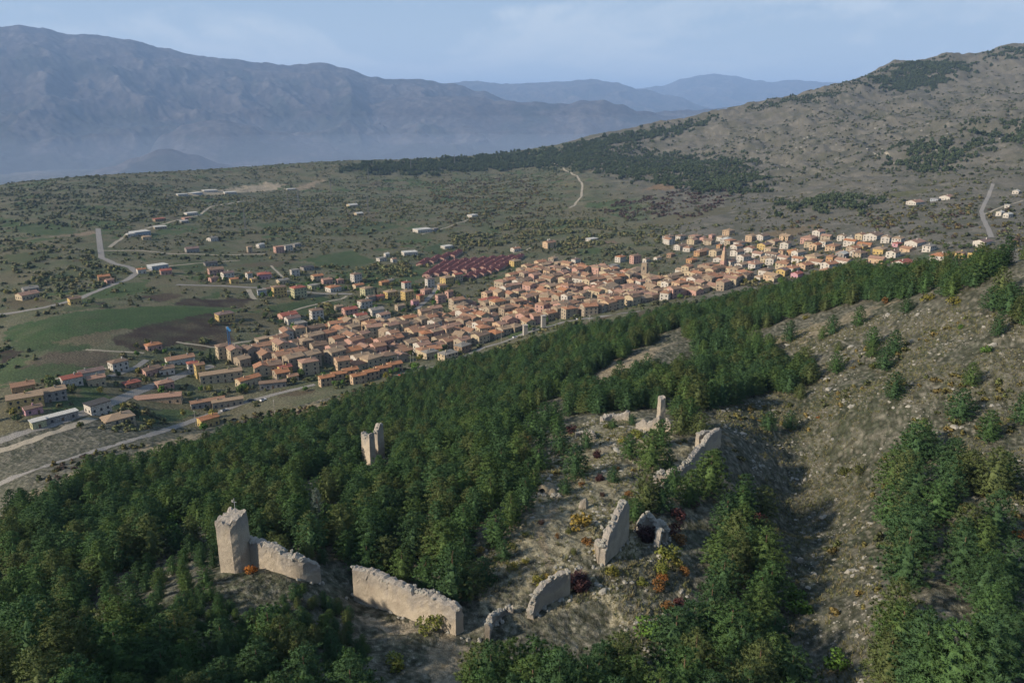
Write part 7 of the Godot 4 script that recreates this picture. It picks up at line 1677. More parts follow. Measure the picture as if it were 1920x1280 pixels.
# a broken solid block on an outline round a centre, in the block's own axes; tops give the height over each corner
func ruin_block(outline: PackedVector2Array, tops: Array, base: Vector3, batter := 0.06, jag := 0.35) -> ArrayMesh:
	var v := []
	var col := []
	var n := 0
	var ring := []
	var ring_top := []
	for i in outline.size():
		var a := outline[i]
		var b := outline[(i + 1) % outline.size()]
		var k := maxi(int(a.distance_to(b) / 0.4), 2)
		for s in k:
			ring.append(a.lerp(b, s / float(k)))
			ring_top.append(lerpf(tops[i], tops[(i + 1) % tops.size()], s / float(k)))
	n = ring.size()
	var hi: float = tops.max()
	var mean_top := 0.0
	for t2 in tops:
		mean_top += t2 / tops.size()
	var m := maxi(int(hi / 0.42), 4)
	var caps := 6
	for j in m + 1 + caps:
		for i in n:
			var p: Vector2 = ring[i]
			var t: float = ring_top[i] + jag * (fine.get_noise_2d(p.x * 9.0 + base.x, p.y * 9.0) * 1.5 + rough.get_noise_2d(p.x * 40.0, p.y * 40.0 + base.z))
			var y := minf(j / float(m), 1.0)
			var yy := lerpf(-1.2, t, y)
			var q := p * (1.0 + batter * (0.5 - y))
			if j > m:
				var inn := 1.0 - (j - m) / float(caps)
				q *= inn
				yy = lerpf(mean_top, lerpf(ring_top[i], t, inn * inn * inn), smoothstep(0.0, 1.0, inn)) + fine.get_noise_2d(q.x * 3.0, q.y * 3.0 + base.z) * jag * 0.6
			var bulge := fine.get_noise_3d(q.x * 4.0 + base.x, yy * 4.0, q.y * 4.0) * 0.24
			if j <= m:
				q += q.normalized() * bulge * (0.35 if t - yy > 1.2 else 0.9)
			v.append(Vector3(q.x, yy, q.y))
			col.append(stone_color(v[-1] + base, t - yy))
	var st := SurfaceTool.new()
	st.begin(Mesh.PRIMITIVE_TRIANGLES)
	st.set_smooth_group(-1)
	for j in m + caps:
		for i in n:
			var a := j * n + i
			var b := j * n + (i + 1) % n
			for k in [a, a + n, b, b, a + n, b + n]:
				st.set_color(col[k])
				st.add_vertex(v[k])
	st.generate_normals()
	return st.commit()


func ngon(sides: int, rx: float, rz: float, turn := 0.0, uneven := 0.0) -> PackedVector2Array:
	var out := PackedVector2Array()
	for i in sides:
		var a := TAU * i / sides
		var k := 1.0 + uneven * rng.randf_range(-1, 1)
		out.append((Vector2(cos(a) * rx, sin(a) * rz) * k).rotated(turn))
	return out


func rubble(parent: Node, called: String, where: Array) -> void:
	var st := SurfaceTool.new()
	st.begin(Mesh.PRIMITIVE_TRIANGLES)
	for w in where:
		st.append_from(boulders[rng.randi() % boulders.size()], 0, Transform3D(Basis(Vector3(rng.randf(), 1, rng.randf()).normalized(), rng.randf() * TAU).scaled(Vector3.ONE * rng.randf_range(0.18, 0.42)), w))
	var o := part(called, st.commit(), mats.limestone, parent)
	o.set_meta("kind", "stuff")

var boulders := []


func make_boulders() -> void:
	for k in 6:
		var s := SphereMesh.new()
		s.radial_segments = 7
		s.rings = 4
		s.radius = 1.0
		s.height = 2.0
		var a := s.get_mesh_arrays()
		var v: PackedVector3Array = a[Mesh.ARRAY_VERTEX]
		var idx: PackedInt32Array = a[Mesh.ARRAY_INDEX]
		var st := SurfaceTool.new()
		st.begin(Mesh.PRIMITIVE_TRIANGLES)
		st.set_smooth_group(-1)
		var moved := []
		for p in v:
			var q: Vector3 = p * (1.0 + 0.75 * rough.get_noise_3d(p.x * 30.0 + k * 90.0, p.y * 30.0, p.z * 30.0) + 0.5 * fine.get_noise_3d(p.x * 6.0, p.y * 6.0 + k * 40.0, p.z * 6.0))
			moved.append(Vector3(q.x * 1.15, q.y * 0.75, q.z * 0.9))
		for i in idx:
			var sh := 0.9 + 0.2 * fine.get_noise_3d(moved[i].x * 9.0, moved[i].y * 9.0, k * 7.0)
			st.set_color(Color(sh, sh, sh))
			st.add_vertex(moved[i])
		st.generate_normals()
		boulders.append(st.commit())


func wall_thing(called: String, label: String, category: String, pieces: Array, stones := 14) -> void:
	var first: Array = pieces[0][1]
	var o := thing(called, Vector3.ZERO)
	o.position = on_ground(Vector2(first[0], first[1]))
	tag(o, label, category, "ruined castle walls")
	for p in pieces:
		var m := ruin_wall(p[1], p[2], p[3], p[4] if p.size() > 4 else 0.5)
		part(p[0], m, mats.masonry, o, Transform3D(Basis(), -o.position))
		var spots := []
		var line := pts2(p[1])
		for k in stones:
			var i := rng.randi() % (line.size() - 1)
			var q: Vector2 = line[i].lerp(line[i + 1], rng.randf()) + Vector2(rng.randf_range(-1, 1), rng.randf_range(-1, 1)) * (p[2] * 0.5 + 1.0)
			spots.append(on_ground(q, -0.05) - o.position)
		rubble(o, "fallen_stones", spots)
		spots = []
		var tops: Array = p[3]
		for k in stones * 3:
			var f := rng.randf() * (line.size() - 1)
			var i := mini(int(f), line.size() - 2)
			var q: Vector2 = line[i].lerp(line[i + 1], f - i)
			var g := f / (line.size() - 1) * (tops.size() - 1)
			var gi := mini(int(g), tops.size() - 2)
			spots.append(Vector3(q.x + rng.randf_range(-0.4, 0.4) * p[2], height(q.x, q.y) + lerpf(tops[gi], tops[gi + 1], g - gi) - 0.12, q.y + rng.randf_range(-0.4, 0.4) * p[2]) - o.position)
		rubble(o, "top_stones", spots)


func build_ruins() -> void:
	make_boulders()
	var t: Array = RUINS.tower
	var at := on_ground(Vector2(t[0], t[1]), 0.3)
	var o := thing("corner_tower", at, deg_to_rad(-24))
	tag(o, "square stone corner tower ruin standing above the left pine wood", "tower", "ruined castle walls")
	part("shaft", ruin_block(PackedVector2Array([Vector2(-1.8, 1.9), Vector2(-1.9, -1.7), Vector2(1.8, -1.8), Vector2(1.9, 0.9), Vector2(1.1, 1.7)]), [10.0, 10.5, 10.7, 10.4, 9.7], at, 0.05, 0.4), mats.masonry, o)
	var mast := thing("mast", at + Vector3(0.5, 10.2, -0.7))
	tag(mast, "thin metal mast with small instruments on top of the corner tower", "mast")
	part("pole", rod(0.05, 2.9), mats.metal, mast)
	part("crossbar", box(0.7, 0.06, 0.06), mats.metal, mast, Transform3D(Basis(), Vector3(0, 2.2, 0)))
	part("sensor", box(0.22, 0.3, 0.22), mats.wall_white, mast, Transform3D(Basis(), Vector3(-0.3, 2.45, 0)))
	wall_thing("curtain_wall", "lit stone curtain wall joined to the corner tower, partly behind pines", "wall", [["wall_body", RUINS.curtain, 1.6, [5.2, 4.6, 4.2, 3.8, 3.4]]])
	wall_thing("curtain_wall", "long free-standing curtain wall with grey crumbling top above the pale track", "wall", [["wall_body", RUINS.long, 1.7, [6.0, 6.3, 5.6, 5.6, 5.2, 5.5, 5.0, 4.4]]], 30)
	wall_thing("wall_fragment", "curved wall fragment below the yellow bushes at the clearing's front edge", "wall", [["wall_body", RUINS.fragment, 1.1, [4.6, 4.4, 4.0, 3.2, 1.2], 0.4]])
	wall_thing("wall_fragment", "low curved rim of wall half hidden by the front pines", "wall", [["wall_body", RUINS.curved, 0.7, [0.9, 1.2, 1.6, 2.2, 2.8], 0.5]])
	wall_thing("wall_fragment", "tall pointed wall fragment standing on the castle's right edge", "wall", [["wall_body", RUINS.tall, 1.3, [6.8, 8.2, 7.6, 6.4, 5.2, 2.6], 0.4], ["return_wall", RUINS.stub, 1.2, [3.6, 3.0, 2.2], 0.4]], 26)
	wall_thing("round_tower_stump", "hollow rounded tower stump with dark bush inside beside the tall fragment", "tower", [["wall_body", RUINS.round, 1.0, [2.0, 4.4, 3.2, 3.9, 1.2], 0.9], ["side_wall", RUINS.round2, 1.0, [3.6, 3.2, 2.2], 0.4]], 26)
	wall_thing("curtain_wall", "ruined east wall with sunlit inner face at the clearing's far right", "wall", [["wall_body", RUINS.east, 1.3, [2.2, 2.6, 3.8, 4.4, 5.0, 4.2], 0.4], ["return_wall", RUINS.east2, 1.1, [4.4, 4.0, 3.6], 0.4], ["stub_wall", RUINS.stub2, 1.0, [1.6, 2.4, 3.4, 2.4], 0.6]], 24)
	t = RUINS.keep
	at = on_ground(Vector2(t[0], t[1]), 0.4)
	o = thing("keep_remnant", at, deg_to_rad(18))
	tag(o, "slender upright remnant of the keep on its rubble mound at the castle's top", "tower", "ruined castle walls")
	part("shaft", ruin_block(PackedVector2Array([Vector2(-0.75, 0.85), Vector2(-0.85, -0.75), Vector2(0.85, -0.75), Vector2(0.75, 0.75)]), [9.2, 9.6, 9.8, 9.4], at, 0.22, 0.3), mats.masonry, o)
	for w in [["side_wall", RUINS.mound, 1.1, [0.9, 2.4, 2.8, 4.6], 0.9], ["side_wall", RUINS.mound2, 1.0, [4.2, 3.2, 1.8], 0.6], ["low_wall", RUINS.ridge, 1.6, [1.0, 1.8, 1.4, 2.2], 0.7]]:
		part(w[0], ruin_wall(w[1], w[2], w[3], w[4]), mats.masonry, o, Transform3D(o.transform.affine_inverse().basis, o.transform.affine_inverse().origin))
	wall_thing("wall_fragment", "low broken footing beside the crimson bush below the keep remnant", "wall", [["wall_body", RUINS.low, 1.1, [0.9, 1.2, 1.6], 0.5]])
	wall_thing("wood_tower_ruin", "pale two-pronged tower ruin rising out of the middle of the pine wood", "tower", [["front_wall", RUINS.forest, 1.9, [11.0, 9.4, 10.6], 0.4], ["side_wall", RUINS.forest2, 1.8, [9.4, 12.0, 11.6], 0.4]])
	# vaulted cellar opening in the bank: an arch of masonry round a dark passage
	t = RUINS.vault
	at = on_ground(Vector2(t[0], t[1]), 0.5)
	o = thing("vault", at, deg_to_rad(-18))
	tag(o, "small arched cellar opening in the bank of the castle clearing", "arch")
	var csg := CSGCombiner3D.new()
	csg.name = "arch"
	for k in [[Vector3(0, 0.2, -1.4), 1.75], [Vector3(1.5, -0.5, -1.6), 1.8], [Vector3(-1.6, -0.6, -1.5), 1.8], [Vector3(0.3, -0.6, -3.2), 2.2]]:
		var hump := CSGSphere3D.new()
		hump.radius = k[1]
		hump.radial_segments = 18
		hump.rings = 12
		hump.position = k[0]
		csg.add_child(hump)
	var bore := CSGCylinder3D.new()
	bore.operation = CSGShape3D.OPERATION_SUBTRACTION
	bore.radius = 0.72
	bore.height = 3.2
	bore.sides = 14
	bore.rotation.x = PI / 2
	bore.position = Vector3(0, 0.95, -0.7)
	csg.add_child(bore)
	var cut := CSGBox3D.new()
	cut.operation = CSGShape3D.OPERATION_SUBTRACTION
	cut.size = Vector3(1.44, 1.3, 3.2)
	cut.position = Vector3(0, 0.3, -0.7)
	csg.add_child(cut)
	csg.material_override = mats.bank
	o.add_child(csg)
	var spots := []
	for k in 90:
		var q := Vector2(t[0] + rng.randf_range(-4, 4), t[1] + rng.randf_range(-5, 1.5))
		spots.append(o.transform.affine_inverse() * on_ground(q, -0.1))
	rubble(o, "loose_stones", spots)
	t = RUINS.stone
	at = on_ground(Vector2(t[0], t[1]), 0.2)
	o = thing("upright_stone", at, 0.5)
	tag(o, "upright leaning block of masonry alone in the castle clearing", "stone")
	part("block", ruin_block(ngon(5, 1.0, 0.7, 0.3, 0.15), [2.0, 2.6, 2.2, 1.6, 1.9], at, 0.5, 0.3), mats.masonry, o)


# ---------- small solids ----------

func box(x: float, y: float, z: float) -> Mesh:
	var key := "box_%.2f_%.2f_%.2f" % [x, y, z]
	if not mats.has(key):
		var b := BoxMesh.new()
		b.size = Vector3(x, y, z)
		mats[key] = b
	return mats[key]


func rod(r: float, h: float, top := -1.0) -> Mesh:
	var st := SurfaceTool.new()
	st.begin(Mesh.PRIMITIVE_TRIANGLES)
	var c := CylinderMesh.new()
	c.bottom_radius = r
	c.top_radius = r if top < 0.0 else top
	c.height = h
	c.radial_segments = 7
	c.rings = 1
	st.append_from(c, 0, Transform3D(Basis(), Vector3(0, h * 0.5, 0)))
	return st.commit()


func quad(st: SurfaceTool, a: Vector3, b: Vector3, c: Vector3, d: Vector3) -> void:
	tri(st, a, b, c)
	tri(st, a, c, d)


func slab(st: SurfaceTool, a: Vector3, b: Vector3, c: Vector3, d: Vector3, thick: float) -> void:
	# four corners of the upper face, clockwise seen from above
	var n := Vector3(0, thick, 0)
	quad(st, a, b, c, d)
	quad(st, d - n, c - n, b - n, a - n)
	quad(st, b, a, a - n, b - n)
	quad(st, c, b, b - n, c - n)
	quad(st, d, c, c - n, d - n)
	quad(st, a, d, d - n, a - n)


func house_walls(l: float, w: float, h: float, rise: float) -> ArrayMesh:
	var st := SurfaceTool.new()
	st.begin(Mesh.PRIMITIVE_TRIANGLES)
	st.set_smooth_group(-1)
	var x := l * 0.5
	var z := w * 0.5
	var lo := -2.5
	quad(st, Vector3(-x, h, z), Vector3(x, h, z), Vector3(x, lo, z), Vector3(-x, lo, z))
	quad(st, Vector3(x, h, -z), Vector3(-x, h, -z), Vector3(-x, lo, -z), Vector3(x, lo, -z))
	quad(st, Vector3(x, h, z), Vector3(x, h, -z), Vector3(x, lo, -z), Vector3(x, lo, z))
	quad(st, Vector3(-x, h, -z), Vector3(-x, h, z), Vector3(-x, lo, z), Vector3(-x, lo, -z))
	if rise > 0.0:
		tri(st, Vector3(x, h, z), Vector3(x, h + rise, 0), Vector3(x, h, -z))
		tri(st, Vector3(-x, h, -z), Vector3(-x, h + rise, 0), Vector3(-x, h, z))
	else:
		quad(st, Vector3(-x, h, -z), Vector3(x, h, -z), Vector3(x, h, z), Vector3(-x, h, z))
	st.generate_normals()
	return st.commit()


func roof_mesh(l: float, w: float, h: float, rise: float, shape: String) -> ArrayMesh:
	var st := SurfaceTool.new()
	st.begin(Mesh.PRIMITIVE_TRIANGLES)
	st.set_smooth_group(-1)
	var e := 0.45
	var x := l * 0.5 + e
	var z := w * 0.5 + e
	var dy := e * rise / (w * 0.5) if rise > 0.0 else 0.0
	if shape == "flat":
		slab(st, Vector3(-x, h + 0.35, -z), Vector3(x, h + 0.35, -z), Vector3(x, h + 0.35, z), Vector3(-x, h + 0.35, z), 0.33)
	elif shape == "hip":
		var k := maxf(x - z, 0.02)
		var a := Vector3(-k, h + rise + 0.2, 0)
		var b := Vector3(k, h + rise + 0.2, 0)
		var c := [Vector3(-x, h - dy + 0.2, z), Vector3(x, h - dy + 0.2, z), Vector3(x, h - dy + 0.2, -z), Vector3(-x, h - dy + 0.2, -z)]
		quad(st, a, b, c[1], c[0])
		quad(st, b, a, c[3], c[2])
		tri(st, b, c[2], c[1])
		tri(st, a, c[0], c[3])
		var n := Vector3(0, 0.22, 0)
		for i in 4:
			var p: Vector3 = c[i]
			var q: Vector3 = c[(i + 1) % 4]
			quad(st, p, q, q - n, p - n)
		quad(st, c[0] - n, c[1] - n, c[2] - n, c[3] - n)
	else:
		var top := h + rise + 0.2
		var lo := h - dy + 0.2
		slab(st, Vector3(-x, top, 0), Vector3(x, top, 0), Vector3(x, lo, z), Vector3(-x, lo, z), 0.22)
		slab(st, Vector3(x, top, 0), Vector3(-x, top, 0), Vector3(-x, lo, -z), Vector3(x, lo, -z), 0.22)
	st.generate_normals()
	return st.commit()


func house(called: String, p: Vector2, l: float, w: float, storeys: float, turn: float, wall: String, roof: String, shape: String, openings: float) -> Node3D:
	var at := on_ground(p)
	for k in [Vector2(l, w), Vector2(-l, w), Vector2(l, -w), Vector2(-l, -w)]:
		var q: Vector2 = p + Vector2(k.x * 0.5, k.y * 0.5).rotated(-turn)
		at.y = minf(at.y, height(q.x, q.y) + 0.6)
	var o := thing(called, at, turn)
	var h := storeys * 3.1 + 0.8
	var rise := 0.0 if shape == "flat" else w * 0.5 * (0.36 if shape == "gable" else 0.34)
	part("wall", house_walls(l, w, h, rise if shape == "gable" else 0.0), mats["wall_" + wall], o)
	var rf := part("roof", roof_mesh(l, w, h, rise, shape), mats["roof_" + roof], o)
	if shape != "flat":
		part("chimney", box(0.7, 1.7, 0.7), mats["wall_" + wall], rf, Transform3D(Basis(), Vector3(l * rng.randf_range(-0.3, 0.3), h + rise + 0.4, w * 0.12)))
	footprint(p, l * 0.32)
	footprint(p + Vector2(l * 0.3, 0).rotated(-turn), w * 0.45)
	footprint(p - Vector2(l * 0.3, 0).rotated(-turn), w * 0.45)
	# openings on the two sides turned to the near slope
	var floors := maxi(int(storeys + 0.3), 1)
	var glass: StandardMaterial3D = mats.glass
	for s in [0, 1]:
		var dirn: Vector2
		var span: float
		var off: float
		var ang: float
		if s == 0:
			ang = 0.0 if Vector2(0, 1).rotated(-turn).dot(-p) > 0.0 else PI
			span = l
			off = w * 0.5
		else:
			ang = PI / 2 if Vector2(1, 0).rotated(-turn).dot(-p) > 0.0 else -PI / 2
			span = w
			off = l * 0.5
		var n := clampi(int(span / openings), 1, 6)
		for fl in floors:
			for k in n:
				var x := (k + 0.5) / n * span - span * 0.5
				var door: bool = fl == 0 and k == n / 2 and s == 0
				var b := Basis(Vector3.UP, ang)
				var y := 1.05 if door else 1.75 + fl * 3.0
				if y + 0.7 > h:
					continue
				part("door" if door else "window", box(1.2, 2.2, 0.14) if door else box(1.2, 1.6, 0.14), mats.wood if door else glass, o, Transform3D(b, b * Vector3(x, y, off)))
	return o


func build_town() -> void:
	for q in HOUSES:
		var is_shed: bool = " shed " in q[9]
		var o := house("shed" if is_shed else "house", Vector2(q[0], q[1]), q[2], q[3], q[4], q[5], q[6], q[7], q[8], 3.2)
		tag(o, q[9], "shed" if is_shed else "house", "buildings round the old centre")
	var wn := wall_colors.keys()
	var rn := roof_colors.keys()
	var quarter := ["lower left old centre", "middle old centre", "right old centre", "spread-out right quarter"]
	var rname := {"terracotta": "terracotta", "tan": "tan tiled", "rose": "dusty pink", "brown": "brown tiled", "orange": "orange tiled", "clay": "clay red", "umber": "dark brown"}
	for q in OLD_TOWN:
		var wall: String = wn[q[6]]
		var roof: String = rn[q[7]]
		var o := house("old_town_house" if q[9] < 1 else "centre_house" if q[9] < 2 else "church_quarter_house" if q[9] < 3 else "hillside_house", Vector2(q[0], q[1]), q[2], q[3], q[4], q[5], wall, roof, "hip" if q[8] else "gable", 4.2)
		tag(o, "%s house with %s %s roof in the %s" % [wall if wall != "stone" else "bare stone", rname[roof], "hipped" if q[8] else "pitched", quarter[q[9]]], "house", "%s houses, %s %s roofs, %s" % [wall, roof, "hipped" if q[8] else "pitched", quarter[q[9]]])
	var hut := 0
	for i in range(0, HUTS.size(), 4):
		var a := Vector2(HUTS[i], HUTS[i + 1])
		var b := Vector2(HUTS[i + 2], HUTS[i + 3])
		var n := maxi(int(a.distance_to(b) / 26.0), 1)
		for k in n:
			var c := a.lerp(b, (k + 0.5) / n)
			var o := house("prefab_row", c, a.distance_to(b) / n - 2.0, 9.0, 1.0, -(b - a).angle(), "pink", "maroon", "gable", 4.5)
			hut += 1
			tag(o, "maroon roofed prefab row house number %s from the left of its block" % NTH[mini(hut, NTH.size()) - 1], "house", "maroon roofed prefab rows")
	for i in range(0, SHEDS.size(), 3):
		var p := Vector2(SHEDS[i], SHEDS[i + 1])
		var l: float = SHEDS[i + 2]
		var o := house("canopy", p, l, 5.0, 1.0, TOWN_AXIS + 0.12, "grey" if i == 0 else "green", "pale", "flat", 5.0)
		tag(o, "long low canopy with white roof beside the lower road" if i == 0 else "small pale-roofed shelter at the end of the long canopy", "shed")


const NTH := ["one", "two", "three", "four", "five", "six", "seven", "eight", "nine", "ten", "eleven", "twelve", "thirteen", "fourteen", "fifteen", "sixteen", "seventeen", "eighteen", "nineteen", "twenty", "twenty-one", "twenty-two", "twenty-three", "twenty-four", "twenty-five", "twenty-six", "twenty-seven", "twenty-eight", "twenty-nine", "thirty", "thirty-one", "thirty-two", "thirty-three", "thirty-four", "thirty-five", "thirty-six"]


func build_landmarks() -> void:
	# church with square bell tower
	var o := house("church", SPOTS.church, 24.0, 12.0, 2.6, TOWN_AXIS + 0.4, "stone", "tan", "gable", 7.0)
	tag(o, "tan stone church nave joined to the square bell tower", "church")
	var at := on_ground(SPOTS.bell, 0.5)
	o = thing("bell_tower", at, TOWN_AXIS + 0.4)
	tag(o, "square stone bell tower with arched belfry openings beside the church", "tower")
	part("shaft", box(6.2, 16.0, 6.2), mats.wall_stone, o, Transform3D(Basis(), Vector3(0, 8.0, 0)))
	part("cornice", box(6.7, 0.5, 6.7), mats.wall_beige, o, Transform3D(Basis(), Vector3(0, 16.26, 0)))
	part("belfry", box(5.8, 3.0, 5.8), mats.wall_stone, o, Transform3D(Basis(), Vector3(0, 18.02, 0)))
	for k in 4:
		var b := Basis(Vector3.UP, k * PI / 2)
		part("opening", box(1.6, 3.4, 0.2), mats.glass, o, Transform3D(b, b * Vector3(0, 13.6, 3.1)))  # dark panel on the wall face stands in for the shaded hollow
	o = house("church", SPOTS.church2, 17.0, 11.0, 2.4, TOWN_AXIS, "peach", "terracotta", "gable", 6.0)
	tag(o, "small orange church with white twin bell gable among cypresses", "church")
	for s in [-1.6, 1.6]:
		part("bell_gable", box(1.5, 5.0, 1.6), mats.wall_white, o, Transform3D(Basis(), Vector3(s - 1.0, 10.0, 0)))
	# stepped slender tower
	at = on_ground(SPOTS.steptower, 0.5)
	o = thing("slender_tower", at, TOWN_AXIS)
	tag(o, "slender pinkish bell tower narrowing in stages in the right of the old centre", "tower")
	var y := 0.0
	for k in [[5.4, 9.0], [4.4, 6.0], [3.4, 5.0], [2.0, 4.0]]:
		part("stage", box(k[0], k[1], k[0]), mats.wall_pink if int(y) % 2 == 0 else mats.wall_peach, o, Transform3D(Basis(), Vector3(0, y + k[1] * 0.5, 0)))
		y += k[1] + 0.003
	part("spire", rod(1.0, 3.0, 0.05), mats.roof_brown, o, Transform3D(Basis(), Vector3(0, y, 0)))
	# hall with solar panels
	o = house("hall", SPOTS.solar, 26.0, 14.0, 2.6, TOWN_AXIS + 0.3, "cream", "tan", "gable", 5.0)
	tag(o, "cream hall with blue solar panels on its tan roof in the old centre", "building")
	part("solar_panel", box(8.0, 0.12, 5.0), mats.panel_blue, o, Transform3D(Basis(Vector3.RIGHT, 0.35), Vector3(-8.0, 10.15, 3.6)))
	# two concrete piers
	for s in [["pier1", 9.0, "lower pale concrete pier standing by the road above the pines"], ["pier2", 12.0, "taller pale concrete pier standing by the road above the pines"]]:
		at = on_ground(SPOTS[s[0]], 1.0)
		o = thing("concrete_pier", at, 0.3)
		tag(o, s[2], "pier", "concrete piers by the road")
		part("shaft", box(3.6, s[1], 3.2), mats.concrete, o, Transform3D(Basis(), Vector3(0, s[1] * 0.5, 0)))
		part("cap", box(4.2, 0.5, 3.8), mats.concrete, o, Transform3D(Basis(), Vector3(0, s[1] + 0.253, 0)))
	# tower crane
	at = on_ground(SPOTS.crane)
	o = thing("tower_crane", at, 0.5)
	tag(o, "slim blue tower crane standing beside the cream house", "crane")
	part("mast", lattice(24.0, 1.3), mats.crane_blue, o)
	part("jib", lattice(15.0, 0.9), mats.crane_blue, o, Transform3D(Basis(Vector3.RIGHT, PI / 2 - 0.06), Vector3(0, 24.2, -3.0)))
	part("counterweight", box(1.4, 1.8, 1.6), mats.concrete, o, Transform3D(Basis(), Vector3(0, 23.4, -3.6)))
	var roads := ["yellow-walled orange-roofed house", "grey long house", "upper terrace row", "two concrete piers", "lower pier", "pier on the bend", "taller pier", "terrace row's end", "cream roadside houses", "cream hipped house", "left fields", "brown hipped house"]
	for i in range(0, POLES.size(), 2):
		at = on_ground(Vector2(POLES[i], POLES[i + 1]))
		o = thing("utility_pole", at, TOWN_AXIS + PI / 2)
		tag(o, "thin pale utility pole near the " + roads[i / 2], "pole", "utility poles along the lower road")
		part("post", rod(0.16, 10.5, 0.11), mats.concrete, o)
		part("crossarm", box(1.8, 0.14, 0.14), mats.metal, o, Transform3D(Basis(), Vector3(0, 9.8, 0)))
	build_cars()
	for i in range(0, PYLONS.size(), 2):
		at = on_ground(Vector2(PYLONS[i], PYLONS[i + 1]))
		o = thing("power_pylon", at, 0.7)
		tag(o, "grey lattice power pylon standing on the far pasture plateau", "pylon", "pylons of the far power line")
		part("mast", lattice(34.0, 2.6, 0.6), mats.pylon_steel, o)
		for y2 in [24.0, 29.0, 33.0]:
			part("crossarm", box(9.0 - (y2 - 24.0) * 0.4, 0.2, 0.2), mats.pylon_steel, o, Transform3D(Basis(), Vector3(0, y2, 0)))


func build_cars() -> void:
	var words := ["white", "dark grey", "silver", "white", "dark grey", "red", "silver", "white"]
	var where := ["below the grey roadside house", "on the bend of the lower road", "by the cream roadside houses", "by the lower pier", "beside the taller pier", "at the terrace end", "near the yellow house above the wood", "on the road past the piers"]
	for i in range(0, CARS.size(), 4):
		var p := Vector2(CARS[i], CARS[i + 1])
		var o := thing("parked_car", on_ground(p, -0.12 - 0.00012 * p.length()), atan2(-(CARS[i + 3] - p.y), CARS[i + 2] - p.x))
		var k: String = words[i / 4]
		tag(o, "small %s car parked %s" % [k, where[i / 4]], "car", "cars along the lower road")
		var st := SurfaceTool.new()
		st.begin(Mesh.PRIMITIVE_TRIANGLES)
		st.set_smooth_group(-1)
		var side := [Vector2(-2.1, 0.35), Vector2(-2.15, 0.85), Vector2(-1.2, 0.98), Vector2(1.0, 0.95), Vector2(2.05, 0.78), Vector2(2.1, 0.35)]
		for j in side.size() - 1:
			quad(st, Vector3(side[j].x, side[j].y, -0.85), Vector3(side[j + 1].x, side[j + 1].y, -0.85), Vector3(side[j + 1].x, side[j + 1].y, 0.85), Vector3(side[j].x, side[j].y, 0.85))
		for z in [-0.85, 0.85]:
			for j in range(1, side.size() - 1):
				tri(st, Vector3(side[0].x, side[0].y, z), Vector3(side[j].x, side[j].y, z), Vector3(side[j + 1].x, side[j + 1].y, z))
		st.generate_normals()
		part("body", st.commit(), mats["car_" + k], o)
		var cab := SurfaceTool.new()
		cab.begin(Mesh.PRIMITIVE_TRIANGLES)
		cab.set_smooth_group(-1)
		var lo := [Vector3(-1.6, 0.95, -0.8), Vector3(0.9, 0.95, -0.8), Vector3(0.9, 0.95, 0.8), Vector3(-1.6, 0.95, 0.8)]
		var hi := [Vector3(-1.2, 1.45, -0.62), Vector3(0.3, 1.45, -0.62), Vector3(0.3, 1.45, 0.62), Vector3(-1.2, 1.45, 0.62)]
		for j in 4:
			quad(cab, hi[j], lo[j], lo[(j + 1) % 4], hi[(j + 1) % 4])
		quad(cab, hi[0], hi[1], hi[2], hi[3])
		cab.generate_normals()
		part("cabin", cab.commit(), mats.glass, o)
		for wx in [-1.3, 1.3]:
			for wz in [-0.8, 0.8]:
				part("wheel", rod(0.33, 0.2), mats.car_tyre, o, Transform3D(Basis(Vector3.RIGHT, PI / 2), Vector3(wx, 0.33, wz - 0.1)))


func lattice(h: float, w: float, top := -1.0) -> ArrayMesh:
	var st := SurfaceTool.new()
	st.begin(Mesh.PRIMITIVE_TRIANGLES)
	var tw := w if top < 0.0 else top
	var n := maxi(int(h / (w * 1.2)), 3)
	for k in 4:
		var c := Vector3([1, 1, -1, -1][k], 0, [1, -1, -1, 1][k]) * 0.5
		var d := Vector3([1, -1, -1, 1][k], 0, [-1, -1, 1, 1][k]) * 0.5
		bar(st, c * w, c * tw + Vector3(0, h, 0), 0.09 * sqrt(w))
		for j in n:
			var w0 := lerpf(w, tw, j / float(n))
			var w1 := lerpf(w, tw, (j + 1) / float(n))
			bar(st, c * w0 + Vector3(0, h * j / n, 0), d * w1 + Vector3(0, h * (j + 1) / n, 0), 0.05 * sqrt(w))
	return st.commit()


func bar(st: SurfaceTool, a: Vector3, b: Vector3, r: float) -> void:
	var d := (b - a).normalized()
	var side := d.cross(Vector3.FORWARD if absf(d.z) < 0.9 else Vector3.RIGHT).normalized()
	var bb := Basis(side, d, side.cross(d))
	st.append_from(box(1, 1, 1), 0, Transform3D(bb * Basis.from_scale(Vector3(r * 2, a.distance_to(b), r * 2)), (a + b) * 0.5))


# ---------- growth ----------

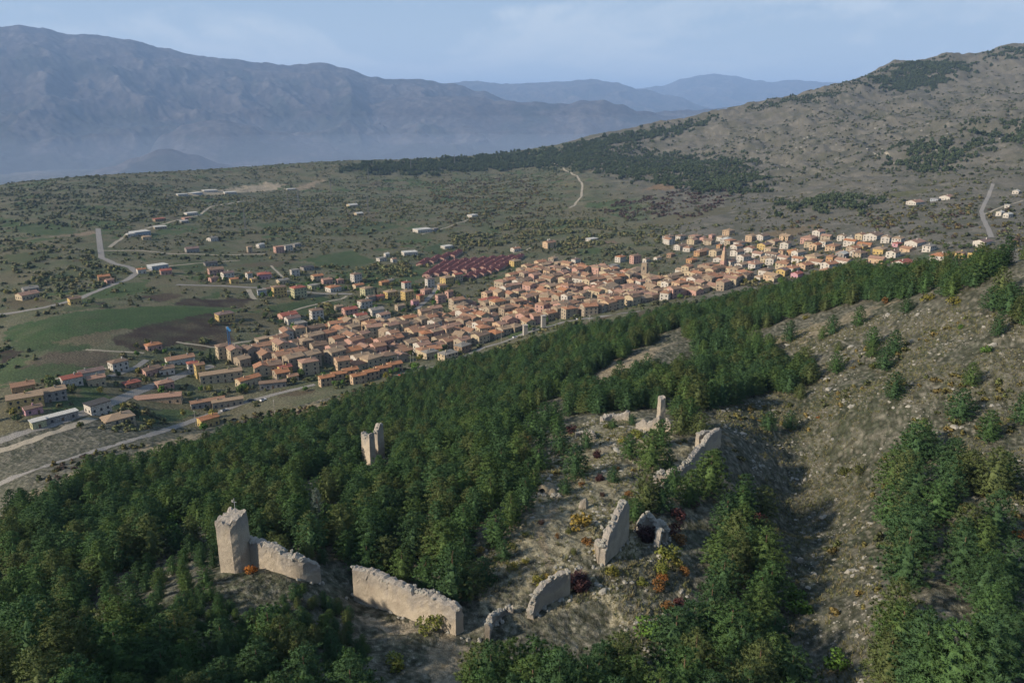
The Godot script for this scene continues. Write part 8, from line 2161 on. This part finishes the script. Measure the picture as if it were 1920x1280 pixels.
# a pine nine metres tall: whorls of branches carrying tufts of needles round a dense inner body
func pine_crown(seed_: int, wide: float, tufts := 1.0) -> ArrayMesh:
	var r := RandomNumberGenerator.new()
	r.seed = seed_
	var st := SurfaceTool.new()
	st.begin(Mesh.PRIMITIVE_TRIANGLES)
	var h := 9.0
	var levels := 15
	var blob := 1.0 + r.randf_range(-0.12, 0.12)
	var point := r.randf_range(0.45, 0.85)
	for k in levels:
		var t := (k + r.randf_range(0.0, 0.5)) / levels
		var y := lerpf(0.6, h - 0.35, t)
		var reach := wide * blob * crown_width(t, point) + 0.12
		var n := int(lerpf(10.0, 5.0, t))
		var turn := r.randf() * TAU
		for i in n:
			var a := turn + TAU * (i + r.randf_range(-0.25, 0.25)) / n
			var len := reach * r.randf_range(0.72, 1.16)
			var lift := lerpf(0.10, 0.55, t) + r.randf_range(-0.1, 0.15)
			var d := Vector3(cos(a), lift, sin(a)).normalized()
			var root := Vector3(0, y - len * lift * 0.35, 0)
			var m := maxi(int(len / 0.36 * tufts), 1) + 1
			for j in m:
				var s := (j + 1.0) / m
				if s < 0.28:
					continue
				var at := root + d * len * s + Vector3(r.randf_range(-0.22, 0.22), r.randf_range(-0.12, 0.16), r.randf_range(-0.22, 0.22))
				tuft(st, r, at, (d + Vector3(0, 0.35, 0)).normalized(), r.randf_range(0.28, 0.46), 20)
	for k in 6:
		tuft(st, r, Vector3(r.randf_range(-0.3, 0.3), h - 0.75 + k * 0.09, r.randf_range(-0.3, 0.3)), Vector3.UP, 0.4, 9)
	# inner body of older twigs
	var rings := 9
	var seg := 9
	var v := []
	for j in rings + 1:
		var t := j / float(rings)
		for i in seg:
			var a := TAU * i / seg
			var rad := wide * blob * crown_width(t, point) * 0.32 * r.randf_range(0.7, 1.15) * smoothstep(0.0, 0.12, t + 0.03)
			v.append(Vector3(cos(a) * rad, lerpf(0.9, h * 0.70, t) + r.randf_range(-0.2, 0.2), sin(a) * rad))
	st.set_color(Color.WHITE)
	for j in rings:
		for i in seg:
			var a := j * seg + i
			var b := j * seg + (i + 1) % seg
			var mid: Vector3 = (v[a] + v[b + seg]) * 0.5
			st.set_normal(Vector3(mid.x, 0.4, mid.z).normalized())
			quad(st, v[b], v[b + seg], v[a + seg], v[a])
	return st.commit()


func crown_width(t: float, point: float) -> float:
	return 0.86 + 0.14 * smoothstep(0.0, 0.28, t) if t < 0.28 else pow(maxf(1.0 - pow((t - 0.28) / 0.72, 1.7), 0.0), point)


func tuft(st: SurfaceTool, r: RandomNumberGenerator, at: Vector3, d: Vector3, size: float, n: int) -> void:
	var tone := r.randf_range(0.78, 1.28)
	st.set_color(Color(tone * r.randf_range(0.92, 1.12), tone, tone * r.randf_range(0.85, 1.05)))
	for k in n:
		var e := (d * 0.75 + Vector3(r.randf_range(-1, 1), r.randf_range(-0.7, 1), r.randf_range(-1, 1))).normalized()
		var side := e.cross(Vector3(r.randf_range(-1, 1), r.randf_range(-1, 1), r.randf_range(-1, 1))).normalized() * size * 0.17
		var tip := at + e * size
		var a := at - side * 0.6 - e * size * 0.25
		var b := tip + side * 0.25
		var c := at + side
		var face := (c - a).cross(b - a).normalized()
		if face.dot(d) < 0.0:
			face = -face
			var swap := a
			a = c
			c = swap
		st.set_normal((face * 0.45 + d * 0.55).normalized())
		tri(st, a, b, c)


func leafy(seed_: int, n: int, size: float, lumps: int, tall := 0.8) -> ArrayMesh:
	# a bush or crown about one metre in radius: leaf sprays over several uneven lumps
	var r := RandomNumberGenerator.new()
	r.seed = seed_
	var st := SurfaceTool.new()
	st.begin(Mesh.PRIMITIVE_TRIANGLES)
	var c := []
	for k in lumps:
		var a := r.randf() * TAU
		var q := r.randf_range(0.15, 0.62)
		c.append([Vector3(cos(a) * q, r.randf_range(0.3, 1.15) * tall, sin(a) * q), r.randf_range(0.32, 0.55)])
	for k in n:
		var l: Array = c[r.randi() % lumps]
		var d := Vector3(r.randfn(), r.randfn() * 0.9 + 0.25, r.randfn()).normalized()
		var p: Vector3 = l[0] + d * l[1] * pow(r.randf(), 0.35)
		if p.y < 0.0:
			p.y = r.randf() * 0.25
		var e := (d + Vector3(r.randf_range(-1, 1), r.randf_range(-1, 1), r.randf_range(-1, 1)) * 0.9).normalized()
		var f := e.cross(Vector3(r.randf_range(-1, 1), r.randf_range(-1, 1), r.randf_range(-1, 1))).normalized()
		var s := size * r.randf_range(0.7, 1.35)
		var tone := r.randf_range(0.72, 1.3)
		st.set_color(Color(tone * r.randf_range(0.9, 1.12), tone, tone * 0.95))
		var n2 := f.cross(e)
		if n2.dot(d) < 0.0:
			n2 = -n2
			f = -f
		st.set_normal((n2.normalized() * 0.4 + d * 0.6 + Vector3(0, 0.15, 0)).normalized())
		tri(st, p - f * s, p + e * s, p + f * s)
		tri(st, p - f * s * 0.8 - e * s * 0.2, p + f * s * 0.9, p - e * s)
	return st.commit()


func twiggy(seed_: int, n: int) -> ArrayMesh:
	# a leafless shrub: fine upright twigs
	var r := RandomNumberGenerator.new()
	r.seed = seed_
	var st := SurfaceTool.new()
	st.begin(Mesh.PRIMITIVE_TRIANGLES)
	st.set_smooth_group(-1)
	for k in n:
		var a := r.randf() * TAU
		var q := sqrt(r.randf()) * 0.85
		var p := Vector3(cos(a) * q * 0.55, 0, sin(a) * q * 0.55)
		var e := Vector3(cos(a) * q, 1.5 - q * q * 0.8, sin(a) * q) * r.randf_range(0.65, 1.05)
		var side := Vector3(-sin(a + r.randf()), 0.1, cos(a + r.randf())) * r.randf_range(0.02, 0.045)
		var tone := r.randf_range(0.7, 1.4)
		st.set_color(Color(tone, tone, tone))
		tri(st, p - side, e, p + side)
		for j in 3:
			var m := p.lerp(e, r.randf_range(0.45, 0.95))
			var d := Vector3(r.randf_range(-1, 1), r.randf_range(0.0, 1), r.randf_range(-1, 1)) * 0.3
			tri(st, m - side, m + d, m + side * 1.6)
	st.generate_normals()
	return st.commit()


func spread(poly: PackedVector2Array, gap: float) -> PackedVector2Array:
	var lo := poly[0]
	var hi := poly[0]
	for p in poly:
		lo = lo.min(p)
		hi = hi.max(p)
	var out := PackedVector2Array()
	var nx := int((hi.x - lo.x) / gap) + 1
	var nz := int((hi.y - lo.y) / gap) + 1
	for j in nz:
		for i in nx:
			var p := lo + Vector2(i + (0.5 if j % 2 else 0.0) + rng.randf_range(-0.42, 0.42), j + rng.randf_range(-0.42, 0.42)) * gap
			if Geometry2D.is_point_in_polygon(p, poly):
				out.append(p)
	return out


func near_what(p: Vector2) -> String:
	var best := ""
	var least := 1e9
	for k in PLACES:
		for s in [0, RUINS[k].size() - 2]:
			var d := p.distance_to(Vector2(RUINS[k][s], RUINS[k][s + 1]))
			if d < least:
				least = d
				var dx: float = p.x - RUINS[k][s]
				var dz: float = p.y - RUINS[k][s + 1]
				best = ("left of " if dx < 0.0 else "right of ") if absf(dx) > absf(dz) else "in front of " if dz > 0.0 else "behind "
				best = ("close " if d < 12.0 else "far " if d > 30.0 else "a little ") + best + PLACES[k]
	return best

const PLACES := {"tower": "the corner tower", "long": "the long curtain wall", "curtain": "the tower's curtain wall", "fragment": "the curved wall fragment", "tall": "the tall pointed wall fragment", "round": "the round tower stump", "east": "the east wall", "keep": "the keep remnant", "vault": "the cellar arch", "forest": "the tower in the wood"}


func build_pines() -> void:
	var trunk := rod(0.17, 8.0, 0.04)
	var crowns := []
	var whole := []
	for k in 6:
		crowns.append(pine_crown(100 + k, [2.6, 2.85, 2.35, 3.1, 2.75, 2.25][k]))
		var st := SurfaceTool.new()
		st.begin(Mesh.PRIMITIVE_TRIANGLES)
		st.append_from(crowns[k], 0, Transform3D())
		whole.append(st.commit())
	var clear := []
	for c in CLEARINGS:
		clear.append(pts2(c))
	var spots := []   # distance, place, scale
	for i in range(0, LONE_PINES.size(), 3):
		var p := Vector2(LONE_PINES[i], LONE_PINES[i + 1])
		spots.append([p.length() * 0.6, p, LONE_PINES[i + 2]])
		footprint(p, 1.8)
	for z in PINES:
		for p in spread(pts2(z[2]), z[0]):
			var shut := false
			for c in clear:
				if Geometry2D.is_point_in_polygon(p, c):
					shut = true
					break
			if shut or not free_at(p, 0.6):
				continue
			if patch.get_noise_2d(p.x * 2.4, p.y * 2.4) > (0.22 if p.length() > 240.0 and p.x > 10.0 else 0.24 if p.x > 45.0 else 0.42):
				continue
			var sc: float = z[1] * rng.randf_range(0.78, 1.15) * (1.0 + 0.25 * rough.get_noise_2d(p.x * 2.0, p.y * 2.0))
			for key in ["long", "tower", "curtain"]:   # young trees sunward of the walls, kept short so sunlight reaches the stone
				for e in range(0, RUINS[key].size(), 2):
					var to: Vector2 = p - Vector2(RUINS[key][e], RUINS[key][e + 1])
					if to.length() < 24.0 and to.dot(Vector2(-0.91, 0.41)) > 0.45 * to.length():
						sc = minf(sc, z[1] * rng.randf_range(0.42, 0.62))
			var off := absf(rad_to_deg(atan2(p.x, -p.y)))
			spots.append([p.length() + (1000.0 if off > 34.5 else 0.0), p, sc])
	spots.sort_custom(func(a, b): return a[0] < b[0])
	var far_at := [[], [], [], [], [], []]
	var far_tint := [[], [], [], [], [], []]
	for i in spots.size():
		var p: Vector2 = spots[i][1]
		var sc: float = spots[i][2]
		var at := on_ground(p, 0.15)
		var b := Basis(Vector3.UP, rng.randf() * TAU).scaled(Vector3(sc * rng.randf_range(0.95, 1.25), sc * rng.randf_range(0.74, 1.0), sc * rng.randf_range(0.95, 1.25)))
		var k := rng.randi() % 6
		if i < 300:
			var o := thing("pine_tree", at)
			o.basis = b
			part("trunk", trunk, mats.bark, o)
			var tone := rng.randi() % 5
			part("crown", crowns[k], mats["needles_%d" % tone], o)
			var words := "%s %s pine %s" % ["tall" if sc > 1.12 else "short" if sc < 0.85 else "middling", ["mid green", "bluish green", "yellowish green", "deep green", "olive green"][tone], near_what(p)]
			tag(o, words, "tree", words)
		else:
			far_at[k].append(Transform3D(b, at))
			far_tint[k].append(NEEDLES[rng.randi() % 5] * rng.randf_range(0.85, 1.15))
	for k in 6:
		many("pine_wood", whole[k], mats.needles_tint, far_at[k], far_tint[k], "mass of farther pines covering the castle hill down to the town", "trees")
	# one silver-blue spruce behind the corner tower
	var t: Array = RUINS.tower
	var at := on_ground(Vector2(t[0] + 9.0, t[1] - 19.0), 0.2)
	var o := thing("blue_spruce", at)
	o.scale = Vector3(0.75, 1.25, 0.75)
	part("trunk", trunk, mats.bark, o)
	part("crown", crowns[5], mats.needles_pale, o)
	tag(o, "single pale silvery spruce poking up behind the corner tower", "tree")


func build_bushes() -> void:
	var shapes := [leafy(1, 420, 0.085, 7), leafy(2, 420, 0.085, 6), leafy(3, 380, 0.09, 8), leafy(4, 420, 0.08, 5, 1.0)]
	var twigs := [twiggy(1, 150), twiggy(2, 170)]
	for q in BUSHES:
		var p := Vector2(q[0], q[1])
		var o := thing("bush", on_ground(p, 0.1))
		o.basis = Basis(Vector3.UP, rng.randf() * TAU).scaled(Vector3.ONE * q[2] * Vector3(0.88, 0.78, 0.88))
		var bare: bool = q[3] == "bare" or q[3] == "plum"
		if bare:
			part("twigs", twigs[rng.randi() % 2], mats["leaf_" + q[3]], o)
		part("foliage", shapes[rng.randi() % 4], mats["leaf_" + q[3]], o)
		tag(o, q[4], "bush", "bushes round the castle")
	# cypresses and broad-leaved trees among the houses
	var slim := leafy(9, 300, 0.10, 9, 1.0)
	for i in range(0, CYPRESSES.size(), 2):
		var p := Vector2(CYPRESSES[i], CYPRESSES[i + 1])
		var o := thing("cypress", on_ground(p, 0.2))
		var hh := rng.randf_range(4.8, 7.2)
		part("trunk", rod(0.25, 3.0, 0.2), mats.bark, o)
		part("crown", slim, mats.leaf_cypress, o, Transform3D(Basis.from_scale(Vector3(1.7, hh, 1.7)), Vector3(0, 0.6, 0)))
		tag(o, "tall dark cypress standing among the roofs of the town", "tree", "cypresses in the town")
	var crowns := [leafy(11, 340, 0.12, 9), leafy(12, 340, 0.12, 8), leafy(13, 340, 0.12, 10)]
	var spots := []
	for q in HOUSES + OLD_TOWN:
		var old: bool = not q[6] is String
		for k in (1 if old else 3):
			if old and rng.randf() < 0.72:
				continue
			var p: Vector2 = Vector2(q[0], q[1]) + Vector2.from_angle(rng.randf() * TAU) * (rng.randf_range(0.6, 1.5) * q[2] + 3.0)
			if free_at(p, 1.2):
				spots.append(p)
				footprint(p, 1.5)
	spots.sort_custom(func(a, b): return a.length() < b.length())
	var tr := rod(0.22, 2.6, 0.14)
	var tone := ["treeleaf", "olive", "treeleaf", "yellowgreen", "greenleaf"]
	var word := {"treeleaf": "dark green", "olive": "olive", "yellowgreen": "yellowing", "greenleaf": "fresh green"}
	for i in mini(spots.size(), 290):
		var p: Vector2 = spots[i]
		var o := thing("garden_tree", on_ground(p, 0.2))
		var c: String = tone[rng.randi() % 5]
		var s := rng.randf_range(2.2, 3.8)
		part("trunk", tr, mats.bark, o)
		part("crown", crowns[rng.randi() % 3], mats["leaf_" + c], o, Transform3D(Basis(Vector3.UP, rng.randf() * TAU).scaled(Vector3(s, s * rng.randf_range(0.9, 1.2), s)), Vector3(0, 1.2, 0)))
		var place := ("far " if p.length() > 900.0 else "near " if p.length() < 620.0 else "") + ("left edge" if p.x < -280.0 else "left part" if p.x < -120.0 else "right edge" if p.x > 420.0 else "right part" if p.x > 200.0 else "middle")
		tag(o, "%s rounded garden tree beside houses in the %s of town" % [word[c], place], "tree", "%s garden trees in the %s of town" % [word[c], place])


func build_far_growth() -> void:
	var clump := leafy(31, 110, 0.24, 6)
	var where := []
	var tint := []
	var sets := {"olive": [Color(0.120, 0.132, 0.062), Color(0.142, 0.136, 0.068), Color(0.096, 0.115, 0.055)], "dark": [Color(0.080, 0.098, 0.052), Color(0.100, 0.106, 0.060), Color(0.070, 0.086, 0.048)], "purple": [Color(0.085, 0.055, 0.05), Color(0.07, 0.05, 0.048), Color(0.06, 0.06, 0.04)], "castle": [Color(0.13, 0.12, 0.045), Color(0.09, 0.105, 0.04), Color(0.16, 0.13, 0.05), Color(0.075, 0.09, 0.04)], "mixed": [Color(0.10, 0.10, 0.04), Color(0.06, 0.075, 0.035), Color(0.13, 0.11, 0.045), Color(0.08, 0.06, 0.045)]}
	var fields := []
	for p in PAINTS:
		fields.append(pts2(p[2]))
	for z in SCRUB:
		for p in spread(pts2(z[3]), z[0] * 0.72):
			if patch.get_noise_2d(p.x * 1.3 + 50.0, p.y * 1.3) + 0.35 * rough.get_noise_2d(p.x * 2.0, p.y * 2.0) < 0.04 or not free_at(p, 2.0):
				continue
			where.append(bush_at(p, z[2]))
			tint.append(sets[z[1]][rng.randi() % sets[z[1]].size()] * rng.randf_range(0.8, 1.25))
	# hedges and thickets along the parcel edges of the whole plain
	for k in 62000:
		var a := deg_to_rad(rng.randf_range(-42.0, 42.0))
		var r := sqrt(rng.randf_range(520.0 * 520.0, 2650.0 * 2650.0))
		var p := Vector2(sin(a), -cos(a)) * r
		var right := rad_to_deg(a) > 4.0 and r > 1500.0
		var edge := absf(parcels.get_noise_2d(p.x, p.y) - parcels.get_noise_2d(p.x + 7.0, p.y + 3.0)) > 0.02 or absf(parcels.get_noise_2d(p.x, p.y) - parcels.get_noise_2d(p.x - 2.0, p.y + 7.0)) > 0.02
		var thick := patch.get_noise_2d(p.x * 1.1 - 90.0, p.y * 1.1) + 0.25 * rough.get_noise_2d(p.x * 2.0, p.y * 2.0) > 0.34
		edge = edge and not right and patch.get_noise_2d(p.x * 0.8 + 400.0, p.y * 0.8) > -0.05
		if not (edge or thick) and rng.randf() > 0.004 or right and not thick and rng.randf() > 0.5:
			continue
		if not free_at(p, 2.0) or in_any(p, fields):
			continue
		where.append(bush_at(p, 0.9 + 2.2 * pow(rng.randf(), 2.0)))
		var st: Array = sets.olive if rng.randf() < 0.6 else sets.dark
		tint.append(st[rng.randi() % 3] * rng.randf_range(0.8, 1.2))
	for q in HOUSES + OLD_TOWN:
		for k in 4:
			var p: Vector2 = Vector2(q[0], q[1]) + Vector2.from_angle(rng.randf() * TAU) * (rng.randf_range(0.5, 1.6) * q[2] + 2.0)
			if free_at(p, 0.8):
				where.append(bush_at(p, rng.randf_range(1.0, 2.4)))
				tint.append(sets.olive[rng.randi() % 3] * rng.randf_range(0.7, 1.2))
	many("scrub", clump, mats.needles_tint, where, tint, "scattered hedges and scrub over the fields and slopes behind the town", "shrubs")
	# dark pine plantations on the far slopes
	where = []
	tint = []
	var round_crown := leafy(33, 150, 0.22, 7, 1.1)
	for z in FAR_PINES:
		var area := pts2(z[2])
		var lo := area[0]
		var hi := area[0]
		for q in area:
			lo = lo.min(q)
			hi = hi.max(q)
		var wide := PackedVector2Array([lo - Vector2(60, 60), Vector2(hi.x + 60, lo.y - 60), hi + Vector2(60, 60), Vector2(lo.x - 60, hi.y + 60)])
		for p in spread(wide, z[0] * 0.62):
			var off := Vector2(rough.get_noise_2d(p.x, p.y), rough.get_noise_2d(p.y + 500.0, p.x)) * 130.0
			if not Geometry2D.is_point_in_polygon(p + off, area) or patch.get_noise_2d(p.x * 1.2, p.y * 1.2) > 0.32:
				continue
			var s: float = z[1] * rng.randf_range(2.6, 5.0)
			where.append(Transform3D(Basis(Vector3.UP, rng.randf() * TAU).scaled(Vector3(s, s * rng.randf_range(1.0, 1.5), s)), on_ground(p, 0.8)))
			tint.append(Color(0.056, 0.080, 0.040) * rng.randf_range(0.7, 1.35))
	many("far_plantation", round_crown, mats.needles_tint, where, tint, "dark pine plantations on the far mountain slopes and crest", "trees")
	# pale specks of settlements in the hazy valley
	where = []
	tint = []
	for k in 14:
		var a := deg_to_rad(rng.randf_range(-36.0, 14.0))
		var c := Vector2(sin(a), -cos(a)) * rng.randf_range(6500.0, 12500.0)
		for j in rng.randi_range(12, 40):
			var p := c + Vector2(rng.randfn() * 260.0, rng.randfn() * 120.0)
			where.append(Transform3D(Basis(Vector3.UP, rng.randf() * 3.0).scaled(Vector3(rng.randf_range(12, 34), rng.randf_range(7, 12), rng.randf_range(10, 16))), Vector3(p.x, -445.0 + rough.get_noise_2d(p.x * 0.05, p.y * 0.05) * 50.0 - 20.0, p.y)))
			tint.append(Color(0.62, 0.58, 0.54) * rng.randf_range(0.7, 1.1))
	var mm: StandardMaterial3D = mats.wall_white.duplicate()
	mm.albedo_texture = null
	mm.vertex_color_use_as_albedo = true
	many("valley_settlements", house_walls(1, 1, 1, 0.3), mm, where, tint, "pale specks of distant settlements on the hazy valley floor", "buildings")


func in_any(p: Vector2, polys: Array) -> bool:
	for q in polys:
		if Geometry2D.is_point_in_polygon(p, q):
			return true
	return false


func bush_at(p: Vector2, size: float) -> Transform3D:
	var s := size * rng.randf_range(0.6, 1.3)
	return Transform3D(Basis(Vector3.UP, rng.randf() * TAU).scaled(Vector3(s * rng.randf_range(0.9, 1.4), s * rng.randf_range(0.7, 1.15), s * rng.randf_range(0.9, 1.4))), on_ground(p, 0.2))


func build_stones() -> void:
	var all := []
	for n in STONY.size():
		var near: bool = n < 3
		for p in spread(pts2(STONY[n]), 0.85 if near else 16.0):
			var k := rough.get_noise_2d(p.x * (3.2 if near else 0.8), p.y * (3.2 if near else 0.8)) + 0.35 * fine.get_noise_2d(p.x, p.y)
			if rng.randf() > clampf(k * 2.4 + 0.16, 0.04, 0.85) * (0.62 if n == 0 else 0.6 if n == 1 else 1.0):
				continue
			var s := (0.10 + 0.42 * pow(rng.randf(), 6.0)) * (1.0 if near else 6.5)
			if near and rng.randf() < 0.012:
				s = rng.randf_range(0.55, 1.0)
			all.append([s / p.length(), p, s])
	all.sort_custom(func(a, b): return a[0] > b[0])
	var where := [[], [], [], [], [], []]
	var tint := [[], [], [], [], [], []]
	for i in all.size():
		var p: Vector2 = all[i][1]
		var s: float = all[i][2]
		var b := Basis(Vector3(rng.randf_range(-0.3, 0.3), 1, rng.randf_range(-0.3, 0.3)).normalized(), rng.randf() * TAU).scaled(Vector3(s * rng.randf_range(0.8, 1.5), s * rng.randf_range(0.7, 1.2), s))
		var k := rng.randi() % 6
		if i < 300:
			var o := part("boulder", boulders[k], mats.limestone, self, Transform3D(b, on_ground(p, s * 0.1)))
			var deg := rad_to_deg(atan2(p.x, -p.y))
			var words := "%s pale boulder %s %s" % ["big" if s > 0.6 else "small" if s < 0.42 else "middling", "on open slope" if deg > 13.0 else "in clearing", near_what(p)]
			tag(o, words, "boulder", words)
		else:
			where[k].append(Transform3D(b, on_ground(p, s * 0.1)))
			var g := rng.randf_range(0.6, 1.1)
			tint[k].append(Color(g, g, g))
	for k in 6:
		many("scree", boulders[k], mats.limestone, where[k], tint[k], "countless small pale limestones strewn over the hill", "stones")
	# dry grass tufts over the near open ground
	var st := SurfaceTool.new()
	st.begin(Mesh.PRIMITIVE_TRIANGLES)
	st.set_smooth_group(-1)
	for k in 16:
		var a := rng.randf() * TAU
		var q := rng.randf_range(0.1, 0.5)
		var p := Vector3(cos(a) * q, 0, sin(a) * q)
		var side := Vector3(-sin(a), 0, cos(a)) * 0.09
		tri(st, p - side, p * 1.5 + Vector3(rng.randf_range(-0.2, 0.2), rng.randf_range(0.3, 0.75), rng.randf_range(-0.2, 0.2)), p + side)
	st.generate_normals()
	var tuft_mesh := st.commit()
	where = []
	tint = []
	for n in 3:
		for p in spread(pts2(STONY[n]), 1.0):
			var g := patch.get_noise_2d(p.x * 3.0, p.y * 3.0) + fine.get_noise_2d(p.x, p.y) * 0.8
			if g < -0.05:
				continue
			var s := rng.randf_range(0.5, 1.15)
			where.append(Transform3D(Basis(Vector3.UP, rng.randf() * TAU).scaled(Vector3(s, s * rng.randf_range(0.6, 1.0), s)), on_ground(p, 0.03)))
			tint.append(Color(0.17, 0.155, 0.095).lerp(Color(0.095, 0.11, 0.045), rng.randf()) * rng.randf_range(0.8, 1.2))
	many("grass", tuft_mesh, mats.needles_tint, where, tint, "dry grass and low herbs over the open parts of the hill", "grass")
